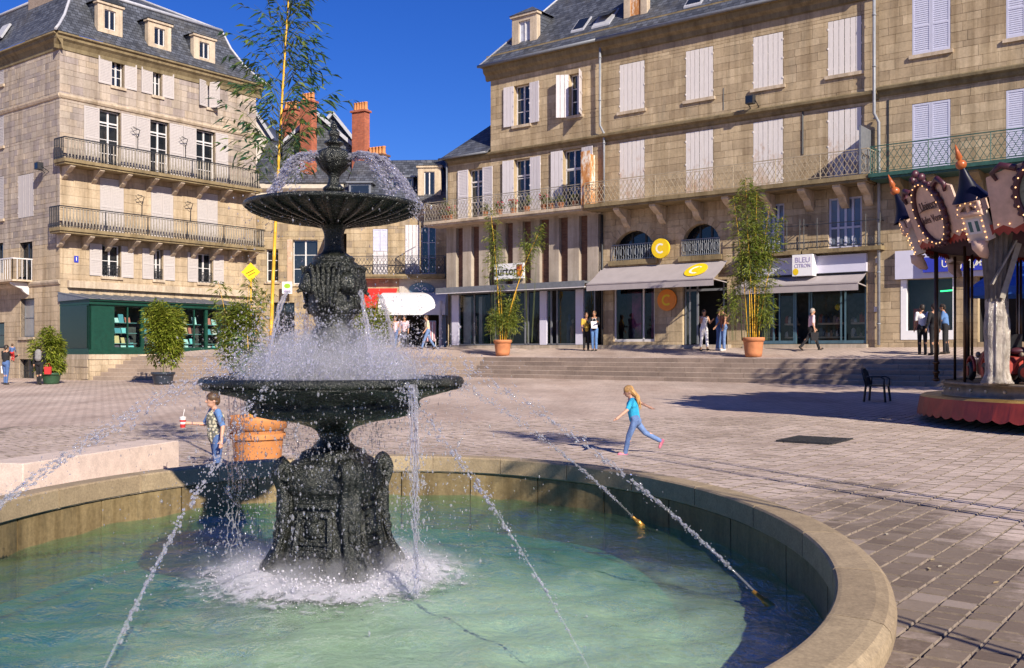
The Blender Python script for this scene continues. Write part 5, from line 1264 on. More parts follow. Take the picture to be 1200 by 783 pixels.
bkm = NT('book covers'); bkm.set(Base_Color=bkm.ramp(bkm.tint(), [(0, C(.18, .60, .62)), (.18, C(.75, .80, .74)), (.34, C(.08, .30, .36)), (.5, C(.42, .72, .68)), (.66, C(.55, .50, .25)), (.78, C(.10, .10, .14)), (.88, C(.45, .18, .14))], 'CONSTANT'), Roughness=.5); M['book'] = bkm.mat
rd = random.Random(9)
for wn_, (a, b) in zip(('leftmost', 'widest', 'third', 'rightmost'), wins_b):
    ua, ub = UL(a, -BP), UL(b, -BP)
    for sn_, z in (('bottom', zb0 + .24), ('lower', 2.05), ('middle', 2.55), ('top', 3.05)):
        u = ua + .2; j_ = 0
        while u < ub - .45:
            wd = rd.uniform(.16, .34); hh = rd.uniform(.22, .42)
            if rd.random() < .82:
                mb = MB(); lean = .10; t = rd.random(); d = -BP + rd.uniform(.26, .36)
                mb.hexa([FL.p(u, d, z), FL.p(u + wd, d, z), FL.p(u + wd, d + .05, z), FL.p(u, d + .05, z), FL.p(u, d + lean, z + hh), FL.p(u + wd, d + lean, z + hh), FL.p(u + wd, d + lean + .05, z + hh), FL.p(u, d + lean + .05, z + hh)], 0, t)
                q = FL.p(u, d, z); ob = mb.build('book', M['book'], None, None, (q.x, q.y, z))
                tag(ob, ORD[j_] + ' book from the left on the ' + sn_ + ' shelf of the ' + wn_ + ' green shop window', 'book', 'books displayed in the green shop windows'); j_ += 1
            u += wd + rd.uniform(.04, .14)
rf = MB(); nseg = int(bw1 / .55)
rf.face([P(-.1, -BP - .22, 4.105), P(bw1, -BP - .22, 4.105), P(bw1, 0, 4.48), P(-.1, 0, 4.48)], 0); rf.face([P(-.1, -BP - .22, 4.105), P(-.1, 0, 4.48), P(-.1, 0, 4.06)], 0)
for k in range(nseg + 1): u = -.1 + (bw1 + .1) * k / nseg; rf.bar(P(u, -BP - .2, 4.13), P(u, 0, 4.50), .04, .05)
rf.build('shop_roof', M['zinc'], bsh)
mb = MB(); FL.box(mb, UL(78), LW, -.22, 0, 4.76, 5.1); mb.build('string_course', M['trim'], left)
pl = MB(); FL.box(pl, -.05, bw1, -BP - .08, 0, 1.28, 1.515); pl.build('plinth_cap', M['trim'], left)
rd = random.Random(12); z = .0
FPL = Face(tuple(FL.p(0, -BP - .03, 0))[:2], (.607, .795)); FPS = Face(tuple(FL.p(-.03, 0, 0))[:2], (.795, -.607))
ashlar(FPL, 0, bw1, .0, 1.28, [], .26, (.35, .75), M['stone_left'], M['mortar'], left, 40, seed=51, rough=.03)
ashlar(FPS, 0, BP, .0, 1.28, [], .3, (.5, .9), M['stone_left'], M['mortar'], left, 20, seed=52, rough=.03)

# ================================================================== HOUSES BETWEEN, ACROSS THE BACK OF THE SQUARE
FM = Face((-18.0, 60.0), (1, 0)); UM = FM.u
FN = Face((-12.0, 56.3), (1, -.06)); UN = FN.u
b1 = thing('back_house', 'old house behind the fountain with brick stacks on its slate roof', 'house', (-14, 60, 1.5))
a0, a1 = UM(292), UM(404)
h1 = [(UM(343), UM(372), FM.z(0, 333), FM.z(0, 281)), (UM(381), UM(392), FM.z(0, 330), FM.z(0, 283)), (UM(312), UM(326), FM.z(0, 330), FM.z(0, 292)), (UM(320), UM(345), 1.9, 4.6)]
ashlar(FM, a0, a1, 1.4, 11.6, h1, .36, (.5, 1.0), M['stone_mid'], M['mortar'], b1, 80, seed=61)
shell(FM, a0, a1, 10, 1.4, 11.6, b1, M['mortar'])
for q in h1[:3]: w = window(FM, b1, *q, leaves=2, rows=3)
shutter(FM, b1, h1[0][0] - .02, h1[0][2], h1[0][3], .3, 178, M['shutter_old'])
w = window(FM, b1, *h1[3], leaves=2, rows=1, frame=M['iron'], sill=False)
moulding(FM, a0, a1, 11.3, [(0, -.4), (.1, -.35), (.14, -.1), (.3, 0), (.45, .12), (.5, .35), (0, .4)], plain('pale plaster cornice', C(.62, .55, .46), .8, var=.1), b1)
roof_slab([FM.p(a0, -.5, 11.75), FM.p(a1 + .2, -.5, 11.75), FM.p(a1 + .2, 4.6, 15.3), FM.p(a0, 4.6, 15.3)], .08, M['slate_m'], b1)
roof_slab([FM.p(a0, 9.6, 11.75), FM.p(a1, 9.6, 11.75), FM.p(a1, 4.6, 15.3), FM.p(a0, 4.6, 15.3)], .08, M['slate_m'], b1)
# gabled cross wing with white verges
def gabled(x0_, x1_, zb_, za_, y, parent, mat, verge, depth=7, wallm=None):
    xm = (x0_ + x1_) / 2; mb = MB()
    mb.face([(x0_, y, zb_ - 4), (x1_, y, zb_ - 4), (x1_, y, zb_), (xm, y, za_), (x0_, y, zb_)], 0); g = mb.build('gable', wallm or M['slate_m'], parent)
    roof_slab([(x0_ - .3, y - .2, zb_ - .25), (xm, y - .2, za_ + .1), (xm, y + depth, za_ + .1), (x0_ - .3, y + depth, zb_ - .25)], .1, mat, parent); roof_slab([(x1_ + .3, y - .2, zb_ - .25), (xm, y - .2, za_ + .1), (xm, y + depth, za_ + .1), (x1_ + .3, y + depth, zb_ - .25)], .1, mat, parent)
    v = MB(); v.bar((x0_ - .3, y - .25, zb_ - .2), (xm, y - .25, za_ + .15), .12, .2); v.bar((x1_ + .3, y - .25, zb_ - .2), (xm, y - .25, za_ + .15), .12, .2); v.build('verge_board', verge, g)
    return g
X = lambda px, Y: dirpx(px) * Y
Zp = lambda py, Y: HC + (412 - py) / FPX * Y
gabled(X(331, 62), X(412, 62), Zp(170, 62), Zp(136, 62), 62, b1, M['slate_m'], M['zinc_pale'], 9)
gw = thing('gabled_house', 'pale plastered gable end far back beside the tall corner building', 'house', (X(303, 70), 70, 1.0))
gabled(X(282, 70), X(316, 70), Zp(160, 70), Zp(132, 70), 70, gw, M['slate_m'], M['zinc_pale'], 9, plain('pale plaster', C(.60, .53, .48), .9, var=.12))
mb = MB(); mb.box(X(282, 70), X(316, 70), 70.05, 79, 0, Zp(162, 70)); mb.build('wall', bpy.data.materials['pale plaster'], gw)
def chimney(px0, px1, py0, py1, Y, parent, mat, pots=4, dep=1.0):
    mb = MB(); x0_, x1_ = X(px0, Y), X(px1, Y); z0, z1 = Zp(py1, Y) - 1.5, Zp(py0, Y); a = .5
    c = Vector(((x0_ + x1_) / 2, Y, 0)); w = (x1_ - x0_) / 2 * 1.0
    ca, sa = cos(-.5), sin(-.5)
    def bx(hw, hd, za, zb, ob=None):
        q = lambda x, y, z: (c.x + x * ca - y * sa, c.y + x * sa + y * ca, z)
        mb.hexa([q(-hw, -hd, za), q(hw, -hd, za), q(hw, hd, za), q(-hw, hd, za), q(-hw, -hd, zb), q(hw, -hd, zb), q(hw, hd, zb), q(-hw, hd, zb)])
        return q
    hw = w * .78; hd = w * .42
    bx(hw, hd, z0, z1 - .12); bx(hw + .09, hd + .09, z1 - .118, z1)
    ch = mb.build('chimney', mat, parent)
    for k in range(pots):
        x = -hw + 2 * hw * (k + .5) / pots; p = (c.x + x * ca, c.y + x * sa, z1)
        pm = MB(); pm.lathe(p, [(.15, 0), (.17, .05), (.12, .1), (.115, .45), (.14, .5), (.1, .51), (.09, .1)], 10); pm.build('chimney_pot', M['terra_new'], ch)
chimney(350, 372.5, 119, 178, 60.8, b1, M['chimbrick'], 4); chimney(329, 353, 128, 152, 66, b1, M['chimbrick'], 4)
n1 = thing('balcony_house', 'tan stone house with wrought balcony and roof dormers above red and white awnings', 'house', (-9, 58, 1.6))
c0, cm_, c1 = UN(400), UN(467), UN(524)
h2 = [(UN(437), UN(454.5), 5.95, 8.55), (UN(493), UN(510.5), 6.0, 8.7), (UN(401), UN(406), 5.9, 8.3), (UN(404), UN(466), 2.0, 4.9), (UN(470), UN(522), 2.0, 4.6)]
ashlar(FN, c0, c1, 1.5, 10.0, h2, .35, (.5, 1.0), M['stone_mid'], M['mortar'], n1, 110, seed=62)
shell(FN, c0, c1, 9, 1.5, 10.0, n1, M['mortar'], inner=2.5)
w = window(FN, n1, *h2[0], dd=.06, panes=False, sill=False); shutter(FN, w, h2[0][0] + .02, 7.3, 8.53, .43, 0, M['shutter_blue']); shutter(FN, w, h2[0][1] - .02, 7.3, 8.53, .43, 180, M['shutter_blue']); shutter(FN, w, h2[0][0] + .02, 5.97, 7.28, .43, 0, M['shutter'], False); shutter(FN, w, h2[0][1] - .02, 5.97, 7.28, .43, 180, M['shutter'], False)
w = window(FN, n1, *h2[1], leaves=2, rows=3, frame=M['shutter_blue'], sill=False); shutter(FN, w, h2[1][0] - .05, 6.0, 8.75, .82, 178, M['shutter'], False)
slab_corbels(FN, UN(406), c1 - .05, 5.95, .7, n1, [], M['cornice'], M['trim'], .14)
lattice(FN, UN(406), c1 - .08, 5.95, 6.95, -.66, M['iron'], n1, pitch=.2, r=.009)
moulding(FN, c0, c1, 9.6, [(0, -.3), (.08, -.25), (.1, -.05), (.25, .08), (.35, .25), (0, .4)], M['trim'], n1)
roof_slab([FN.p(c0, -.4, 9.98), FN.p(c1 + 1.5, -.4, 9.98), FN.p(c1 + 1.5, 3.6, 13.1), FN.p(c0, 3.6, 13.1)], .08, M['slate_m'], n1)
roof_slab([FN.p(c0, 7.6, 9.98), FN.p(c1, 7.6, 9.98), FN.p(c1, 3.6, 13.1), FN.p(c0, 3.6, 13.1)], .08, M['slate_m'], n1)
dormer(FN, n1, UN(489), UN(516), 10.1, 12.0, .2, M['trim'], M['slate_m'], back=3.0, hip=False)
def sheddormer(F, ua, ub, z0, z1, d0, parent):
    mb = MB(); F.box(mb, ua, ub, d0, d0 + 1.6, z0, z1); F.box(mb, ua - .12, ub + .12, d0 - .15, d0 + 1.9, z1 + .002, z1 + .1); o = mb.build('dormer', M['zinc'], parent)
    p = MB(); F.quad(p, ua + .12, ub - .12, z0 + .25, z1 - .12, d0 - .01); p.build('pane', M['pane'], o); return o
sheddormer(FN, UN(407), UN(433), 10.3, 11.2, .4, n1); sheddormer(FN, UN(455), UN(481), 10.75, 11.6, 1.0, n1)
chimney(411, 434.5, 130, 188, 61, n1, M['chimbrick'], 5); chimney(427, 457, 182, 200, 60.5, n1, M['greybrick'] if False else M['brownbrick'], 5)
# wide low roof behind joining the tall corner house
bb_ = thing('rear_house', 'slate roofed house behind the white chimney stack and beneath the open sky', 'house', (X(398, 66), 66, 1))
mb = MB(); mb.box(X(372, 66), X(428, 66), 66, 74, 0, Zp(182, 66)); mb.build('wall', M['stone_mid'], bb_)
gabled(X(352, 66), X(430, 66), Zp(186, 66), Zp(136, 66), 65.8, bb_, M['slate_m'], M['zinc_pale'], 9)
mb = MB(); FN.box(mb, UN(468), UN(523), -.05, .0, 4.62, 5.78); mb.build('stucco_band', plain('grey stucco', C(.40, .35, .31), .9, var=.15), n1)
mb = MB(); n = 28; cu, cz = UN(494.5), 5.15
mb.face([FN.p(cu + .72 * cos(2 * pi * k / n), -.09, cz + .36 * sin(2 * pi * k / n)) for k in range(n)], 0)
for k in range(n): a, b = 2 * pi * k / n, 2 * pi * (k + 1) / n; mb.face([FN.p(cu + .72 * cos(b), -.09, cz + .36 * sin(b)), FN.p(cu + .72 * cos(a), -.09, cz + .36 * sin(a)), FN.p(cu + .72 * cos(a), -.04, cz + .36 * sin(a)), FN.p(cu + .72 * cos(b), -.04, cz + .36 * sin(b))], 0)
ov = mb.build('oval_sign', plain('slate blue oval', C(.10, .17, .24), .5), n1)
mb = MB(); mb.tube([FN.p(cu + .4 * (k / 8 - 1) + .4 * k / 8, -.1, cz + .1 * sin(k * 1.4)) for k in range(9)], .035, 6); mb.build('sign_scroll', M['signboard'], ov)
awning(FN, UN(396), UN(466), 5.2, 4.35, 1.6, M['red_awning'], n1, val=.3)
# white dome awning
dm = MB(); ua, ub = UN(451), UN(527); zt_, zl_, prj = 4.95, 3.95, 2.0; n = 10
arc = [(-prj * sin(pi / 2 * k / n), zl_ + (zt_ - zl_) * cos(pi / 2 * k / n) ** .8) for k in range(n + 1)]
for (d0, z0), (d1, z1) in zip(arc[:-1], arc[1:]):
    dm.face([FN.p(ua, d1, z1), FN.p(ub, d1, z1), FN.p(ub, d0, z0), FN.p(ua, d0, z0)], 0, .5, True); dm.face([FN.p(ua, d1 + .01, z1 - .01), FN.p(ub, d1 + .01, z1 - .01), FN.p(ub, d0, z0 - .015), FN.p(ua, d0, z0 - .015)][::-1], 0)
for u in (ua, ub): dm.face([FN.p(u, 0, zl_)] + [FN.p(u, d, z) for d, z in arc], 0)
dm.face([FN.p(ua, -prj, zl_ - .32), FN.p(ub, -prj, zl_ - .32), FN.p(ub, -prj, zl_), FN.p(ua, -prj, zl_)], 0); dm.face([FN.p(ub, -prj, zl_ - .32), FN.p(ub, 0, zl_ - .32), FN.p(ub, 0, zl_), FN.p(ub, -prj, zl_)], 0)
dm.build('dome_awning', M['white_awning'], n1)
mb = MB(); FN.box(mb, UN(520), UN(523), -2.0, -.1, 1.85, 4.4); mb.bar(FN.p(UN(521), -2.0, 1.85), FN.p(UN(521), -2.0, 4.4), .08); mb.build('side_curtain', M['white_awning'], n1)
rk = thing('clothes_rack', 'rack of pink and white clothes outside the shop under the white awning', 'clothes rack', tuple(FN.p(UN(511), -1.9, 1.8)))
mb = MB(); u0, u1 = UN(505), UN(516); [mb.bar(FN.p(u, -1.9, 1.75), FN.p(u, -1.9, 3.3), .035) for u in (u0, u1)]; mb.bar(FN.p(u0, -1.9, 3.3), FN.p(u1, -1.9, 3.3), .035); mb.build('rail', M['frame'], rk)
for k in range(5):
    mb = MB(); u = u0 + .08 + .09 * k; FN.box(mb, u, u + .06, -2.1, -1.7, 2.2 + .06 * (k % 2), 3.27); mb.build('garment', [plain('pink garment', C(.65, .35, .38), .9), plain('white garment', C(.75, .7, .72), .9)][k % 2] if k < 2 else [bpy.data.materials['pink garment'], bpy.data.materials['white garment']][k % 2], rk)
sq_ = thing('square_sign', 'small white sign with a green leaf mark projecting beside the dark doorway', 'sign', tuple(FM.p(UM(338), -.6, 4.9)))
mb = MB(); FM.box(mb, UM(333.5), UM(345), -.66, -.58, FM.z(0, 345), FM.z(0, 331)); mb.build('panel', M['signwhite'], sq_)
mb = MB(); u = UM(339.5); z = FM.z(0, 336); mb.face([FM.p(u + .2 * cos(2 * pi * k / 14), -.665, z + .15 * sin(2 * pi * k / 14)) for k in range(14)], 0); mb.build('leaf_mark', plain('lime green', C(.30, .50, .03), .5), sq_)
mb = MB(); FM.box(mb, u - .2, u + .2, -.667, -.662, FM.z(0, 343.5), FM.z(0, 341)); mb.build('sign_band', M['lilacink'], sq_)
mb = MB(); mb.bar(FM.p(u, -.6, z), FM.p(u, .05, z), .05); mb.build('bracket', M['iron'], sq_)
# ================================================================== POTS, BAMBOO AND OTHER PLANTS
def leaf_quad(mb, p, d, L, w, t, droop=.35):
    d = Vector(d).normalized(); s = d.cross(Vector((0, 0, 1)));
    if s.length < .05: s = Vector((1, 0, 0))
    s.normalize(); r = Matrix.Rotation(random.uniform(-.9, .9), 3, d); s = r @ s
    p = Vector(p); m = p + d * L * .45 + Vector((0, 0, -.08 * L)); e = p + d * L + Vector((0, 0, -droop * L))
    mb.face([p, m + s * w / 2, e, m - s * w / 2], 0, t)
def pot_shape(mb, c, r, h, rim=True):
    prof = [(r * .72, 0), (r * .78, h * .2), (r * .90, h * .78)] + ([(r * .92, h * .80), (r, h * .81), (r * 1.02, h * .95), (r, h), (r * .92, h), (r * .88, h * .93)] if rim else [(r, h * .97), (r, h), (r * .92, h), (r * .88, h * .93)])
    mb.lathe(c, [(.01, .0)] + prof, 40, 0)
def plant(name, label, cat, loc, pot_r, pot_h, potm, canes, leafm_, leaf_L, leaf_w, density, bushy=None, group=None, seed=1, canem=None, pot=True, band=False, up_=(.25, .75)):
    """canes: list of (dx, dy, lean_x, lean_y, height, radius, first_leaf_frac, branch_len)"""
    rs = random.getstate(); random.seed(seed)
    t = thing(name, label, cat, loc, group); L0 = Vector(loc)
    if pot:
        mb = MB(); pot_shape(mb, loc, pot_r, pot_h)
        if band: mb.lathe((loc[0], loc[1], loc[2]), [(pot_r * .955, pot_h * .66), (pot_r * .97, pot_h * .70), (pot_r * .96, pot_h * .74)], 40)
        mb.build('pot', potm, t)
        so_ = MB(); so_.lathe(loc, [(.01, pot_h * .92), (pot_r * .9, pot_h * .90)], 24); so_.build('soil', M['soil'], t)
    lf = MB(); tw = MB()
    for (dx, dy, lx, ly, H, R, ff, bl) in canes:
        c = MB(); b = L0 + Vector((dx, dy, pot_h * .85)); pts = []; rr = []; n = max(8, int(H / .3))
        cv = lambda f: b + Vector((lx * f ** 1.4, ly * f ** 1.4, H * f * (1 - .04 * f * f)))
        for i in range(n + 1):
            f = i / n; pts.append(cv(f)); rr.append(max(.004, R * (1 - .75 * f)))
            if i < n: 
                f2 = f + .92 / n; pts.append(cv(f2)); rr.append(max(.004, R * (1 - .75 * f2)))
                pts.append(cv(f2 + .03 / n)); rr.append(max(.005, R * (1 - .75 * f2) * 1.16))
        c.tube(pts, rr, 7); c.build('cane', canem or M['cane'], t)
        nb = int(H * density)
        for k in range(nb):
            f = ff + (1 - ff) * (k + random.random()) / nb; p = cv(f); a = random.uniform(0, 2 * pi); l = bl * (1.05 - .72 * (f - ff) / max(.01, 1 - ff)) * random.uniform(.6, 1.15)
            d = Vector((cos(a), sin(a), random.uniform(*up_)));e = p + d.normalized() * l; m = p + d.normalized() * l * .5 + Vector((0, 0, .06 * l)); e = e - Vector((0, 0, .14 * l))
            tw.tube([p, m, e], [.0045, .003, .0015], 4, cap=False)
            for q in range(max(4, int(l * 13))):
                g = random.uniform(.2, 1.02); bp = p + (m - p) * (g * 2) if g < .5 else m + (e - m) * (g * 2 - 1)
                aa = a + random.uniform(-1.3, 1.3); leaf_quad(lf, bp, (cos(aa), sin(aa), random.uniform(-.5, .3)), leaf_L * random.uniform(.6, 1.2), leaf_w * random.uniform(.7, 1.2), random.random())
    if bushy:
        for (cx, cy_, cz, rx, ry, rz_, n) in bushy:
            lobes = [(random.gauss(0, .45), random.gauss(0, .45), random.uniform(-.9, .9), random.uniform(.35, .6)) for _ in range(14)]
            for k in range(n):
                lo = random.choice(lobes); v = Vector((random.gauss(0, 1), random.gauss(0, 1), random.gauss(0, 1))).normalized() * random.random() ** .4 * lo[3]
                v += Vector((lo[0], lo[1], lo[2])) * .75
                if v.length > 1.15: continue
                p = L0 + Vector((cx + v.x * rx, cy_ + v.y * ry, cz + v.z * rz_)); o = Vector((v.x, v.y, v.z * .4 + random.uniform(-.4, .5)))
                leaf_quad(lf, p, o + Vector((random.uniform(-.6, .6), random.uniform(-.6, .6), 0)), leaf_L * random.uniform(.6, 1.2), leaf_w * random.uniform(.7, 1.2), min(1, max(0, random.gauss(.5, .25))))
            for k in range(6):
                a = random.uniform(0, 2 * pi); tw.tube([L0 + Vector((cx + .1 * cos(a), cy_ + .1 * sin(a), pot_h * .85)), L0 + Vector((cx + rx * .5 * cos(a), cy_ + ry * .5 * sin(a), cz + rz_ * random.uniform(0, .7)))], [.007, .003], 5, cap=False)
    if tw.f: tw.build('twigs', M['twig'], t, 'stuff')
    lf.build('foliage', leafm_, t, 'stuff')
    random.setstate(rs); return t
def gpt(px, Y): return (dirpx(px) * Y, Y)
# tall cane bamboo in the big pot behind the pool
p = gpt(302, 12.6)
plant('potted_bamboo', 'tall single yellow bamboo cane in a large orange pot behind the pool', 'potted bamboo', (p[0], p[1], 0), .36, .84, M['terra_new'],
      [(.14, 0, .31, .0, 6.5, .029, .46, 1.15), (-.12, .1, -.05, .05, 1.2, .012, .5, .4)], M['leaf_tall'], .16, .034, 25, seed=3, group='bamboos in pots round the square', band=True, up_=(.5, 1.4))
# terrace bamboos
def on_terrace(px, Y): x, y = gpt(px, Y); return (x, y, zt_at(x, y))
plant('potted_bamboo', 'two-stemmed bamboo in a terracotta pot before the brick-striped shop', 'potted bamboo', on_terrace(589, 45.6), .42, .72, M['terracotta'],
      [(-.1, 0, -.45, 0, 6.3, .035, .40, .75), (.08, .05, 1.75, 0, 5.6, .03, .50, .6), (0, -.1, -.1, -.1, 2.6, .02, .2, .5), (.15, .1, .5, .2, 2.4, .02, .2, .5), (-.15, .1, -.4, .1, 1.6, .015, .1, .45)], M['leaf'], .2, .036, 20, [(.35, 0, 1.9, .75, .6, .9, 1500), (-.45, 0, 1.5, .4, .4, .6, 450), (-.35, 0, 5.0, .4, .4, 1.4, 420), (1.25, 0, 5.3, .8, .5, .6, 350)], seed=4, group='bamboos in pots round the square')
plant('potted_bamboo', 'dense bamboo clump in a terracotta pot before the lilac fascia', 'potted bamboo', on_terrace(883, 37.9), .42, .74, M['terracotta'],
      [(-.22, 0, -.55, 0, 5.7, .02, .38, .7), (-.1, .1, -.15, .1, 6.4, .022, .36, .75), (.02, -.05, .1, 0, 5.9, .022, .36, .8), (.12, .05, .5, 0, 5.3, .02, .36, .75), (.2, 0, .95, .1, 4.9, .018, .4, .7), (-.05, -.12, -.3, -.3, 4.6, .018, .4, .7), (.1, .15, .3, .4, 4.4, .018, .4, .7)], M['leaf'], .21, .042, 15, [(-.15, 0, 4.9, .62, .6, 1.9, 1300), (.5, 0, 4.4, .62, .5, 1.2, 800), (-.35, 0, 3.6, .5, .5, .8, 350), (.45, 0, 1.9, .5, .5, 1.0, 900), (-.75, .2, 2.3, .45, .4, 1.0, 600)], seed=5, group='bamboos in pots round the square')
# bushes by the bookshop
plant('potted_shrub', 'dense yellow-green bush in a dark blue pot on the steps by the green shop', 'potted shrub', (gpt(191, 41.5)[0], 41.5, zg(*gpt(191, 41.5))), .48, .52, M['potdark'], [], M['leaf_lush'], .19, .06, 1, [(0, 0, 2.05, .86, .8, 1.5, 11000)], seed=6, group='shrubs in pots by the green shop')
plant('potted_shrub', 'green bush in a dark pot against the stone corner of the golden building', 'potted shrub', (gpt(60, 43.5)[0], 43.5, zg(*gpt(60, 43.5))), .42, .5, M['potgreen'], [], M['leaf_lush'], .19, .055, 1, [(0, 0, 1.45, .8, .7, 1.05, 6000)], seed=7, group='shrubs in pots by the green shop')
letters = MB()
plant('potted_shrub', 'loose bushy bamboo behind the fountain with drooping side shoots', 'potted shrub', (gpt(283, 38)[0], 38, zg(*gpt(283, 38))), .45, .6, M['potdark'], [(-.3, 0, -.6, 0, 3.7, .02, .45, .8), (.1, 0, .2, 0, 3.8, .02, .5, .9), (.3, 0, .7, 0, 3.4, .02, .5, .7)], M['leaf'], .24, .05, 11, [(0, 0, 1.9, .95, .8, 1.3, 6000)], seed=8, group='shrubs in pots by the green shop')
plant('potted_shrub', 'feathery green bush behind the fountain below the red awning', 'potted shrub', (gpt(432, 46.5)[0], 46.5, zt_at(*gpt(432, 46.5))), .42, .5, M['terracotta'], [(0, 0, -.3, 0, 2.8, .02, .4, .5), (.1, 0, .4, 0, 2.6, .02, .4, .5)], M['leaf_lush'], .18, .035, 12, [(0, 0, 1.45, 1.0, .8, 1.0, 5000)], seed=9, group='shrubs in pots by the green shop')
plant('street_tree', 'green leafy branch hanging in at the left edge', 'tree', (-25.5, 44.0, zg(-25.5, 44)), .2, 0, M['soil'], [(0, 0, .1, 0, 5.2, .12, .6, 1.2)], M['leaf'], .2, .07, 8, [(.3, 0, 5.2, 1.3, 1.2, .9, 1500)], seed=10, canem=plain('tree bark', C(.12, .09, .06), .9, var=.3), pot=False)
# canes standing just outside the right edge whose shadows fall across the square
for k, (x, y, H, sd_) in enumerate(((5.75, 8.05, 7.6, 21), (6.3, 8.2, 7.2, 22), (4.15, 2.6, 5.6, 23))):
    plant('potted_bamboo', ['tall bamboo in a terracotta pot right of the pool, its shadow crossing the paving', 'second bamboo in a terracotta pot standing right of the pool', 'nearest bamboo in a terracotta pot at the right of the pool'][k], 'potted bamboo', (x, y, 0), .36, .8, M['terra_new'], [(0, 0, .2, .1, H, .034, .80, .5), (.1, 0, .22, .05, H * .93, .02, .82, .45)], M['leaf_tall'], .19, .04, 10, seed=sd_, group='bamboos in pots round the square')
# flower pots along the corner house balcony
gx = [(521, .9), (527.5, .5), (568, .42), (585, .4), (601, .45), (617, .6), (637, .55), (657, .38), (674, .36), (646, .3)]
labs = ['plant in a clay pot at the far left end of the flowered balcony', 'low geranium in a clay pot beside the left end of the flowered balcony', 'leafy plant in a clay pot under the leftmost pair of open shutters', 'round geranium pot on the balcony between two tall windows', 'small geranium pot standing left of the middle balcony window', 'tall bushy plant in a clay pot below the middle balcony window', 'pink flowering pot on the balcony between middle and right windows', 'small clay pot with thin plant left of the right balcony window', 'round clay pot hanging below the right balcony window', 'small green plant in a clay pot beside the pink flowering pot']
for k, (px, hgt) in enumerate(gx):
    q = FR.p(U(px, -.75), -.72, 8.425)
    t = plant('flower_pot', labs[k], 'flower pot', tuple(q), .17, .3, M['terracotta'], [], M['leaf_lush'] if k % 3 else M['leaf'], .13, .05, 1, [(0, 0, .32 + hgt * .45, .26, .26, hgt * .5, 150)], seed=40 + k, group='flower pots on the balcony of the corner house')
    if k in (1, 3, 4, 6):
        f = MB(); random.seed(70 + k)
        for j in range(16): f.ell(q + Vector((random.uniform(-.22, .22), random.uniform(-.22, .1), .32 + hgt * random.uniform(.35, .9))), .04, .04, .035, 6, 4)
        f.build('blossoms', M['flower'], t, 'stuff')
plant('street_tree', 'leafy tree beyond the right edge that shades the steps behind the carousel', 'tree', (17.6, 23.0, zg(17.6, 23)), .2, 0, M['soil'], [(0, 0, .2, 0, 8.0, .16, .4, 1.8)], M['leaf'], .34, .16, 5, [(0, 0, 7.2, 2.7, 2.7, 2.2, 2600)], seed=31, canem=bpy.data.materials['tree bark'], pot=False)
random.seed(99)
# ================================================================== PEOPLE
SKIN = plain('skin', C(.50, .27, .17), .55, var=.08); SKIN2 = plain('tanned skin', C(.42, .21, .12), .55, var=.08); SKIN3 = plain('child skin', C(.58, .32, .22), .55, var=.06)
def cloth(name, c, var=.2, scale=14): return plain(name, c, .9, var=var, scale=scale, bump=.15, bscale=60)
CL = dict(black=cloth('black cloth', C(.014, .013, .016)), denim=cloth('blue denim', C(.07, .13, .30)), denim_l=cloth('light blue denim', C(.14, .22, .42)), white=cloth('white cotton', C(.78, .74, .74), .08), pink=cloth('pale pink cotton', C(.72, .50, .55), .1), blue=cloth('blue cotton', C(.10, .20, .42)), cyan=cloth('cyan cotton', C(.03, .38, .62), .1), brown=cloth('brown vest', C(.16, .055, .035)), yellow=cloth('yellow and black jacket', C(.55, .36, .05)), grey=cloth('grey cloth', C(.22, .21, .21)), red=cloth('red cloth', C(.5, .03, .03)), cream=cloth('cream cotton', C(.62, .52, .38), .1), pinkshoe=cloth('pink shoe', C(.75, .22, .30), .1), shoe=cloth('dark shoe', C(.03, .025, .022)), whiteshoe=cloth('white shoe', C(.7, .66, .64), .1), floral=None)
nfl = NT('floral print waistcoat'); v_ = nfl.n("ShaderNodeTexVoronoi", {'Vector': nfl.pos, 'Scale': 30}); nfl.set(Base_Color=nfl.ramp(v_.outputs['Distance'], [(.15, C(.62, .55, .40)), (.4, C(.50, .46, .34)), (.55, C(.12, .12, .10))]), Roughness=.9); CL['floral'] = nfl.mat
HAIR = dict(dark=plain('dark brown hair', C(.03, .02, .014), .5, var=.4, scale=30), brown=plain('brown hair', C(.09, .05, .025), .5, var=.4, scale=30), blond=plain('long blond hair', C(.50, .28, .10), .5, var=.35, scale=40), grey=plain('grey hair', C(.35, .3, .26), .5, var=.3, scale=30))
EYEM = plain('eye', C(.02, .015, .012), .3)
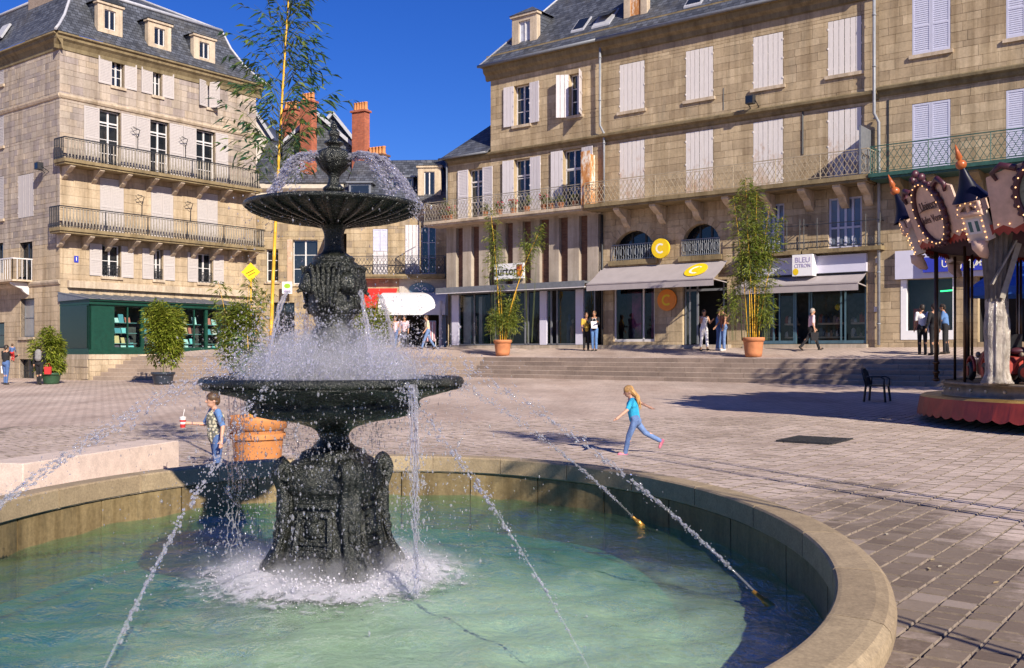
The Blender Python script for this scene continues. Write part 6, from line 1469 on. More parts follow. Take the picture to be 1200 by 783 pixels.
def person(label, loc, H, face, legs, arms, lean=0.0, skin=SKIN, hair='dark', hair_len=0.0, hair_dir=None, shirt='white', sleeve=.55, trouser='denim', leg_len=.97, shoe='shoe', head=(0, 0), vox=.016, fat=1.0, group=None, hips_up=None, abd=(8, 8), vest=None, skirt=False, turn=0.0):
    """loc: ground point under the pelvis; face: heading in degrees (0 = +x). legs: ((hip, knee), ...) degrees forward; arms: ((shoulder, elbow), ...) forward, elbow bends forward. L then R"""
    S = H / 1.74; kid = H < 1.35; hs = 1.0 if not kid else 1.22
    a = radians(face); fx = Vector((cos(a), sin(a), 0)); lx = Vector((-sin(a), cos(a), 0)); up = Vector((0, 0, 1))
    l = radians(lean); tu = (up * cos(l) + fx * sin(l)); tf = (fx * cos(l) - up * sin(l))
    tn = radians(turn); slx = lx * cos(tn) - fx * sin(tn)
    thigh, shin = .435 * S, .43 * S
    if kid: thigh *= .93; shin *= .93
    def legpts(side, hip, knee):
        h = lx * (.088 * S * side); d1 = fx * sin(radians(hip)) - up * cos(radians(hip)); b = radians(hip - knee); d2 = fx * sin(b) - up * cos(b)
        k = h + d1 * thigh; an = k + d2 * shin; df = (fx * cos(b) + up * sin(b)); return h, k, an, df, d2
    LP = [legpts(1, *legs[0]), legpts(-1, *legs[1])]
    low = min((q[2] + q[3] * .14 * S - up * .0).z for q in LP); low = min(low, min((q[2] - q[4] * -.0).z for q in LP)) - .075 * S
    pel = Vector(loc) - up * low
    for k in range(2): h, kn, an, df, d2 = LP[k]; LP[k] = (pel + h, pel + kn, pel + an, df, d2)
    chest = pel + tu * .36 * S; neck = pel + tu * .53 * S; 
    sh = [neck - tu * .045 * S + slx * (.175 * S * fat * s_) for s_ in (1, -1)]
    hl_ = radians(head[0]); hy = radians(head[1]); hf = (tf * cos(hl_) + tu * sin(hl_)).normalized(); hf = (hf * cos(hy) + lx * sin(hy)).normalized(); hc = neck + tu * .15 * S * (1.05 if kid else 1) + hf * .025 * S; hr = .098 * S * hs
    hu = (tu - hf * tu.dot(hf)).normalized(); hx = hf.cross(hu)
    AR = []
    for k, (sp, el) in enumerate(arms):
        s_ = 1 if k == 0 else -1; ab = radians(abd[k]); d1 = (tf * sin(radians(sp)) - tu * cos(radians(sp))) * cos(ab) + lx * s_ * sin(ab); b = radians(sp + el); d2 = (tf * sin(b) - tu * cos(b)) * cos(ab * .6) + lx * s_ * sin(ab * .6)
        e = sh[k] + d1 * .285 * S; w = e + d2 * .25 * S; AR.append((sh[k], e, w, d2.normalized(), d1))
    t = thing('person', label, 'person', tuple(loc), group)
    rotH = Matrix((hx, hf, hu)).transposed()
    b = MB()
    b.ell(hc + hu * .02 * S, hr * .80, hr * .98, hr * 1.12, 16, 12, rot=rotH); b.ell(hc - hu * hr * .55 + hf * hr * .25, hr * .58, hr * .62, hr * .55, 12, 8, rot=rotH)
    b.ell(hc + hf * hr * 1.0 - hu * hr * .12, hr * .14, hr * .22, hr * .22, 8, 6, rot=rotH)                      # nose
    b.ell(hc + hf * hr * .84 - hu * hr * .55, hr * .26, hr * .12, hr * .09, 8, 6, rot=rotH)                     # lips
    for s_ in (1, -1): b.ell(hc + hx * hr * .8 * s_ - hu * hr * .1, hr * .1, hr * .2, hr * .28, 8, 6, rot=rotH)    # ears
    b.cap2(neck - tu * .03 * S, hc - hu * hr * .5, .052 * S, .05 * S)
    b.cap2(pel + tu * .03 * S, chest, .105 * S * fat, .125 * S * fat); b.cap2(chest - slx * .06 * S, neck - tu * .06 * S - slx * .08 * S, .10 * S, .07 * S); b.cap2(chest + slx * .06 * S, neck - tu * .06 * S + slx * .08 * S, .10 * S, .07 * S)
    for k in range(2):
        s0, e, w, d2, d1 = AR[k]
        b.cap2(s0, e, .05 * S, .04 * S); b.cap2(e, w, .04 * S, .028 * S)
        side = lx * (1 if k == 0 else -1); pn = d2.cross(side).normalized()
        b.cap2(w, w + d2 * .07 * S, .03 * S, .034 * S)
        for j, (o, ln) in enumerate(((-.03, .062), (-.01, .075), (.01, .07), (.028, .055))):
            f0 = w + d2 * .085 * S + tf * o * S * 1.1; f1 = f0 + d2 * ln * .5 * S; b.cap2(f0, f1, .0095 * S, .009 * S, 6); b.cap2(f1, f1 + (d2 * .8 - side * .45).normalized() * ln * .5 * S, .009 * S, .007 * S, 6)
        b.cap2(w + d2 * .02 * S + tf * .025 * S, w + d2 * .065 * S + tf * .062 * S - side * .01 * S, .012 * S, .009 * S, 6)
        h, kn, an, df, dd = LP[k]
        b.cap2(h, kn, .078 * S * fat, .052 * S); b.cap2(kn, an, .052 * S, .036 * S); b.cap2(kn + dd * .1 * S - df * .02 * S, kn + dd * .22 * S - df * .012 * S, .05 * S, .04 * S)
        b.cap2(an, an + df * .1 * S + dd * .05 * S, .036 * S, .03 * S)
    VX = vox * max(.6, S)
    sm = [('REMESH', dict(mode='VOXEL', voxel_size=VX * .8)), ('SMOOTH', dict(factor=.5, iterations=2))]
    baked(b, sm, 'body', skin, t, None)
    ey = MB()
    for s_ in (1, -1): ey.ell(hc + hf * hr * .83 + hx * hr * .33 * s_ + hu * hr * .12, hr * .12, hr * .09, hr * .075, 8, 6, rot=rotH); ey.cap2(hc + hf * hr * .9 + hx * hr * .2 * s_ + hu * hr * .3, hc + hf * hr * .82 + hx * hr * .5 * s_ + hu * hr * .28, hr * .045, hr * .04, 6)
    ey.build('eyes', EYEM, t)
    smc = [('REMESH', dict(mode='VOXEL', voxel_size=VX)), ('SMOOTH', dict(factor=.5, iterations=3)), ('DISPLACE', dict(strength=.008, mid_level=.5, texture=CLTEX, texture_coords='LOCAL'))]
    if shirt:
        c = MB(); g = .012 * S
        c.cap2(pel + tu * (.03 if not skirt else .0) * S, chest, .118 * S * fat + g, .135 * S * fat); c.cap2(chest - slx * .06 * S, neck - tu * .075 * S - slx * .09 * S, .112 * S, .072 * S); c.cap2(chest + slx * .06 * S, neck - tu * .075 * S + slx * .09 * S, .112 * S, .072 * S)
        for k in range(2):
            s0, e, w, d2, d1 = AR[k]
            if sleeve > 0:
                f = min(1, sleeve * 1.6); c.cap2(s0, s0 + (e - s0) * f, .062 * S, .055 * S)
                if sleeve > .7: c.cap2(e, e + (w - e) * (sleeve - .05) , .053 * S, .04 * S)
        baked(c, smc, 'shirt', CL[shirt], t, None)
        if vest:
            c = MB(); c.cap2(pel + tu * .03 * S, chest, .135 * S * fat + g, .15 * S * fat); c.cap2(chest - slx * .06 * S, neck - tu * .085 * S - slx * .075 * S, .127 * S, .08 * S); c.cap2(chest + slx * .06 * S, neck - tu * .085 * S + slx * .075 * S, .127 * S, .08 * S); baked(c, smc, 'waistcoat', CL[vest], t, None)
    c = MB()
    c.cap2(pel + tu * .06 * S - lx * .03 * S, pel + tu * .06 * S + lx * .03 * S, .118 * S * fat, .118 * S * fat); c.ell(pel - up * .02 * S - fx * .03 * S, .13 * S * fat, .13 * S * fat, .12 * S, 12, 8)
    for k in range(2):
        h, kn, an, df, dd = LP[k]; c.cap2(h, kn, .095 * S * fat, .068 * S); en = kn + (an - kn) * leg_len; c.cap2(kn, en, .066 * S, .055 * S if leg_len > .8 else .062 * S)
    baked(c, smc, 'trousers', CL[trouser], t, None)
    for k in range(2):
        h, kn, an, df, dd = LP[k]; c = MB(); c.cap2(an + dd * .035 * S - df * .03 * S, an + dd * .05 * S + df * .13 * S, .045 * S, .034 * S); c.cap2(an + dd * .06 * S - df * .03 * S, an + dd * .062 * S + df * .15 * S, .03 * S, .026 * S); c.cap2(an - dd * .02 * S, an + dd * .04 * S, .045 * S, .045 * S)
        baked(c, [('REMESH', dict(mode='VOXEL', voxel_size=VX * .8)), ('SMOOTH', dict(factor=.5, iterations=1))], 'shoe', CL[shoe], t, None)
    hm = MB(); 
    hm.ell(hc + hu * hr * .36 - hf * hr * .10, hr * .94, hr * 1.05, hr * .95, 16, 10, rot=rotH); hm.ell(hc - hf * hr * .42 - hu * hr * .05, hr * .84, hr * .72, hr * .85, 12, 8, rot=rotH)
    if hair_len > 0:
        hd = Vector(hair_dir) if hair_dir else (-tu - hf * .25); 
        hd.normalize(); r_ = random.Random(5)
        for k in range(15 if hair_len > .2 else 9):
            st_ = hc - hf * hr * r_.uniform(.2, .85) + hx * hr * r_.uniform(-.8, .8) + hu * hr * r_.uniform(-.3, .45); L = hair_len * r_.uniform(.65, 1.15)
            m1_ = st_ + (hd * .5 - hf * .3 + hx * r_.uniform(-.12, .12)).normalized() * L * .5; e_ = m1_ + (hd + hx * r_.uniform(-.2, .2) + hu * r_.uniform(-.25, .15)) * L * .55
            hm.cap2(st_, m1_, hr * .26, hr * .2, 7); hm.cap2(m1_, e_, hr * .2, hr * .05, 7)
    baked(hm, [('REMESH', dict(mode='VOXEL', voxel_size=VX * .8)), ('SMOOTH', dict(factor=.5, iterations=1))], 'hair', HAIR[hair], t, None)
    return t, dict(neck=neck, chest=chest, pel=pel, arms=AR, tf=tf, tu=tu, lx=lx, S=S, hc=hc)
CLTEX = bpy.data.textures.new('folds', 'CLOUDS'); CLTEX.noise_scale = .09
STAND = ((3, 4), (-3, 3))
WALK = ((24, 6), (-20, 14)); WALK2 = ((-22, 16), (22, 4))
HANG = ((4, 14), (-4, 14)); 
# the running girl
gx_, gy_ = gpt(744, 15.75)
t, q = person('running girl with long blond hair, cyan shirt and light blue jeans', (gx_, gy_, 0), 1.17, 180, ((22, 10), (-40, 22)), ((40, 22), (-62, 8)), 10, SKIN3, 'blond', .30, (.22, .1, -1.0), 'cyan', .5, 'denim_l', .99, 'pinkshoe', (-8, 0), .012, 1.02, abd=(20, 26))
pr_ = MB(); c = q['chest']; 
for k in range(5): pr_.ell(c + q['tf'] * (.118 * q['S'] * 1.0) + q['lx'] * (.05 * (k - 2) * .5) - q['tu'] * (.03 + .02 * (k % 2)) + q['tf'] * .005, .018, .008, .022, 8, 5)
pr_.build('shirt_print', CL['white'], t)
# the boy behind the pool with the paper cup
bx_, by_ = gpt(254, 12.1)
t, q = person('boy in floral waistcoat standing behind the pool holding a paper cup', (bx_, by_, 0), 1.17, 212, STAND, ((-8, 22), (26, 72)), 4, SKIN3, 'brown', 0, None, 'blue', .55, 'denim', .97, 'shoe', (0, 0), .012, 1.12, abd=(24, 22), vest='floral')
w = q['arms'][1][2] + q['arms'][1][3] * .09
cup = thing('paper_cup', "white and red paper cup with a straw in the boy's hand", 'cup', tuple(w - Vector((0, 0, .06))))
mb = MB(); mb.lathe((w.x, w.y, w.z - .06), [(.028, 0), (.036, .085), (.04, .13), (.043, .135), (.0, .14)], 16); mb.build('cup', plain('white paper', C(.8, .77, .76), .5, var=.03), cup)
mb = MB(); mb.lathe((w.x, w.y, w.z - .06), [(.0295, .003), (.034, .048)], 16); mb.lathe((w.x, w.y, w.z - .06), [(.0362, .075), (.0385, .10)], 16); mb.build('red_print', CL['red'], cup)
mb = MB(); mb.tube([(w.x, w.y, w.z + .06), (w.x + .02, w.y, w.z + .17)], .004, 5); mb.build('straw', CL['white'], cup)
def tp(px, Y): x, y = gpt(px, Y); return (x, y, zt_at(x, y))
def gp_(px, Y): x, y = gpt(px, Y); return (x, y, zg(x, y))
def backpack(q, t, mat, label_):
    b_ = thing('backpack', label_, 'backpack', tuple(q['chest'] - q['tf'] * .2)); mb = MB(); S = q['S']; c = q['chest'] - q['tf'] * .2 * S - q['tu'] * .02
    for dz, r in ((-.12, .12), (0, .13), (.1, .11)): mb.ell(c + q['tu'] * dz, .15 * S, .10 * S, .16 * S, 12, 8)
    baked(mb, [('REMESH', dict(mode='VOXEL', voxel_size=.02))], 'bag_body', mat, b_, None); st_ = MB()
    for s_ in (1, -1): st_.tube([c + q['tu'] * .2 + q['lx'] * .09 * s_, q['neck'] + q['lx'] * .1 * s_ + q['tu'] * .02, q['chest'] + q['tf'] * .15 + q['lx'] * .1 * s_, c - q['tu'] * .15 + q['lx'] * .13 * s_], .018, 6)
    st_.build('strap', CL['black'], b_)
def handbag(w, name, mat, label_, cat='bag', sz=(.16, .06, .2)):
    b_ = thing(name, label_, cat, (w.x, w.y, w.z - .3)); mb = MB(); x, y, z = sz
    mb.hexa([(w.x - x * .8, w.y - y, w.z - .12 - z * 1.6), (w.x + x * .8, w.y - y, w.z - .12 - z * 1.6), (w.x + x * .8, w.y + y, w.z - .12 - z * 1.6), (w.x - x * .8, w.y + y, w.z - .12 - z * 1.6), (w.x - x, w.y - y * .7, w.z - .12), (w.x + x, w.y - y * .7, w.z - .12), (w.x + x, w.y + y * .7, w.z - .12), (w.x - x, w.y + y * .7, w.z - .12)]); mb.build('bag_body', mat, b_)
    h = MB(); h.tube([(w.x - x * .6, w.y, w.z - .12), (w.x - x * .3, w.y, w.z + .02), (w.x + x * .3, w.y, w.z + .02), (w.x + x * .6, w.y, w.z - .12)], .01, 5); h.build('handle', mat, b_)
# left group
t, q = person('person in black jacket and blue jeans carrying a child at the left edge', gp_(7, 43.5), 1.74, 70, STAND, ((10, 20), (30, 80)), 0, SKIN, 'dark', .12, None, 'black', 1.0, 'denim', .98, 'shoe', fat=1.1, group='people on the square'); handbag(q['arms'][0][2], 'shopping_bag', CL['white'], 'white shopping bag held by the person in black jacket')
c = q['chest'] + q['lx'] * -.22 + Vector((0, 0, .12))
t, q2 = person('small child in blue and red carried on an arm at the left edge', (c.x + .12, c.y - .05, c.z - .42), .82, 100, ((40, 50), (30, 40)), ((20, 30), (20, 30)), 0, SKIN3, 'brown', 0, None, 'denim', 1.0, 'red', .98, 'shoe', fat=1.1)
t, q = person('person in black with grey backpack walking beside the green bush', gp_(46, 43.0), 1.72, 100, ((10, 4), (-10, 8)), HANG, 2, SKIN, 'dark', .06, None, 'black', 1.0, 'black', .98, 'shoe', fat=1.08, group='people on the square'); backpack(q, t, CL['grey'], 'grey backpack on the back of the person in black'); handbag(q['arms'][1][2] + Vector((.1, 0, 0)), 'carrier_bag', CL['red'], 'red carrier bag held by the person with grey backpack')
# by the white awning
person('woman in sleeveless pale pink top and jeans walking near the white awning', tp(463, 50.0), 1.68, -100, WALK, HANG, 0, SKIN, 'brown', .15, None, 'pink', .1, 'denim', .98, group='people on the upper terrace')
person('person in pink shirt and dark trousers walking beside the sleeveless woman', tp(474, 50.8), 1.66, -100, WALK2, HANG, 0, SKIN, 'dark', .05, None, 'pink', .5, 'black', .98, group='people on the upper terrace')
person('man in cream shirt and blue jeans striding near the clothes rack', tp(501, 49.5), 1.74, 200, WALK, ((10, 30), (-10, 20)), 4, SKIN, 'brown', 0, None, 'cream', .6, 'denim_l', .98, group='people on the upper terrace')
# pair by the corner
t, q = person('person in black and yellow jacket standing at the corner of the brick-striped shop', tp(687, 45.6), 1.72, -80, STAND, ((20, 70), (10, 30)), 0, SKIN2, 'brown', 0, None, 'yellow', .5, 'black', .98, group='people on the upper terrace', fat=1.05)
t, q = person('person in dark top and bright blue trousers beside the yellow-jacketed one', tp(696.5, 45.2), 1.80, -110, STAND, ((20, 90), (40, 80)), 0, SKIN2, 'brown', .08, None, 'black', .9, 'blue', .98, group='people on the upper terrace')
handbag(q['chest'] + q['tf'] * .2 + Vector((.05, 0, .1)), 'shoulder_bag', CL['white'], 'white bag held before the person in bright blue trousers')
# at the C shop
person('woman in white cropped trousers and white halter top, arms folded', tp(825, 41.7), 1.72, -75, ((12, 4), (-6, 6)), ((25, 95), (28, 98)), 0, SKIN2, 'dark', .1, None, 'white', 0, 'white', .72, 'shoe', group='people on the upper terrace')
person('woman in brown sleeveless top and jeans talking to her companion', tp(848, 41.2), 1.82, 195, STAND, ((6, 18), (12, 30)), 3, SKIN2, 'dark', .05, None, 'brown', 0, 'denim_l', .98, 'whiteshoe', group='people on the upper terrace')
person('slim person in teal top and jeans half hidden behind the brown top', tp(842.5, 41.7), 1.74, -20, STAND, ((30, 110), (20, 60)), 0, SKIN2, 'dark', .12, None, 'blue', 0, 'denim', .98, 'whiteshoe', group='people on the upper terrace')
t, q = person('grey-haired person in pale pink shirt and black trousers striding past the shop door', tp(951, 39.0), 1.72, 5, ((28, 8), (-26, 14)), ((12, 30), (-6, 20)), 2, SKIN, 'grey', .03, None, 'pink', .55, 'black', .98, group='people on the upper terrace'); handbag(q['arms'][1][2], 'handbag', CL['black'], 'dark handbag swinging from the person in pink shirt')
# near the carousel
person('man in white short-sleeved shirt and black trousers behind the carousel pole', tp(1081, 35.0), 1.76, 80, STAND, HANG, 0, SKIN2, 'dark', 0, None, 'white', .5, 'black', .98, group='people on the upper terrace')
person('man in black clothes beside the white-shirted man near the blue sign', tp(1095, 34.6), 1.78, 110, STAND, HANG, 0, SKIN2, 'dark', 0, None, 'black', 1.0, 'black', .98, group='people on the upper terrace', fat=1.1)
t, q = person('person in blue top and dark trousers holding papers beside the carousel', tp(1108, 34.8), 1.74, 150, STAND, ((20, 80), (25, 85)), 6, SKIN2, 'dark', .1, None, 'blue', .5, 'black', .98, group='people on the upper terrace'); handbag(q['arms'][0][2], 'tote_bag', CL['white'], 'white tote bag held by the person in blue top', sz=(.2, .05, .2))
# ================================================================== CAROUSEL
CC = (12.2, 19.6); CB = zg(*CC) + .02
car = thing('carousel', 'fairground carousel with lit turreted canopy boards and red scalloped skirt at the right edge', 'carousel', (CC[0], CC[1], CB))
crim = plain('red carousel paint', C(.30, .035, .024), .5, var=.3, scale=3); gold = plain('brassy gold paint', C(.42, .26, .08), .35, var=.25, metal=.5); silver = plain('dull silver edging', C(.24, .19, .14), .5, var=.3, metal=.2); pinkp = plain('pinkish cream board', C(.60, .41, .32), .5, var=.15); navy = plain('midnight blue turret roof', C(.006, .006, .02), .4, var=.3, spec=.25); deckm = plain('dark deck boards', C(.10, .05, .03), .6, var=.3); brass = plain('dark brass pole', C(.10, .055, .03), .3, var=.3, metal=.5); orangef = plain('orange gilt finial', C(.42, .11, .03), .3, var=.2); purp = plain('dark plum scrollwork', C(.07, .02, .03), .4, var=.4); creamb = plain('cream turret wall', C(.66, .55, .44), .5, var=.12)
blb = NT('lit warm bulb'); blb.set(Base_Color=C(.9, .55, .3), Emission_Color=C(1, .50, .20), Emission_Strength=1.1); M['bulb'] = blb.mat
def cp(r, a, z): return Vector((CC[0] + r * cos(a), CC[1] + r * sin(a), CB + z))
# skirt with scalloped lower edge
sk = MB(); n = 288
for k in range(n):
    a0, a1 = 2 * pi * k / n, 2 * pi * (k + 1) / n; f = lambda a: .14 - .06 * abs(sin(a * 36)) 
    sk.face([cp(3.92, a0, f(a0)), cp(3.92, a1, f(a1)), cp(3.86, a1, .46), cp(3.86, a0, .46)], 0); sk.face([cp(3.86, a0, .46), cp(3.86, a1, .46), cp(3.80, a1, .50), cp(3.80, a0, .50)], 1); sk.face([cp(3.80, a0, .50), cp(3.80, a1, .50), cp(3.42, a1, .50), cp(3.42, a0, .50)], 1)
    sk.face([cp(3.90, a0, f(a0)), cp(3.84, a0, .44), cp(3.84, a1, .44), cp(3.90, a1, f(a1))], 0)
sk.build('skirt', [crim, gold], car)
rs_ = MB(); rs_.lathe((CC[0], CC[1], CB), [(3.44, .49), (3.44, .52), (3.40, .53), (3.40, .72), (3.45, .73), (3.45, .77), (3.38, .78)], 128); rs_.build('deck_riser', silver, car)
dk = MB(); dk.lathe((CC[0], CC[1], CB), [(.01, .76), (3.40, .765)], 96); dk.lathe((CC[0], CC[1], CB), [(3.3, .1), (3.3, .5)], 64); dk.build('deck', deckm, car)
def bulbs(pts, r, parent):
    mb = MB()
    for p in pts: mb.ell(p, r, r, r, 8, 6)
    mb.build('bulbs', M['bulb'], parent, 'stuff')
rb = MB()
for k in range(48): rb.ell(cp(3.41, 2 * pi * k / 48, .63), .03, .03, .03, 8, 5)
rb.build('bulb_studs', plain('pale unlit bulb', C(.75, .6, .4), .3), car, 'stuff')
cyl = MB(); cyl.lathe((CC[0], CC[1], CB), [(1.1, .76), (1.1, 1.2), (1.2, 1.3), (1.2, 2.9), (1.5, 3.3), (1.9, 3.45)], 24, sm=False); cyl.build('centre_drum', purp, car)
ct = MB(); ct.lathe((CC[0], CC[1], CB), [(1.2, 3.55), (3.75, 3.58), (3.78, 3.66)], 72); ct.lathe((CC[0], CC[1], CB), [(4.05, 4.15), (2.6, 4.6), (1.2, 5.2), (.25, 5.9), (.05, 6.6)], 72, mod=lambda a, i: 1 + .02 * cos(18 * a)); ct.build('canopy', plain('plum canopy cloth', C(.05, .015, .025), .8, var=.2), car)
NT9 = 9; A0 = radians(201)
def board_frame(a):
    er = Vector((cos(a), sin(a), 0)); et = Vector((-sin(a), cos(a), 0)); up = (Vector((0, 0, 1)) + er * .38).normalized(); out = (er - Vector((0, 0, .38))).normalized()
    return er, et, up, out
for k in range(NT9):
    a = A0 + 2 * pi * k / NT9
    # turret
    er, et, up, out = board_frame(a); o = cp(3.84, a, 3.42)
    TS = .70; Q = lambda x, y, z: o + (et * x + out * y + up * z) * TS
    tb = MB(); tb.hexa([Q(-.33, -.12, .0), Q(-.33, .14, .0), Q(.33, .14, .0), Q(.33, -.12, 0), Q(-.33, -.12, .8), Q(-.33, .14, .8), Q(.33, .14, .8), Q(.33, -.12, .8)]); 
    tr_ = tb.build('turret', creamb, car)
    wd = MB()
    for sx in (-.11, .11): wd.hexa([Q(sx - .055, .13, .28), Q(sx - .055, .155, .28), Q(sx + .055, .155, .28), Q(sx + .055, .13, .28), Q(sx - .055, .13, .56), Q(sx - .055, .155, .56), Q(sx + .055, .155, .56), Q(sx + .055, .13, .56)])
    wd.build('turret_window', plain('dark teal window', C(.02, .10, .11), .3) if k == 0 else bpy.data.materials['dark teal window'], tr_)
    wf = MB(); wf.hexa([Q(-.22, .14, .22), Q(-.22, .152, .22), Q(.22, .152, .22), Q(.22, .14, .22), Q(-.22, .14, .62), Q(-.22, .152, .62), Q(.22, .152, .62), Q(.22, .14, .62)]); wf.build('turret_panel', M['frame'], tr_)
    ar_ = MB()
    ar_.tube([Q(-.42, .16, .78), Q(.42, .16, .78)], .06, 8); ar_.tube([Q(-.40, .16, 1.12), Q(.40, .16, 1.12)], .055, 8)
    ar_.tube([Q(.34 * cos(pi * t / 10), .17, .80 + .26 * sin(pi * t / 10)) for t in range(11)], .05, 7, cap=False)
    for sx in (-.36, 0, .36): ar_.tube([Q(sx, .17, .8), Q(sx, .17, 1.12)], .045, 7)
    ar_.hexa([Q(-.4, -.1, .8), Q(-.4, .10, .8), Q(.4, .10, .8), Q(.4, -.1, .8), Q(-.4, -.1, 1.1), Q(-.4, .10, 1.1), Q(.4, .10, 1.1), Q(.4, -.1, 1.1)]); ar_.build('turret_gallery', pinkp, tr_)
    rf_ = MB(); pr_ = [(.52, 1.12), (.40, 1.26), (.25, 1.48), (.14, 1.76), (.06, 2.0)]
    b = len(rf_.v); nn = 14
    for r, z in pr_:
        for j in range(nn): t = 2 * pi * j / nn; p = Q(r * cos(t), r * .8 * sin(t), z); rf_.v.append(tuple(p))
    for i in range(len(pr_) - 1):
        for j in range(nn): rf_.idx((b + i * nn + j, b + i * nn + (j + 1) % nn, b + (i + 1) * nn + (j + 1) % nn, b + (i + 1) * nn + j), 0, .5, True)
    rf_.build('turret_roof', navy, tr_)
    fn_ = MB(); fn_.ell(Q(0, 0, 2.06), .10, .10, .09, 10, 7); fn_.tube([Q(0, 0, 2.1), Q(0, 0, 2.2), Q(0, 0, 2.24), Q(0, 0, 2.6)], [.06, .035, .065, .008], 8); fn_.build('finial', orangef, tr_)
    cs_ = MB(); cs_.tube([Q(0, .1, .0), Q(0, .16, -.14), Q(0, .08, -.34), Q(0, 0, -.48)], [.16, .14, .10, .03], 8); cs_.build('pendant', pinkp, tr_)
    bulbs([Q(.34 * cos(pi * t / 6), .23, .82 + .26 * sin(pi * t / 6)) for t in range(7)] + [Q(.30, .16, .15 * j + .1) for j in range(5)] + [Q(-.30, .16, .15 * j + .1) for j in range(5)], .015, tr_)
    # board with oval between turrets
    am = a + pi / NT9; er, et, up, out = board_frame(am); o = cp(3.74, am, 3.55); Q2 = lambda x, y, z: o + et * x + out * y + up * z
    bd = MB(); hw = 1.05
    top = [(-hw + 2 * hw * j / 12, .98 + .22 * sin(pi * j / 12)) for j in range(13)]
    bot = [(-hw + 2 * hw * j / 12, .02 + .08 * abs(sin(pi * j / 2))) for j in range(13)]
    for j in range(12):
        (x0, t0), (x1, t1), b0_, b1_ = top[j], top[j + 1], bot[j][1], bot[j + 1][1]
        bd.hexa([Q2(x0, -.04, b0_), Q2(x0, .0, b0_), Q2(x1, .0, b1_), Q2(x1, -.04, b1_), Q2(x0, -.04, t0), Q2(x0, .0, t0), Q2(x1, .0, t1), Q2(x1, -.04, t1)])
    bo_ = bd.build('rounding_board', pinkp, car)
    fr_ = MB(); E = lambda t, s=1.0: Q2(.56 * s * cos(t), .05, .60 + .62 * s * sin(t))
    fr_.tube([E(2 * pi * j / 36) for j in range(37)], .06, 8, cap=False)
    for j in range(26): t = 2 * pi * j / 26; fr_.ell(E(t, 1.08), .05, .05, .05, 7, 5)
    for j in (-1, 0, 1): fr_.ell(Q2(.2 * j, .05, 1.32 + (.1 if j == 0 else 0)), .08, .05, .08, 8, 6)
    for j in (-1, 1): fr_.tube([Q2(.5 * j, .04, 1.1), Q2(.75 * j, .04, 1.18), Q2(.92 * j, .04, 1.05), Q2(.85 * j, .04, .92)], [.06, .06, .05, .03], 7)
    fr_.build('oval_wreath', purp, bo_)
    fc = MB(); fc.face([Q2(.55 * cos(2 * pi * j / 30), .03, .60 + .61 * sin(2 * pi * j / 30)) for j in range(30)], 0); pic = k != 0 and k != 8
    fc.build('oval_panel', pinkp if (k == NT9 - 1) else plain('grey green painted scene %d' % k, C(.20, .22, .17), .6, var=.4, scale=3), bo_)
    if k == NT9 - 1:
        for q, (tx, zz, sz) in enumerate((('Univers', .76, .24), ('Jules Verne', .48, .21))): text_mesh(tx, sz, purp, bo_, Q2(0, .042, zz), et * 1, up, sx=.95)
    bulbs([E(2 * pi * j / 22, .98) + out * .06 for j in range(22)] + [Q2(x, .03, .12) for x in (-.95, -.75, .75, .95)], .014, bo_)
    vl = MB()
    for j in range(16):
        x0, x1 = -1.2 + 2.4 * j / 16, -1.2 + 2.4 * (j + 1) / 16; xm = (x0 + x1) / 2
        vl.face([Q2(x0, -.02, .12), Q2(x0, -.02, -.03), Q2(xm, -.01, -.10), Q2(x1, -.02, -.03), Q2(x1, -.02, .12)], 0); vl.face([Q2(x0, -.03, .12), Q2(x1, -.03, .12), Q2(x1, -.03, -.03), Q2(xm, -.02, -.10), Q2(x0, -.03, -.03)], 0)
    vl.build('valance', crim, bo_)
    # poles
    if k != 0:
        pm = MB(); pm.tube([cp(3.55, a, .76), cp(3.55, a, 3.45)], .045, 8); 
        for z in (.8, .95, 1.15): pm.ell(cp(3.55, a, z), .08, .08, .05, 8, 5)
        pm.build('pole', brass, car)
    for da in (-.02, .06):
        pm = MB(); pm.tube([cp(2.9 if da > 0 else 3.3, a + .36 + da, .76), cp(2.9 if da > 0 else 3.3, a + .36 + da, 3.45)], .03, 8); pm.build('pole', brass, car)
# the wrapped column: pleated translucent sheeting over a pale post
wr = NT('crumpled clear sheeting'); wr.set(Base_Color=wr.ramp(wr.noise(6, 5, .7, wr.mapv((1, 1, .35))), [(.35, C(.20, .17, .145)), (.65, C(.60, .52, .45))]), Roughness=.18, Specular_IOR_Level=.8); wr.bump(wr.noise(9, 5, .75, wr.mapv((1, 1, .8)), 1.2), 1.0, .06)
a = A0; er = Vector((cos(a), sin(a), 0)); c = cp(3.5, a, 0); wc = MB()
prof = [(.20, .77), (.27, .80), (.23, .88), (.20, 1.0), (.195, 1.3), (.21, 1.6), (.20, 1.9), (.185, 2.15), (.175, 2.35), (.18, 2.55), (.20, 2.8), (.225, 3.1), (.25, 3.55)]
wc.lathe(c, dens(prof[:9], 4), 56, 0, .5, lambda t, i: 1 + .07 * sin(9 * t + .03 * i) + .05 * sin(17 * t - .05 * i) + .03 * sin(.9 * i + 2 * t)); wc.build('wrapped_column', wr.mat, car)
up_c = MB(); up_c.lathe(c, dens([(.178, 2.30)] + prof[9:], 4), 72, 0, .5, lambda t, i: 1 + .10 * sin(14 * t + .02 * i) + .04 * sin(23 * t)); up_c.build('pleated_cover', plain('grey pleated cloth', C(.15, .125, .10), .8, var=.3), car)
mb = MB(); mb.bar(c + Vector((-.2, -.22, 2.6)), c + Vector((.22, -.26, 3.4)), .12, .03); mb.bar(c + Vector((-.02, -.24, 2.35)), c + Vector((.28, -.25, 3.35)), .10, .03); mb.build('strap', M['iron_rail'], car)
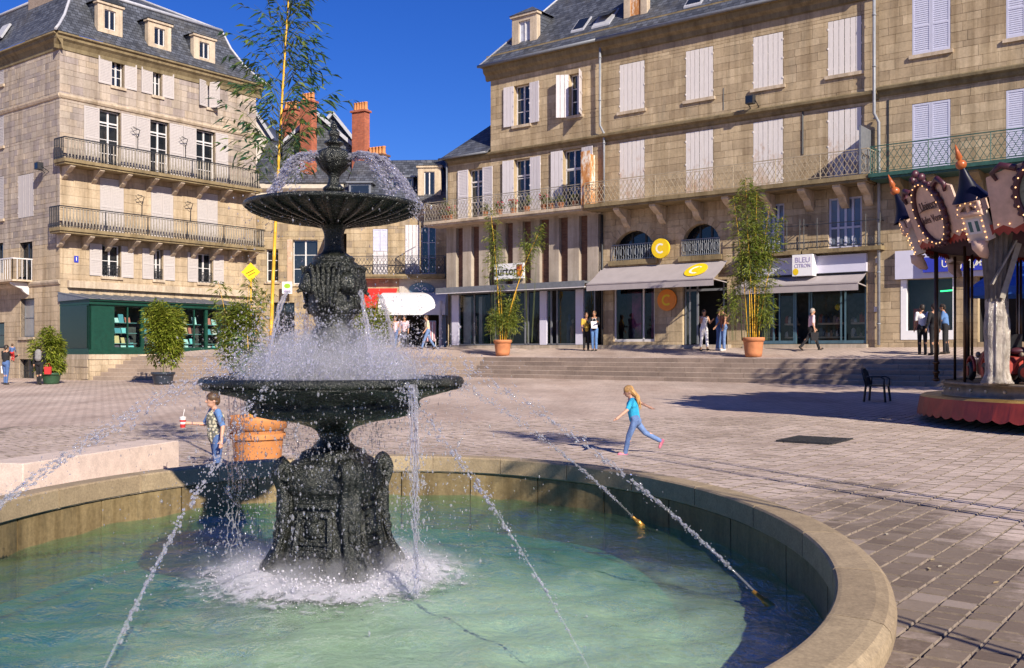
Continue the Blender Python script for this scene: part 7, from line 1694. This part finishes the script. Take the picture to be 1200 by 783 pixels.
# toy vehicles riding on the deck
def toy_car(a, r, yaw, label, bm_):
    p = cp(r, a, .77); t = thing('toy_car', label, 'toy car', tuple(p), 'toy cars on the carousel'); R_ = Matrix.Rotation(yaw, 3, 'Z'); Q = lambda x, y, z: p + R_ @ Vector((x, y, z)) * 1.25
    mb = MB(); sec = [(-.62, .12, .16, .30), (-.55, .20, .14, .40), (-.2, .26, .12, .46), (.1, .27, .12, .44), (.15, .25, .12, .52), (.5, .20, .14, .46), (.66, .12, .18, .34)]
    L = []
    for x, w, z0, z1 in sec: L.append([Q(x, -w, z0), Q(x, w, z0), Q(x, w * 1.05, (z0 + z1) / 2), Q(x, w * .7, z1), Q(x, -w * .7, z1), Q(x, -w * 1.05, (z0 + z1) / 2)])
    for s0, s1 in zip(L[:-1], L[1:]):
        for i in range(6): mb.face([s0[i], s0[(i + 1) % 6], s1[(i + 1) % 6], s1[i]], 0)
    mb.face(L[0][::-1], 0); mb.face(L[-1], 0); mb.build('body', bm_, t)
    for sx in (-.4, .42):
        for sy in (-1, 1):
            w = MB(); c0, c1 = Q(sx, sy * .26, .18), Q(sx, sy * .36, .18); w.tube([c0, c0 * .8 + c1 * .2, c0 * .2 + c1 * .8, c1], [.15, .18, .18, .15], 18); wo = w.build('wheel', M['iron'], t)
            h = MB(); h.tube([c1, c1 + (c1 - c0) * .12], .10, 14); h.build('hub', crim, wo)
            f = MB(); f.tube([Q(sx + .22 * cos(q_), sy * .31, .18 + .23 * sin(q_)) for q_ in [pi * j / 8 for j in range(9)]], .035, 6); f.build('mudguard', bm_, t)
    s = MB(); s.hexa([Q(-.35, -.2, .42), Q(-.05, -.2, .42), Q(-.05, .2, .42), Q(-.35, .2, .42), Q(-.48, -.18, .75), Q(-.38, -.18, .75), Q(-.38, .18, .75), Q(-.48, .18, .75)]); s.build('seat', M['iron'], t)
    sw = MB(); sw.tube([Q(.12, .12 * cos(2 * pi * j / 14), .66 + .12 * sin(2 * pi * j / 14)) for j in range(15)], .015, 6, cap=False); sw.tube([Q(.3, 0, .5), Q(.12, 0, .66)], .015, 6); sw.build('steering_wheel', gold, t)
    for sy in (-1, 1): l = MB(); l.ell(Q(.62, sy * .15, .44), .05, .06, .06, 10, 7); l.build('headlight', silver, t)
toy_car(radians(186), 2.75, radians(80), 'red toy car with black wheels behind the thin brass poles of the carousel', crim)
toy_car(radians(216), 2.6, radians(120), 'red toy car beside the wrapped column of the carousel', crim)
toy_car(radians(236), 2.9, radians(140), 'red toy car at the far right of the carousel deck', crim)
tm = thing('toy_motorbike', 'dark toy motorbike on the carousel deck left of the wrapped column', 'toy motorbike', tuple(cp(2.4, radians(190), .77)))
p = cp(2.55, radians(200), .77); mb = MB()
for x in (-.4, .4):
    w = MB(); w.tube([(p.x + x + .2 * cos(2 * pi * j / 16), p.y, p.z + .22 + .2 * sin(2 * pi * j / 16)) for j in range(17)], .045, 8, cap=False); w.build('wheel', M['iron'], tm)
mb.tube([(p.x - .4, p.y, p.z + .25), (p.x - .15, p.y, p.z + .5), (p.x + .2, p.y, p.z + .6), (p.x + .4, p.y, p.z + .25)], [.05, .14, .12, .04], 10); mb.tube([(p.x + .25, p.y - .3, p.z + .85), (p.x + .22, p.y, p.z + .75), (p.x + .25, p.y + .3, p.z + .85)], .03, 7); mb.build('body', M['iron'], tm)
s = MB(); s.ell((p.x - .2, p.y, p.z + .62), .25, .12, .08, 12, 8); s.build('seat', purp, tm)
# blue parasol behind the carousel
q = Vector((*gpt(1195, 29.5), 0)); q.z = zg(q.x, q.y); pu = thing('parasol', 'blue market parasol behind the carousel column', 'parasol', tuple(q)); mb = MB()
mb.lathe((q.x, q.y, q.z), [(.03, 3.85), (.9, 3.45), (1.5, 3.05), (1.5, 2.8)], 8, sm=False); mb.lathe((q.x, q.y, q.z), [(.03, 3.83), (.9, 3.43), (1.49, 3.03)], 8, sm=False); mb.build('cover', plain('blue parasol cloth', C(.02, .10, .40), .8, var=.1), pu)
mb = MB(); mb.tube([(q.x, q.y, q.z - .02), (q.x, q.y, q.z + 3.9)], .03, 8); mb.build('pole', M['frame'], pu)

# ================================================================== SMALL THINGS ON THE SQUARE
# dark garden chair
p = Vector((*gpt(1028, 26.0), 0)); p.z = zg(p.x, p.y) + .003
ch = thing('garden_chair', 'dark plastic garden armchair standing alone in the carousel shade', 'chair', tuple(p)); ya = radians(-35); R_ = Matrix.Rotation(ya, 3, 'Z'); Q = lambda x, y, z: p + R_ @ Vector((x, y, z))
chm = plain('dark chair plastic', C(.018, .02, .022), .4)
for sx in (-1, 1):
    for sy in (-1, 1): m = MB(); m.bar(Q(.27 * sx, .25 * sy, .0), Q(.23 * sx, .21 * sy, .42), .045); m.build('leg', chm, ch)
    m = MB(); m.tube([Q(-.22, .25 * sx, .42), Q(-.2, .27 * sx, .66), Q(.15, .27 * sx, .66), Q(.25, .26 * sx, .60), Q(.24, .25 * sx, .42)], .022, 7); m.build('armrest', chm, ch)
m = MB(); m.hexa([Q(-.25, -.24, .40), Q(.25, -.24, .41), Q(.25, .24, .41), Q(-.25, .24, .40), Q(-.25, -.24, .435), Q(.25, -.24, .445), Q(.25, .24, .445), Q(-.25, .24, .435)]); m.build('seat', chm, ch)
m = MB(); m.tube([Q(-.22, -.24, .43), Q(-.32, -.24, .78), Q(-.35, -.12, .87), Q(-.36, 0, .88), Q(-.35, .12, .87), Q(-.32, .24, .78), Q(-.22, .24, .43)], .024, 7)
for y in (-.14, -.05, .05, .14): m.bar(Q(-.23, y, .43), Q(-.355, y, .86), .05, .015)
m.build('backrest', chm, ch)
# drain grating let into the paving
p = Vector((*gpt(955, 17.3), 0)); p.z = zg(p.x, p.y); dg_ = thing('drain_cover', 'dark iron drain grating set in the paving', 'drain cover', tuple(p)); m = MB()
fx, fy = Vector((.788, -.615, 0)), Vector((.615, .788, 0)); w_, l_ = .46, .52; up = Vector((0, 0, 1))
for sx in (-1, 1): m.bar(p + fx * w_ * sx - fy * l_ + up * .012, p + fx * w_ * sx + fy * l_ + up * .025, .06, .03); m.bar(p - fx * w_ + fy * l_ * sx + up * .018, p + fx * w_ + fy * l_ * sx + up * .018, .06, .032)
m.build('frame', M['iron'], dg_); m = MB()
for k in range(13): o = -w_ + .05 + (2 * w_ - .1) * k / 12; m.bar(p + fx * o - fy * l_ + up * .012, p + fx * o + fy * l_ + up * .026, .035, .02)
for k in (-1, 0, 1): m.bar(p - fx * w_ + fy * k * .26 + up * .016, p + fx * w_ + fy * k * .26 + up * .016, .035, .018)
m.build('grating', M['iron'], dg_, 'stuff')
m = MB(); m.face([p - fx * w_ - fy * l_ + up * .006 - up * .013, p + fx * w_ - fy * l_ - up * .003, p + fx * w_ + fy * l_ + up * .019, p - fx * w_ + fy * l_ + up * .019], 0); m.build('pit', M['dark'], dg_)
# pale granite block
gb = thing('granite_bench', 'low pale pink granite block beyond the left rim of the pool', 'stone block', (-5.0, 12.2, 0)); m = MB()
A, B = Vector((-5.28, 10.75, 0)), Vector((-4.53, 13.55, 0)); d = (B - A).normalized(); nn = Vector((-d.y, d.x, 0)) * .55
for z0, z1, e in ((-.02, .445, 0),): m.hexa([A, B, B + nn, A + nn, A + up * .44, B + up * .44, B + nn + up * .44, A + nn + up * .44])
o = baked(m, [('BEVEL', dict(width=.012, segments=2))], 'block', M['pinkgranite'], gb)
for pl_ in o.data.polygons: pl_.use_smooth = False
# yellow diamond road sign
p = Vector((*gpt(294, 44.0), 0)); p.z = zg(p.x, p.y); rsn = thing('road_sign', 'yellow diamond sign on a thin orange pole near the green shop', 'sign', tuple(p)); m = MB(); m.tube([p, p + up * 4.7], .035, 8); m.build('pole', M['cane'], rsn)
zc = HC + (412 - 319) / FPX * 44; c = Vector((p.x, p.y - .05, zc)); r = .42; m = MB(); m.hexa([c + Vector((0, 0, -r)), c + Vector((r, 0, 0)), c + Vector((r, .03, 0)), c + Vector((0, .03, -r)), c + Vector((-r, 0, 0)), c + Vector((0, 0, r)), c + Vector((0, .03, r)), c + Vector((-r, .03, 0))]); sp_ = m.build('plate', M['yellow'], rsn)
m = MB(); m.bar(c + Vector((-.18, -.008, -.06)), c + Vector((.16, -.008, .12)), .07, .01); m.bar(c + Vector((-.10, -.008, -.16)), c + Vector((.2, -.008, 0)), .05, .01); m.build('symbol', M['ink'], sp_)
# ================================================================== RUNNING WATER
wd = NT('falling water drops'); wd.set(Base_Color=C(.86, .85, .95), Roughness=.05, Transmission_Weight=.72, IOR=1.33, Specular_IOR_Level=.8); tpd = wd.n('ShaderNodeBsdfTransparent', {'Color': C(.93, .93, .97)}); mxd = wd.n('ShaderNodeMixShader', {0: .55, 1: wd.b.outputs[0], 2: tpd.outputs[0]}); wd.link(mxd.outputs[0], wd.out.inputs[0]); M['drop'] = wd.mat
wc_ = NT('clear water stream'); wc_.set(Base_Color=C(.9, .9, .96), Roughness=.06, Transmission_Weight=.6, IOR=1.33); tpc = wc_.n('ShaderNodeBsdfTransparent', {'Color': C(.96, .96, .98)}); mxc = wc_.n('ShaderNodeMixShader', {0: .84, 1: wc_.b.outputs[0], 2: tpc.outputs[0]}); wc_.link(mxc.outputs[0], wc_.out.inputs[0]); M['core'] = wc_.mat
fo = NT('white foam'); fo.set(Base_Color=fo.ramp(fo.noise(26, 5, .7), [(.3, C(.48, .50, .54)), (.65, C(.70, .66, .74))]), Roughness=.4, Specular_IOR_Level=.5)
fdv = fo.n("ShaderNodeVectorMath", {0: fo.pos, 1: (FC[0], FC[1], Z_WAT)}, operation='DISTANCE').outputs['Value']      # froth thins out into separate patches away from the plinth
fo.set(Alpha=fo.ramp(fo.math('ADD', fo.math('MULTIPLY', fo.math('SUBTRACT', fo.noise(9, 6, .75, None, .8), .5), 2.6), fo.math('SUBTRACT', 1.85, fo.math('MULTIPLY', fdv, 1.70))), [(.30, W4(0)), (.75, W4(.85))])); fo.bump(fo.noise(60, 3), .6, .01); M['foam'] = fo.mat
RW = random.Random(77)
ICO = None
def ico():
    global ICO
    if ICO is None:
        bm = bmesh.new(); bmesh.ops.create_icosphere(bm, subdivisions=1, radius=1); ICO = ([tuple(v.co) for v in bm.verts], [tuple(v.index for v in f.verts) for f in bm.faces]); bm.free()
    return ICO
OCT = ([(1, 0, 0), (-1, 0, 0), (0, 1, 0), (0, -1, 0), (0, 0, 1), (0, 0, -1)], [(0, 2, 4), (2, 1, 4), (1, 3, 4), (3, 0, 4), (2, 0, 5), (1, 2, 5), (3, 1, 5), (0, 3, 5)])
def drop(mb, p, r, stretch=1.0, d=(0, 0, 1), lo=False):
    V, F = OCT if lo else ico(); b = len(mb.v); d = Vector(d).normalized(); a = d.orthogonal().normalized(); c = d.cross(a)
    for x, y, z in V:
        q = a * x * r + c * y * r + d * z * r * stretch; mb.v.append((p[0] + q.x, p[1] + q.y, p[2] + q.z))
    for f in F: mb.idx([b + i for i in f], 0, .5, True)
def rr(m=.0045, s=.55, mx=.011): return min(mx, .66 * m * math.exp(RW.gauss(0, s)))
UP = Vector((0, 0, 1)); FCV = Vector((FC[0], FC[1], 0))
def FP(a, r, z): return FCV + Vector((r * cos(a), r * sin(a), z))
# --- the six jets
def jet(start, end, bulge, label, seed, cut=1.0, r0=.012):
    rd = random.Random(seed); S, E = Vector(start), Vector(end); t_ = thing('water_jet', label, 'water jet', tuple(S), 'jets playing onto the fountain bowl')
    path = lambda f: S.lerp(E, f) + UP * (bulge * 4 * f * (1 - f) * (1 - .25 * f))
    L = (E - S).length; solid = MB(); n = int(L * 60)
    f = 0.0; pts = []; rs = []
    for i in range(int(n * .40)):
        f = i / n; w = f * .018; p = path(f) + Vector((rd.gauss(0, w * .25), rd.gauss(0, w * .25), rd.gauss(0, w * .25))); pts.append(p); rs.append(r0 * (.62 + .5 * f + rd.uniform(-.22, .3) * min(1, f * 6)))
    tubeo = MB(); tubeo.tube(pts, rs, 7)
    for i in range(int(n * .10), n):                 # broken pulses further on
        f = i / n
        if f > cut: break
        dens_ = (.9 if (int(f * 26 + seed) % 3) else .35) * (.45 if r0 < .007 and f < .35 else 1)
        for _ in range(4):
            if rd.random() < dens_:
                ff = f + rd.uniform(-.01, .01); d = path(min(1, ff + .01)) - path(ff); sp = .005 + .026 * ff * ff
                drop(solid, path(ff) + Vector((rd.gauss(0, sp), rd.gauss(0, sp), rd.gauss(0, sp * 1.2) - .01 * ff)), rd.uniform(.003, .0095) * (1 - .25 * ff), rd.uniform(1, 2.6), d)
    solid.build('stream', M['drop'], t_, 'stuff'); tubeo.build('stream_core', M['core'], t_)
    b = MB()
    for _ in range(int(90 * L)):
        ff = rd.random() ** .7
        if ff > cut: continue
        sp = .012 + .05 * ff; drop(b, path(ff) + Vector((rd.gauss(0, sp), rd.gauss(0, sp), rd.gauss(0, sp) - .03 * ff)), rd.uniform(.0025, .006), 1, lo=True)
    b.build('stray_drops', M['drop'], t_, 'stuff')
    return path
def wpt(px, py, z): Y = (HC - z) * FPX / (py - 412); return Vector((dirpx(px) * Y, Y, z))
noz = [wpt(745, 609, Z_WAT + .05), wpt(890, 699, Z_WAT + .05), wpt(702, 806, Z_WAT + .05), wpt(112, 806, Z_WAT + .05), FP(radians(-142), 2.75, Z_WAT + .05), FP(radians(-177), 2.7, Z_WAT + .05)]
labs = ['water jet from the brass nozzle nearest the shaded far right wall', 'water jet from the brass nozzle at the right of the pool', 'water jet rising from the front right of the pool towards the bowl', 'water jet rising from the front left of the pool', 'lower of two thin jets crossing at the left edge', 'upper of two thin jets crossing the granite block at the left']
for k, s in enumerate(noz):
    e = FCV - s; e.z = 0; e = FCV - e.normalized() * [.72, .80, .62, .85, .62, .66][k]; e.z = [1.62, 1.64, 1.58, 1.50, 1.62, 1.64][k]
    jet(s, e, [.10, .12, .16, .10, .16, .14][k], labs[k], 100 + k, r0=[.0105, .0105, .006, .0095, .008, .008][k])
    if k < 4:
        n_ = thing('jet_nozzle', ['brass nozzle under the far right jet', 'brass nozzle at the right under its jet', 'brass nozzle under the front right jet', 'brass nozzle under the front left jet'][k], 'nozzle', tuple(s)); d = (e - s).normalized(); d = Vector((d.x, d.y, .62)).normalized(); m = MB(); m.tube([s - d * .22, s - d * .03, s - d * .03, s + d * .05], [.022, .022, .016, .012], 10); m.build('spout', plain('brass nozzle', C(.55, .28, .06), .3, metal=.6) if k == 0 else bpy.data.materials['brass nozzle'], n_)
# --- spray cloud over the lower bowl
sp = MB()
for _ in range(30000):
    a = RW.uniform(0, 2 * pi); r = abs(RW.gauss(.32, .21)); z = 1.46 + abs(RW.gauss(0, .15)) * (1.25 - min(1, r)) + RW.random() ** 4 * .30
    if r > .86: continue
    drop(sp, FP(a, r, z), rr(.0042), RW.uniform(1, 1.8), (RW.gauss(0, .4), RW.gauss(0, .4), 1), lo=RW.random() < .7)
for k in range(6):                                   # thicker bursts where each jet lands
    s = noz[k]; d = (s - FCV); d.z = 0; d.normalize()
    for _ in range(480):
        p = FCV + d * RW.gauss(.55, .18) + Vector((RW.gauss(0, .12), RW.gauss(0, .12), 0)); p.z = 1.46 + abs(RW.gauss(0, .13)) ; drop(sp, p, rr(.0048), RW.uniform(1, 2), (RW.gauss(0, .5), RW.gauss(0, .5), 1), lo=RW.random() < .5)
for _ in range(1500):                                # drops flung outwards, falling
    a = RW.uniform(0, 2 * pi); r = RW.uniform(.75, 1.5); drop(sp, FP(a, r, RW.uniform(.2, 1.75) - .1 * r), rr(.0036), RW.uniform(1, 2), lo=True)
for _ in range(5200):                                # drip off the rim and the belly of the bowl
    a = RW.uniform(0, 2 * pi); r = RW.choice((.885, .89, .60, .58, .5, .3)) + RW.gauss(0, .025); drop(sp, FP(a, r, 1.44 - 1.2 * RW.random() ** 2 if r > .8 else (1.36 - 1.1 * RW.random() ** 1.6 if r > .4 else RW.uniform(.95, 1.25))), rr(.004), RW.uniform(1, 2.5), lo=RW.random() < .5)
for _ in range(2200):                                # wetting the pedestal
    a = RW.uniform(0, 2 * pi); z = RW.uniform(.25, 1.35); base = .43 - .11 * min(1, z / .9) if z < .95 else .24 + .3 * max(0, z - 1.1); drop(sp, FP(a, base + abs(RW.gauss(0, .06)), z), rr(.0035), RW.uniform(1, 2.2), lo=RW.random() < .5)
tag(sp.build('water_spray', M['drop'], None, 'stuff'), 'white spray dancing over and dripping from the lower bowl')
# --- mist hanging in the spray
ms = NT('water mist'); ms.t.nodes.remove(ms.b)
mv = ms.n("ShaderNodeVectorMath", {0: ms.mapv((1 / .66, 1 / .66, 1 / .34)), 1: (FC[0] / .66, FC[1] / .66, 1.50 / .34)}, operation='DISTANCE').outputs['Value']
md_ = ms.math('MULTIPLY', ms.ramp(ms.math('ADD', mv, ms.math('MULTIPLY', ms.math('SUBTRACT', ms.noise(7, 5, .7), .5), 1.3)), [(.2, W4(1)), (.95, W4(0))]), 9.0)
pvm = ms.n("ShaderNodeVolumePrincipled", {'Color': C(.97, .96, .98), 'Density': md_, 'Anisotropy': .2}); ms.link(pvm.outputs[0], ms.out.inputs['Volume'])
mm = MB(); mm.ell((FC[0], FC[1], 1.60), .84, .84, .46, 24, 14); tag(mm.build('mist', ms.mat, None, 'stuff'), 'pale mist hanging over the lower bowl')
m2s = NT('splash mist'); m2s.t.nodes.remove(m2s.b)
m2v = m2s.n("ShaderNodeVectorMath", {0: m2s.mapv((1 / 1.0, 1 / 1.0, 1 / .26)), 1: (FC[0], FC[1], Z_WAT / .26)}, operation='DISTANCE').outputs['Value']
m2d = m2s.math('MULTIPLY', m2s.ramp(m2s.math('ADD', m2v, m2s.math('MULTIPLY', m2s.math('SUBTRACT', m2s.noise(8, 5, .7), .5), 1.2)), [(.35, W4(1)), (.95, W4(0))]), 4.5)
pv2 = m2s.n("ShaderNodeVolumePrincipled", {'Color': C(.97, .96, .98), 'Density': m2d, 'Anisotropy': .2}); m2s.link(pv2.outputs[0], m2s.out.inputs['Volume'])
mm = MB(); mm.lathe((FC[0], FC[1], Z_WAT), [(.005, .02), (1.1, .02), (1.15, .06), (1.0, .18), (.6, .3), (.005, .36)], 40); tag(mm.build('mist', m2s.mat, None, 'stuff'), 'pale mist over the foam at the foot of the fountain')
# --- upper water: arcs thrown from the vase into the upper bowl
ve = MB()
for k, (a, R1, w_, n_d) in enumerate(((radians(196), .44, .20, 2600), (radians(-14), .60, .15, 2600), (radians(-28), .50, .10, 900), (radians(228), .36, .10, 300))):
    z0 = 2.94                                        # ragged sheets of water thrown out of the vase
    for _ in range(n_d):
        f = RW.random() ** .8; q = RW.gauss(0, 1); lump = .5 + .5 * sin(9 * f + 5 * q + k)
        r = .10 + (R1 - .10) * f; z = z0 + .26 * f * (1 - f) - .34 * f ** 2.1; s_ = .010 + .035 * f * lump
        drop(ve, FP(a + q * w_ * (.25 + .35 * f), r + RW.gauss(0, .015), z - abs(RW.gauss(0, s_)) * 1.6), rr(.0046), RW.uniform(1, 3), (cos(a), sin(a), .6 - 2 * f), lo=RW.random() < .6)
for _ in range(1400):                                # drops shaken off the rim of the upper bowl
    a = RW.uniform(0, 2 * pi); r = .585 + abs(RW.gauss(0, .10)) * RW.random(); drop(ve, FP(a, r, RW.uniform(1.5, 2.66)), rr(.0032), RW.uniform(1, 2), lo=True)
tag(ve.build('upper_spray', M['drop'], None, 'stuff'), 'lilac white veil of water falling from the vase into the upper bowl')
# --- streams from the lion spouts
for k in range(4):
    a = radians(-90 + 38) + k * pi / 2; s = FP(a, .335, 2.04); t_ = thing('spout_stream', ['stream from the front right lion spout into the lower bowl', 'stream from the rear right lion spout', 'stream from the rear left lion spout', 'stream from the front left lion spout into the lower bowl'][k], 'water stream', tuple(s), 'streams from the lion spouts'); m = MB()
    for q in range(2):
        pts = [s + Vector((cos(a), sin(a), 0)) * (.16 * f) + UP * (-.56 * f ** 1.6) + Vector((RW.gauss(0, .004), RW.gauss(0, .004), 0)) + Vector((.012 * q, 0, 0)) for f in [j / 16 for j in range(17)]]; m.tube(pts, [.007 + .003 * RW.random() for _ in pts], 6, cap=False)
    for _ in range(60): f = RW.random(); drop(m, s + Vector((cos(a), sin(a), 0)) * (.16 * f) + UP * (-.56 * f ** 1.6) + Vector((RW.gauss(0, .015), RW.gauss(0, .015), 0)), rr(.0035), 1.5, lo=True)
    m.build('stream', M['drop'], t_, 'stuff')
# --- falls over the lip of the lower bowl
for k, (a_, w_, lab) in enumerate(((radians(-48), .10, 'ribbon of water falling from the front right lip of the lower bowl'), (radians(150), .16, 'curtain of drops falling behind from the left lip of the lower bowl'), (radians(-100), .05, 'thin ribbon running down the front of the lower bowl'))):
    t_ = thing('waterfall', lab, 'water stream', tuple(FP(a_, .9, 1.4)), 'falls over the lip of the lower bowl'); m = MB(); R0 = .865 if k != 2 else .60
    for q in range([9, 4, 0][k]):
        da = RW.gauss(0, w_ * .35); pts = []
        for j in range(30):
            f = j / 29; pts.append(FP(a_ + da * (1 - .55 * f), R0 + .06 * f ** .5, 1.45 - 1.26 * f) + Vector((RW.gauss(0, .003 + .008 * f), RW.gauss(0, .003 + .008 * f), 0)))
        m.tube(pts, [max(.0015, (.0075 * (1 - .6 * f_) * RW.uniform(.5, 1.3))) for f_ in [j / 29 for j in range(30)]], 6, cap=False)
    for _ in range([420, 900, 90][k]):
        f = RW.random(); drop(m, FP(a_ + RW.gauss(0, w_ * (.4 + .5 * f)), R0 + RW.gauss(.05, .04), 1.45 - 1.25 * f), rr(.005), RW.uniform(1, 2.6), lo=RW.random() < .4)
    m.build('stream', M['drop'], t_, 'stuff')
# --- foam round the pedestal
fm_ = MB(); NAf = 160
for i in range(26):
    for j in range(NAf):
        a = 2 * pi * j / NAf; f = i / 25; R0 = .30 + (.82 + .08 * sin(3 * a + 1) + .05 * sin(7 * a)) * f
        h = .055 * math.exp(-((f - .28) / .26) ** 2) * (1 + .4 * sin(5 * a + 2 * sin(2 * a))) + RW.uniform(0, .022) * (1 - f)
        fm_.v.append(tuple(FP(a, R0, Z_WAT + h + .016)))
for i in range(25):
    for j in range(NAf): fm_.idx((i * NAf + j, i * NAf + (j + 1) % NAf, (i + 1) * NAf + (j + 1) % NAf, (i + 1) * NAf + j), 0, .5, True)
fo_d = MB()
for _ in range(5000):
    a = RW.uniform(0, 2 * pi); r = .42 + abs(RW.gauss(.05, .17)); z = Z_WAT + .01 + abs(RW.gauss(0, .06)) * max(.1, 1.2 - r); drop(fo_d, FP(a, r, z), RW.uniform(.003, .010) * max(.4, 1.3 - r), 1, lo=RW.random() < .45)
tag(fm_.build('foam', M['foam'], None, 'stuff'), 'white churning foam round the foot of the fountain')
fm2 = NT('foam bubbles'); fm2.set(Base_Color=C(.70, .67, .74), Roughness=.3); tag(fo_d.build('foam_bubbles', fm2.mat, None, 'stuff'), 'bubbling white splash hugging the foot of the fountain')
# --- splashes and bubbles scattered on the pool
bl_ = MB()
for _ in range(900):
    a = RW.uniform(0, 2 * pi); f = RW.random() ** .5; p = oval(R_OUT - R_IN + .1, a, 0); x, y = OC[0] + (p[0] - OC[0]) * f, OC[1] + (p[1] - OC[1]) * f; drop(bl_, (x, y, Z_WAT + RW.uniform(.0, .02)), rr(.0035), .7, lo=True)
tag(bl_.build('pool_drops', M['drop'], None, 'stuff'), 'drops and bubbles pattering on the pool')
# --- wet leaves and scraps on the paving by the pool
lt = MB()
for _ in range(46):
    x, y = RW.uniform(1.8, 6.5), RW.uniform(4.2, 12)
    if oval_f(x, y) < 1.03: continue
    a = RW.uniform(0, 2 * pi); z = zg(x, y) + .016; L = RW.uniform(.03, .09); d = Vector((cos(a), sin(a), 0)); s = Vector((-sin(a), cos(a), 0)) * RW.uniform(.008, .016); p = Vector((x, y, z)); lt.face([p, p + d * L * .5 + s + UP * .006, p + d * L + UP * .003, p + d * L * .5 - s], 0, RW.random())
tag(lt.build('fallen_leaves', leafm('dry straw leaf', [C(.55, .45, .25), C(.45, .30, .10), C(.62, .55, .42)]), None, 'stuff'), 'dry bamboo leaves and scraps on the paving')
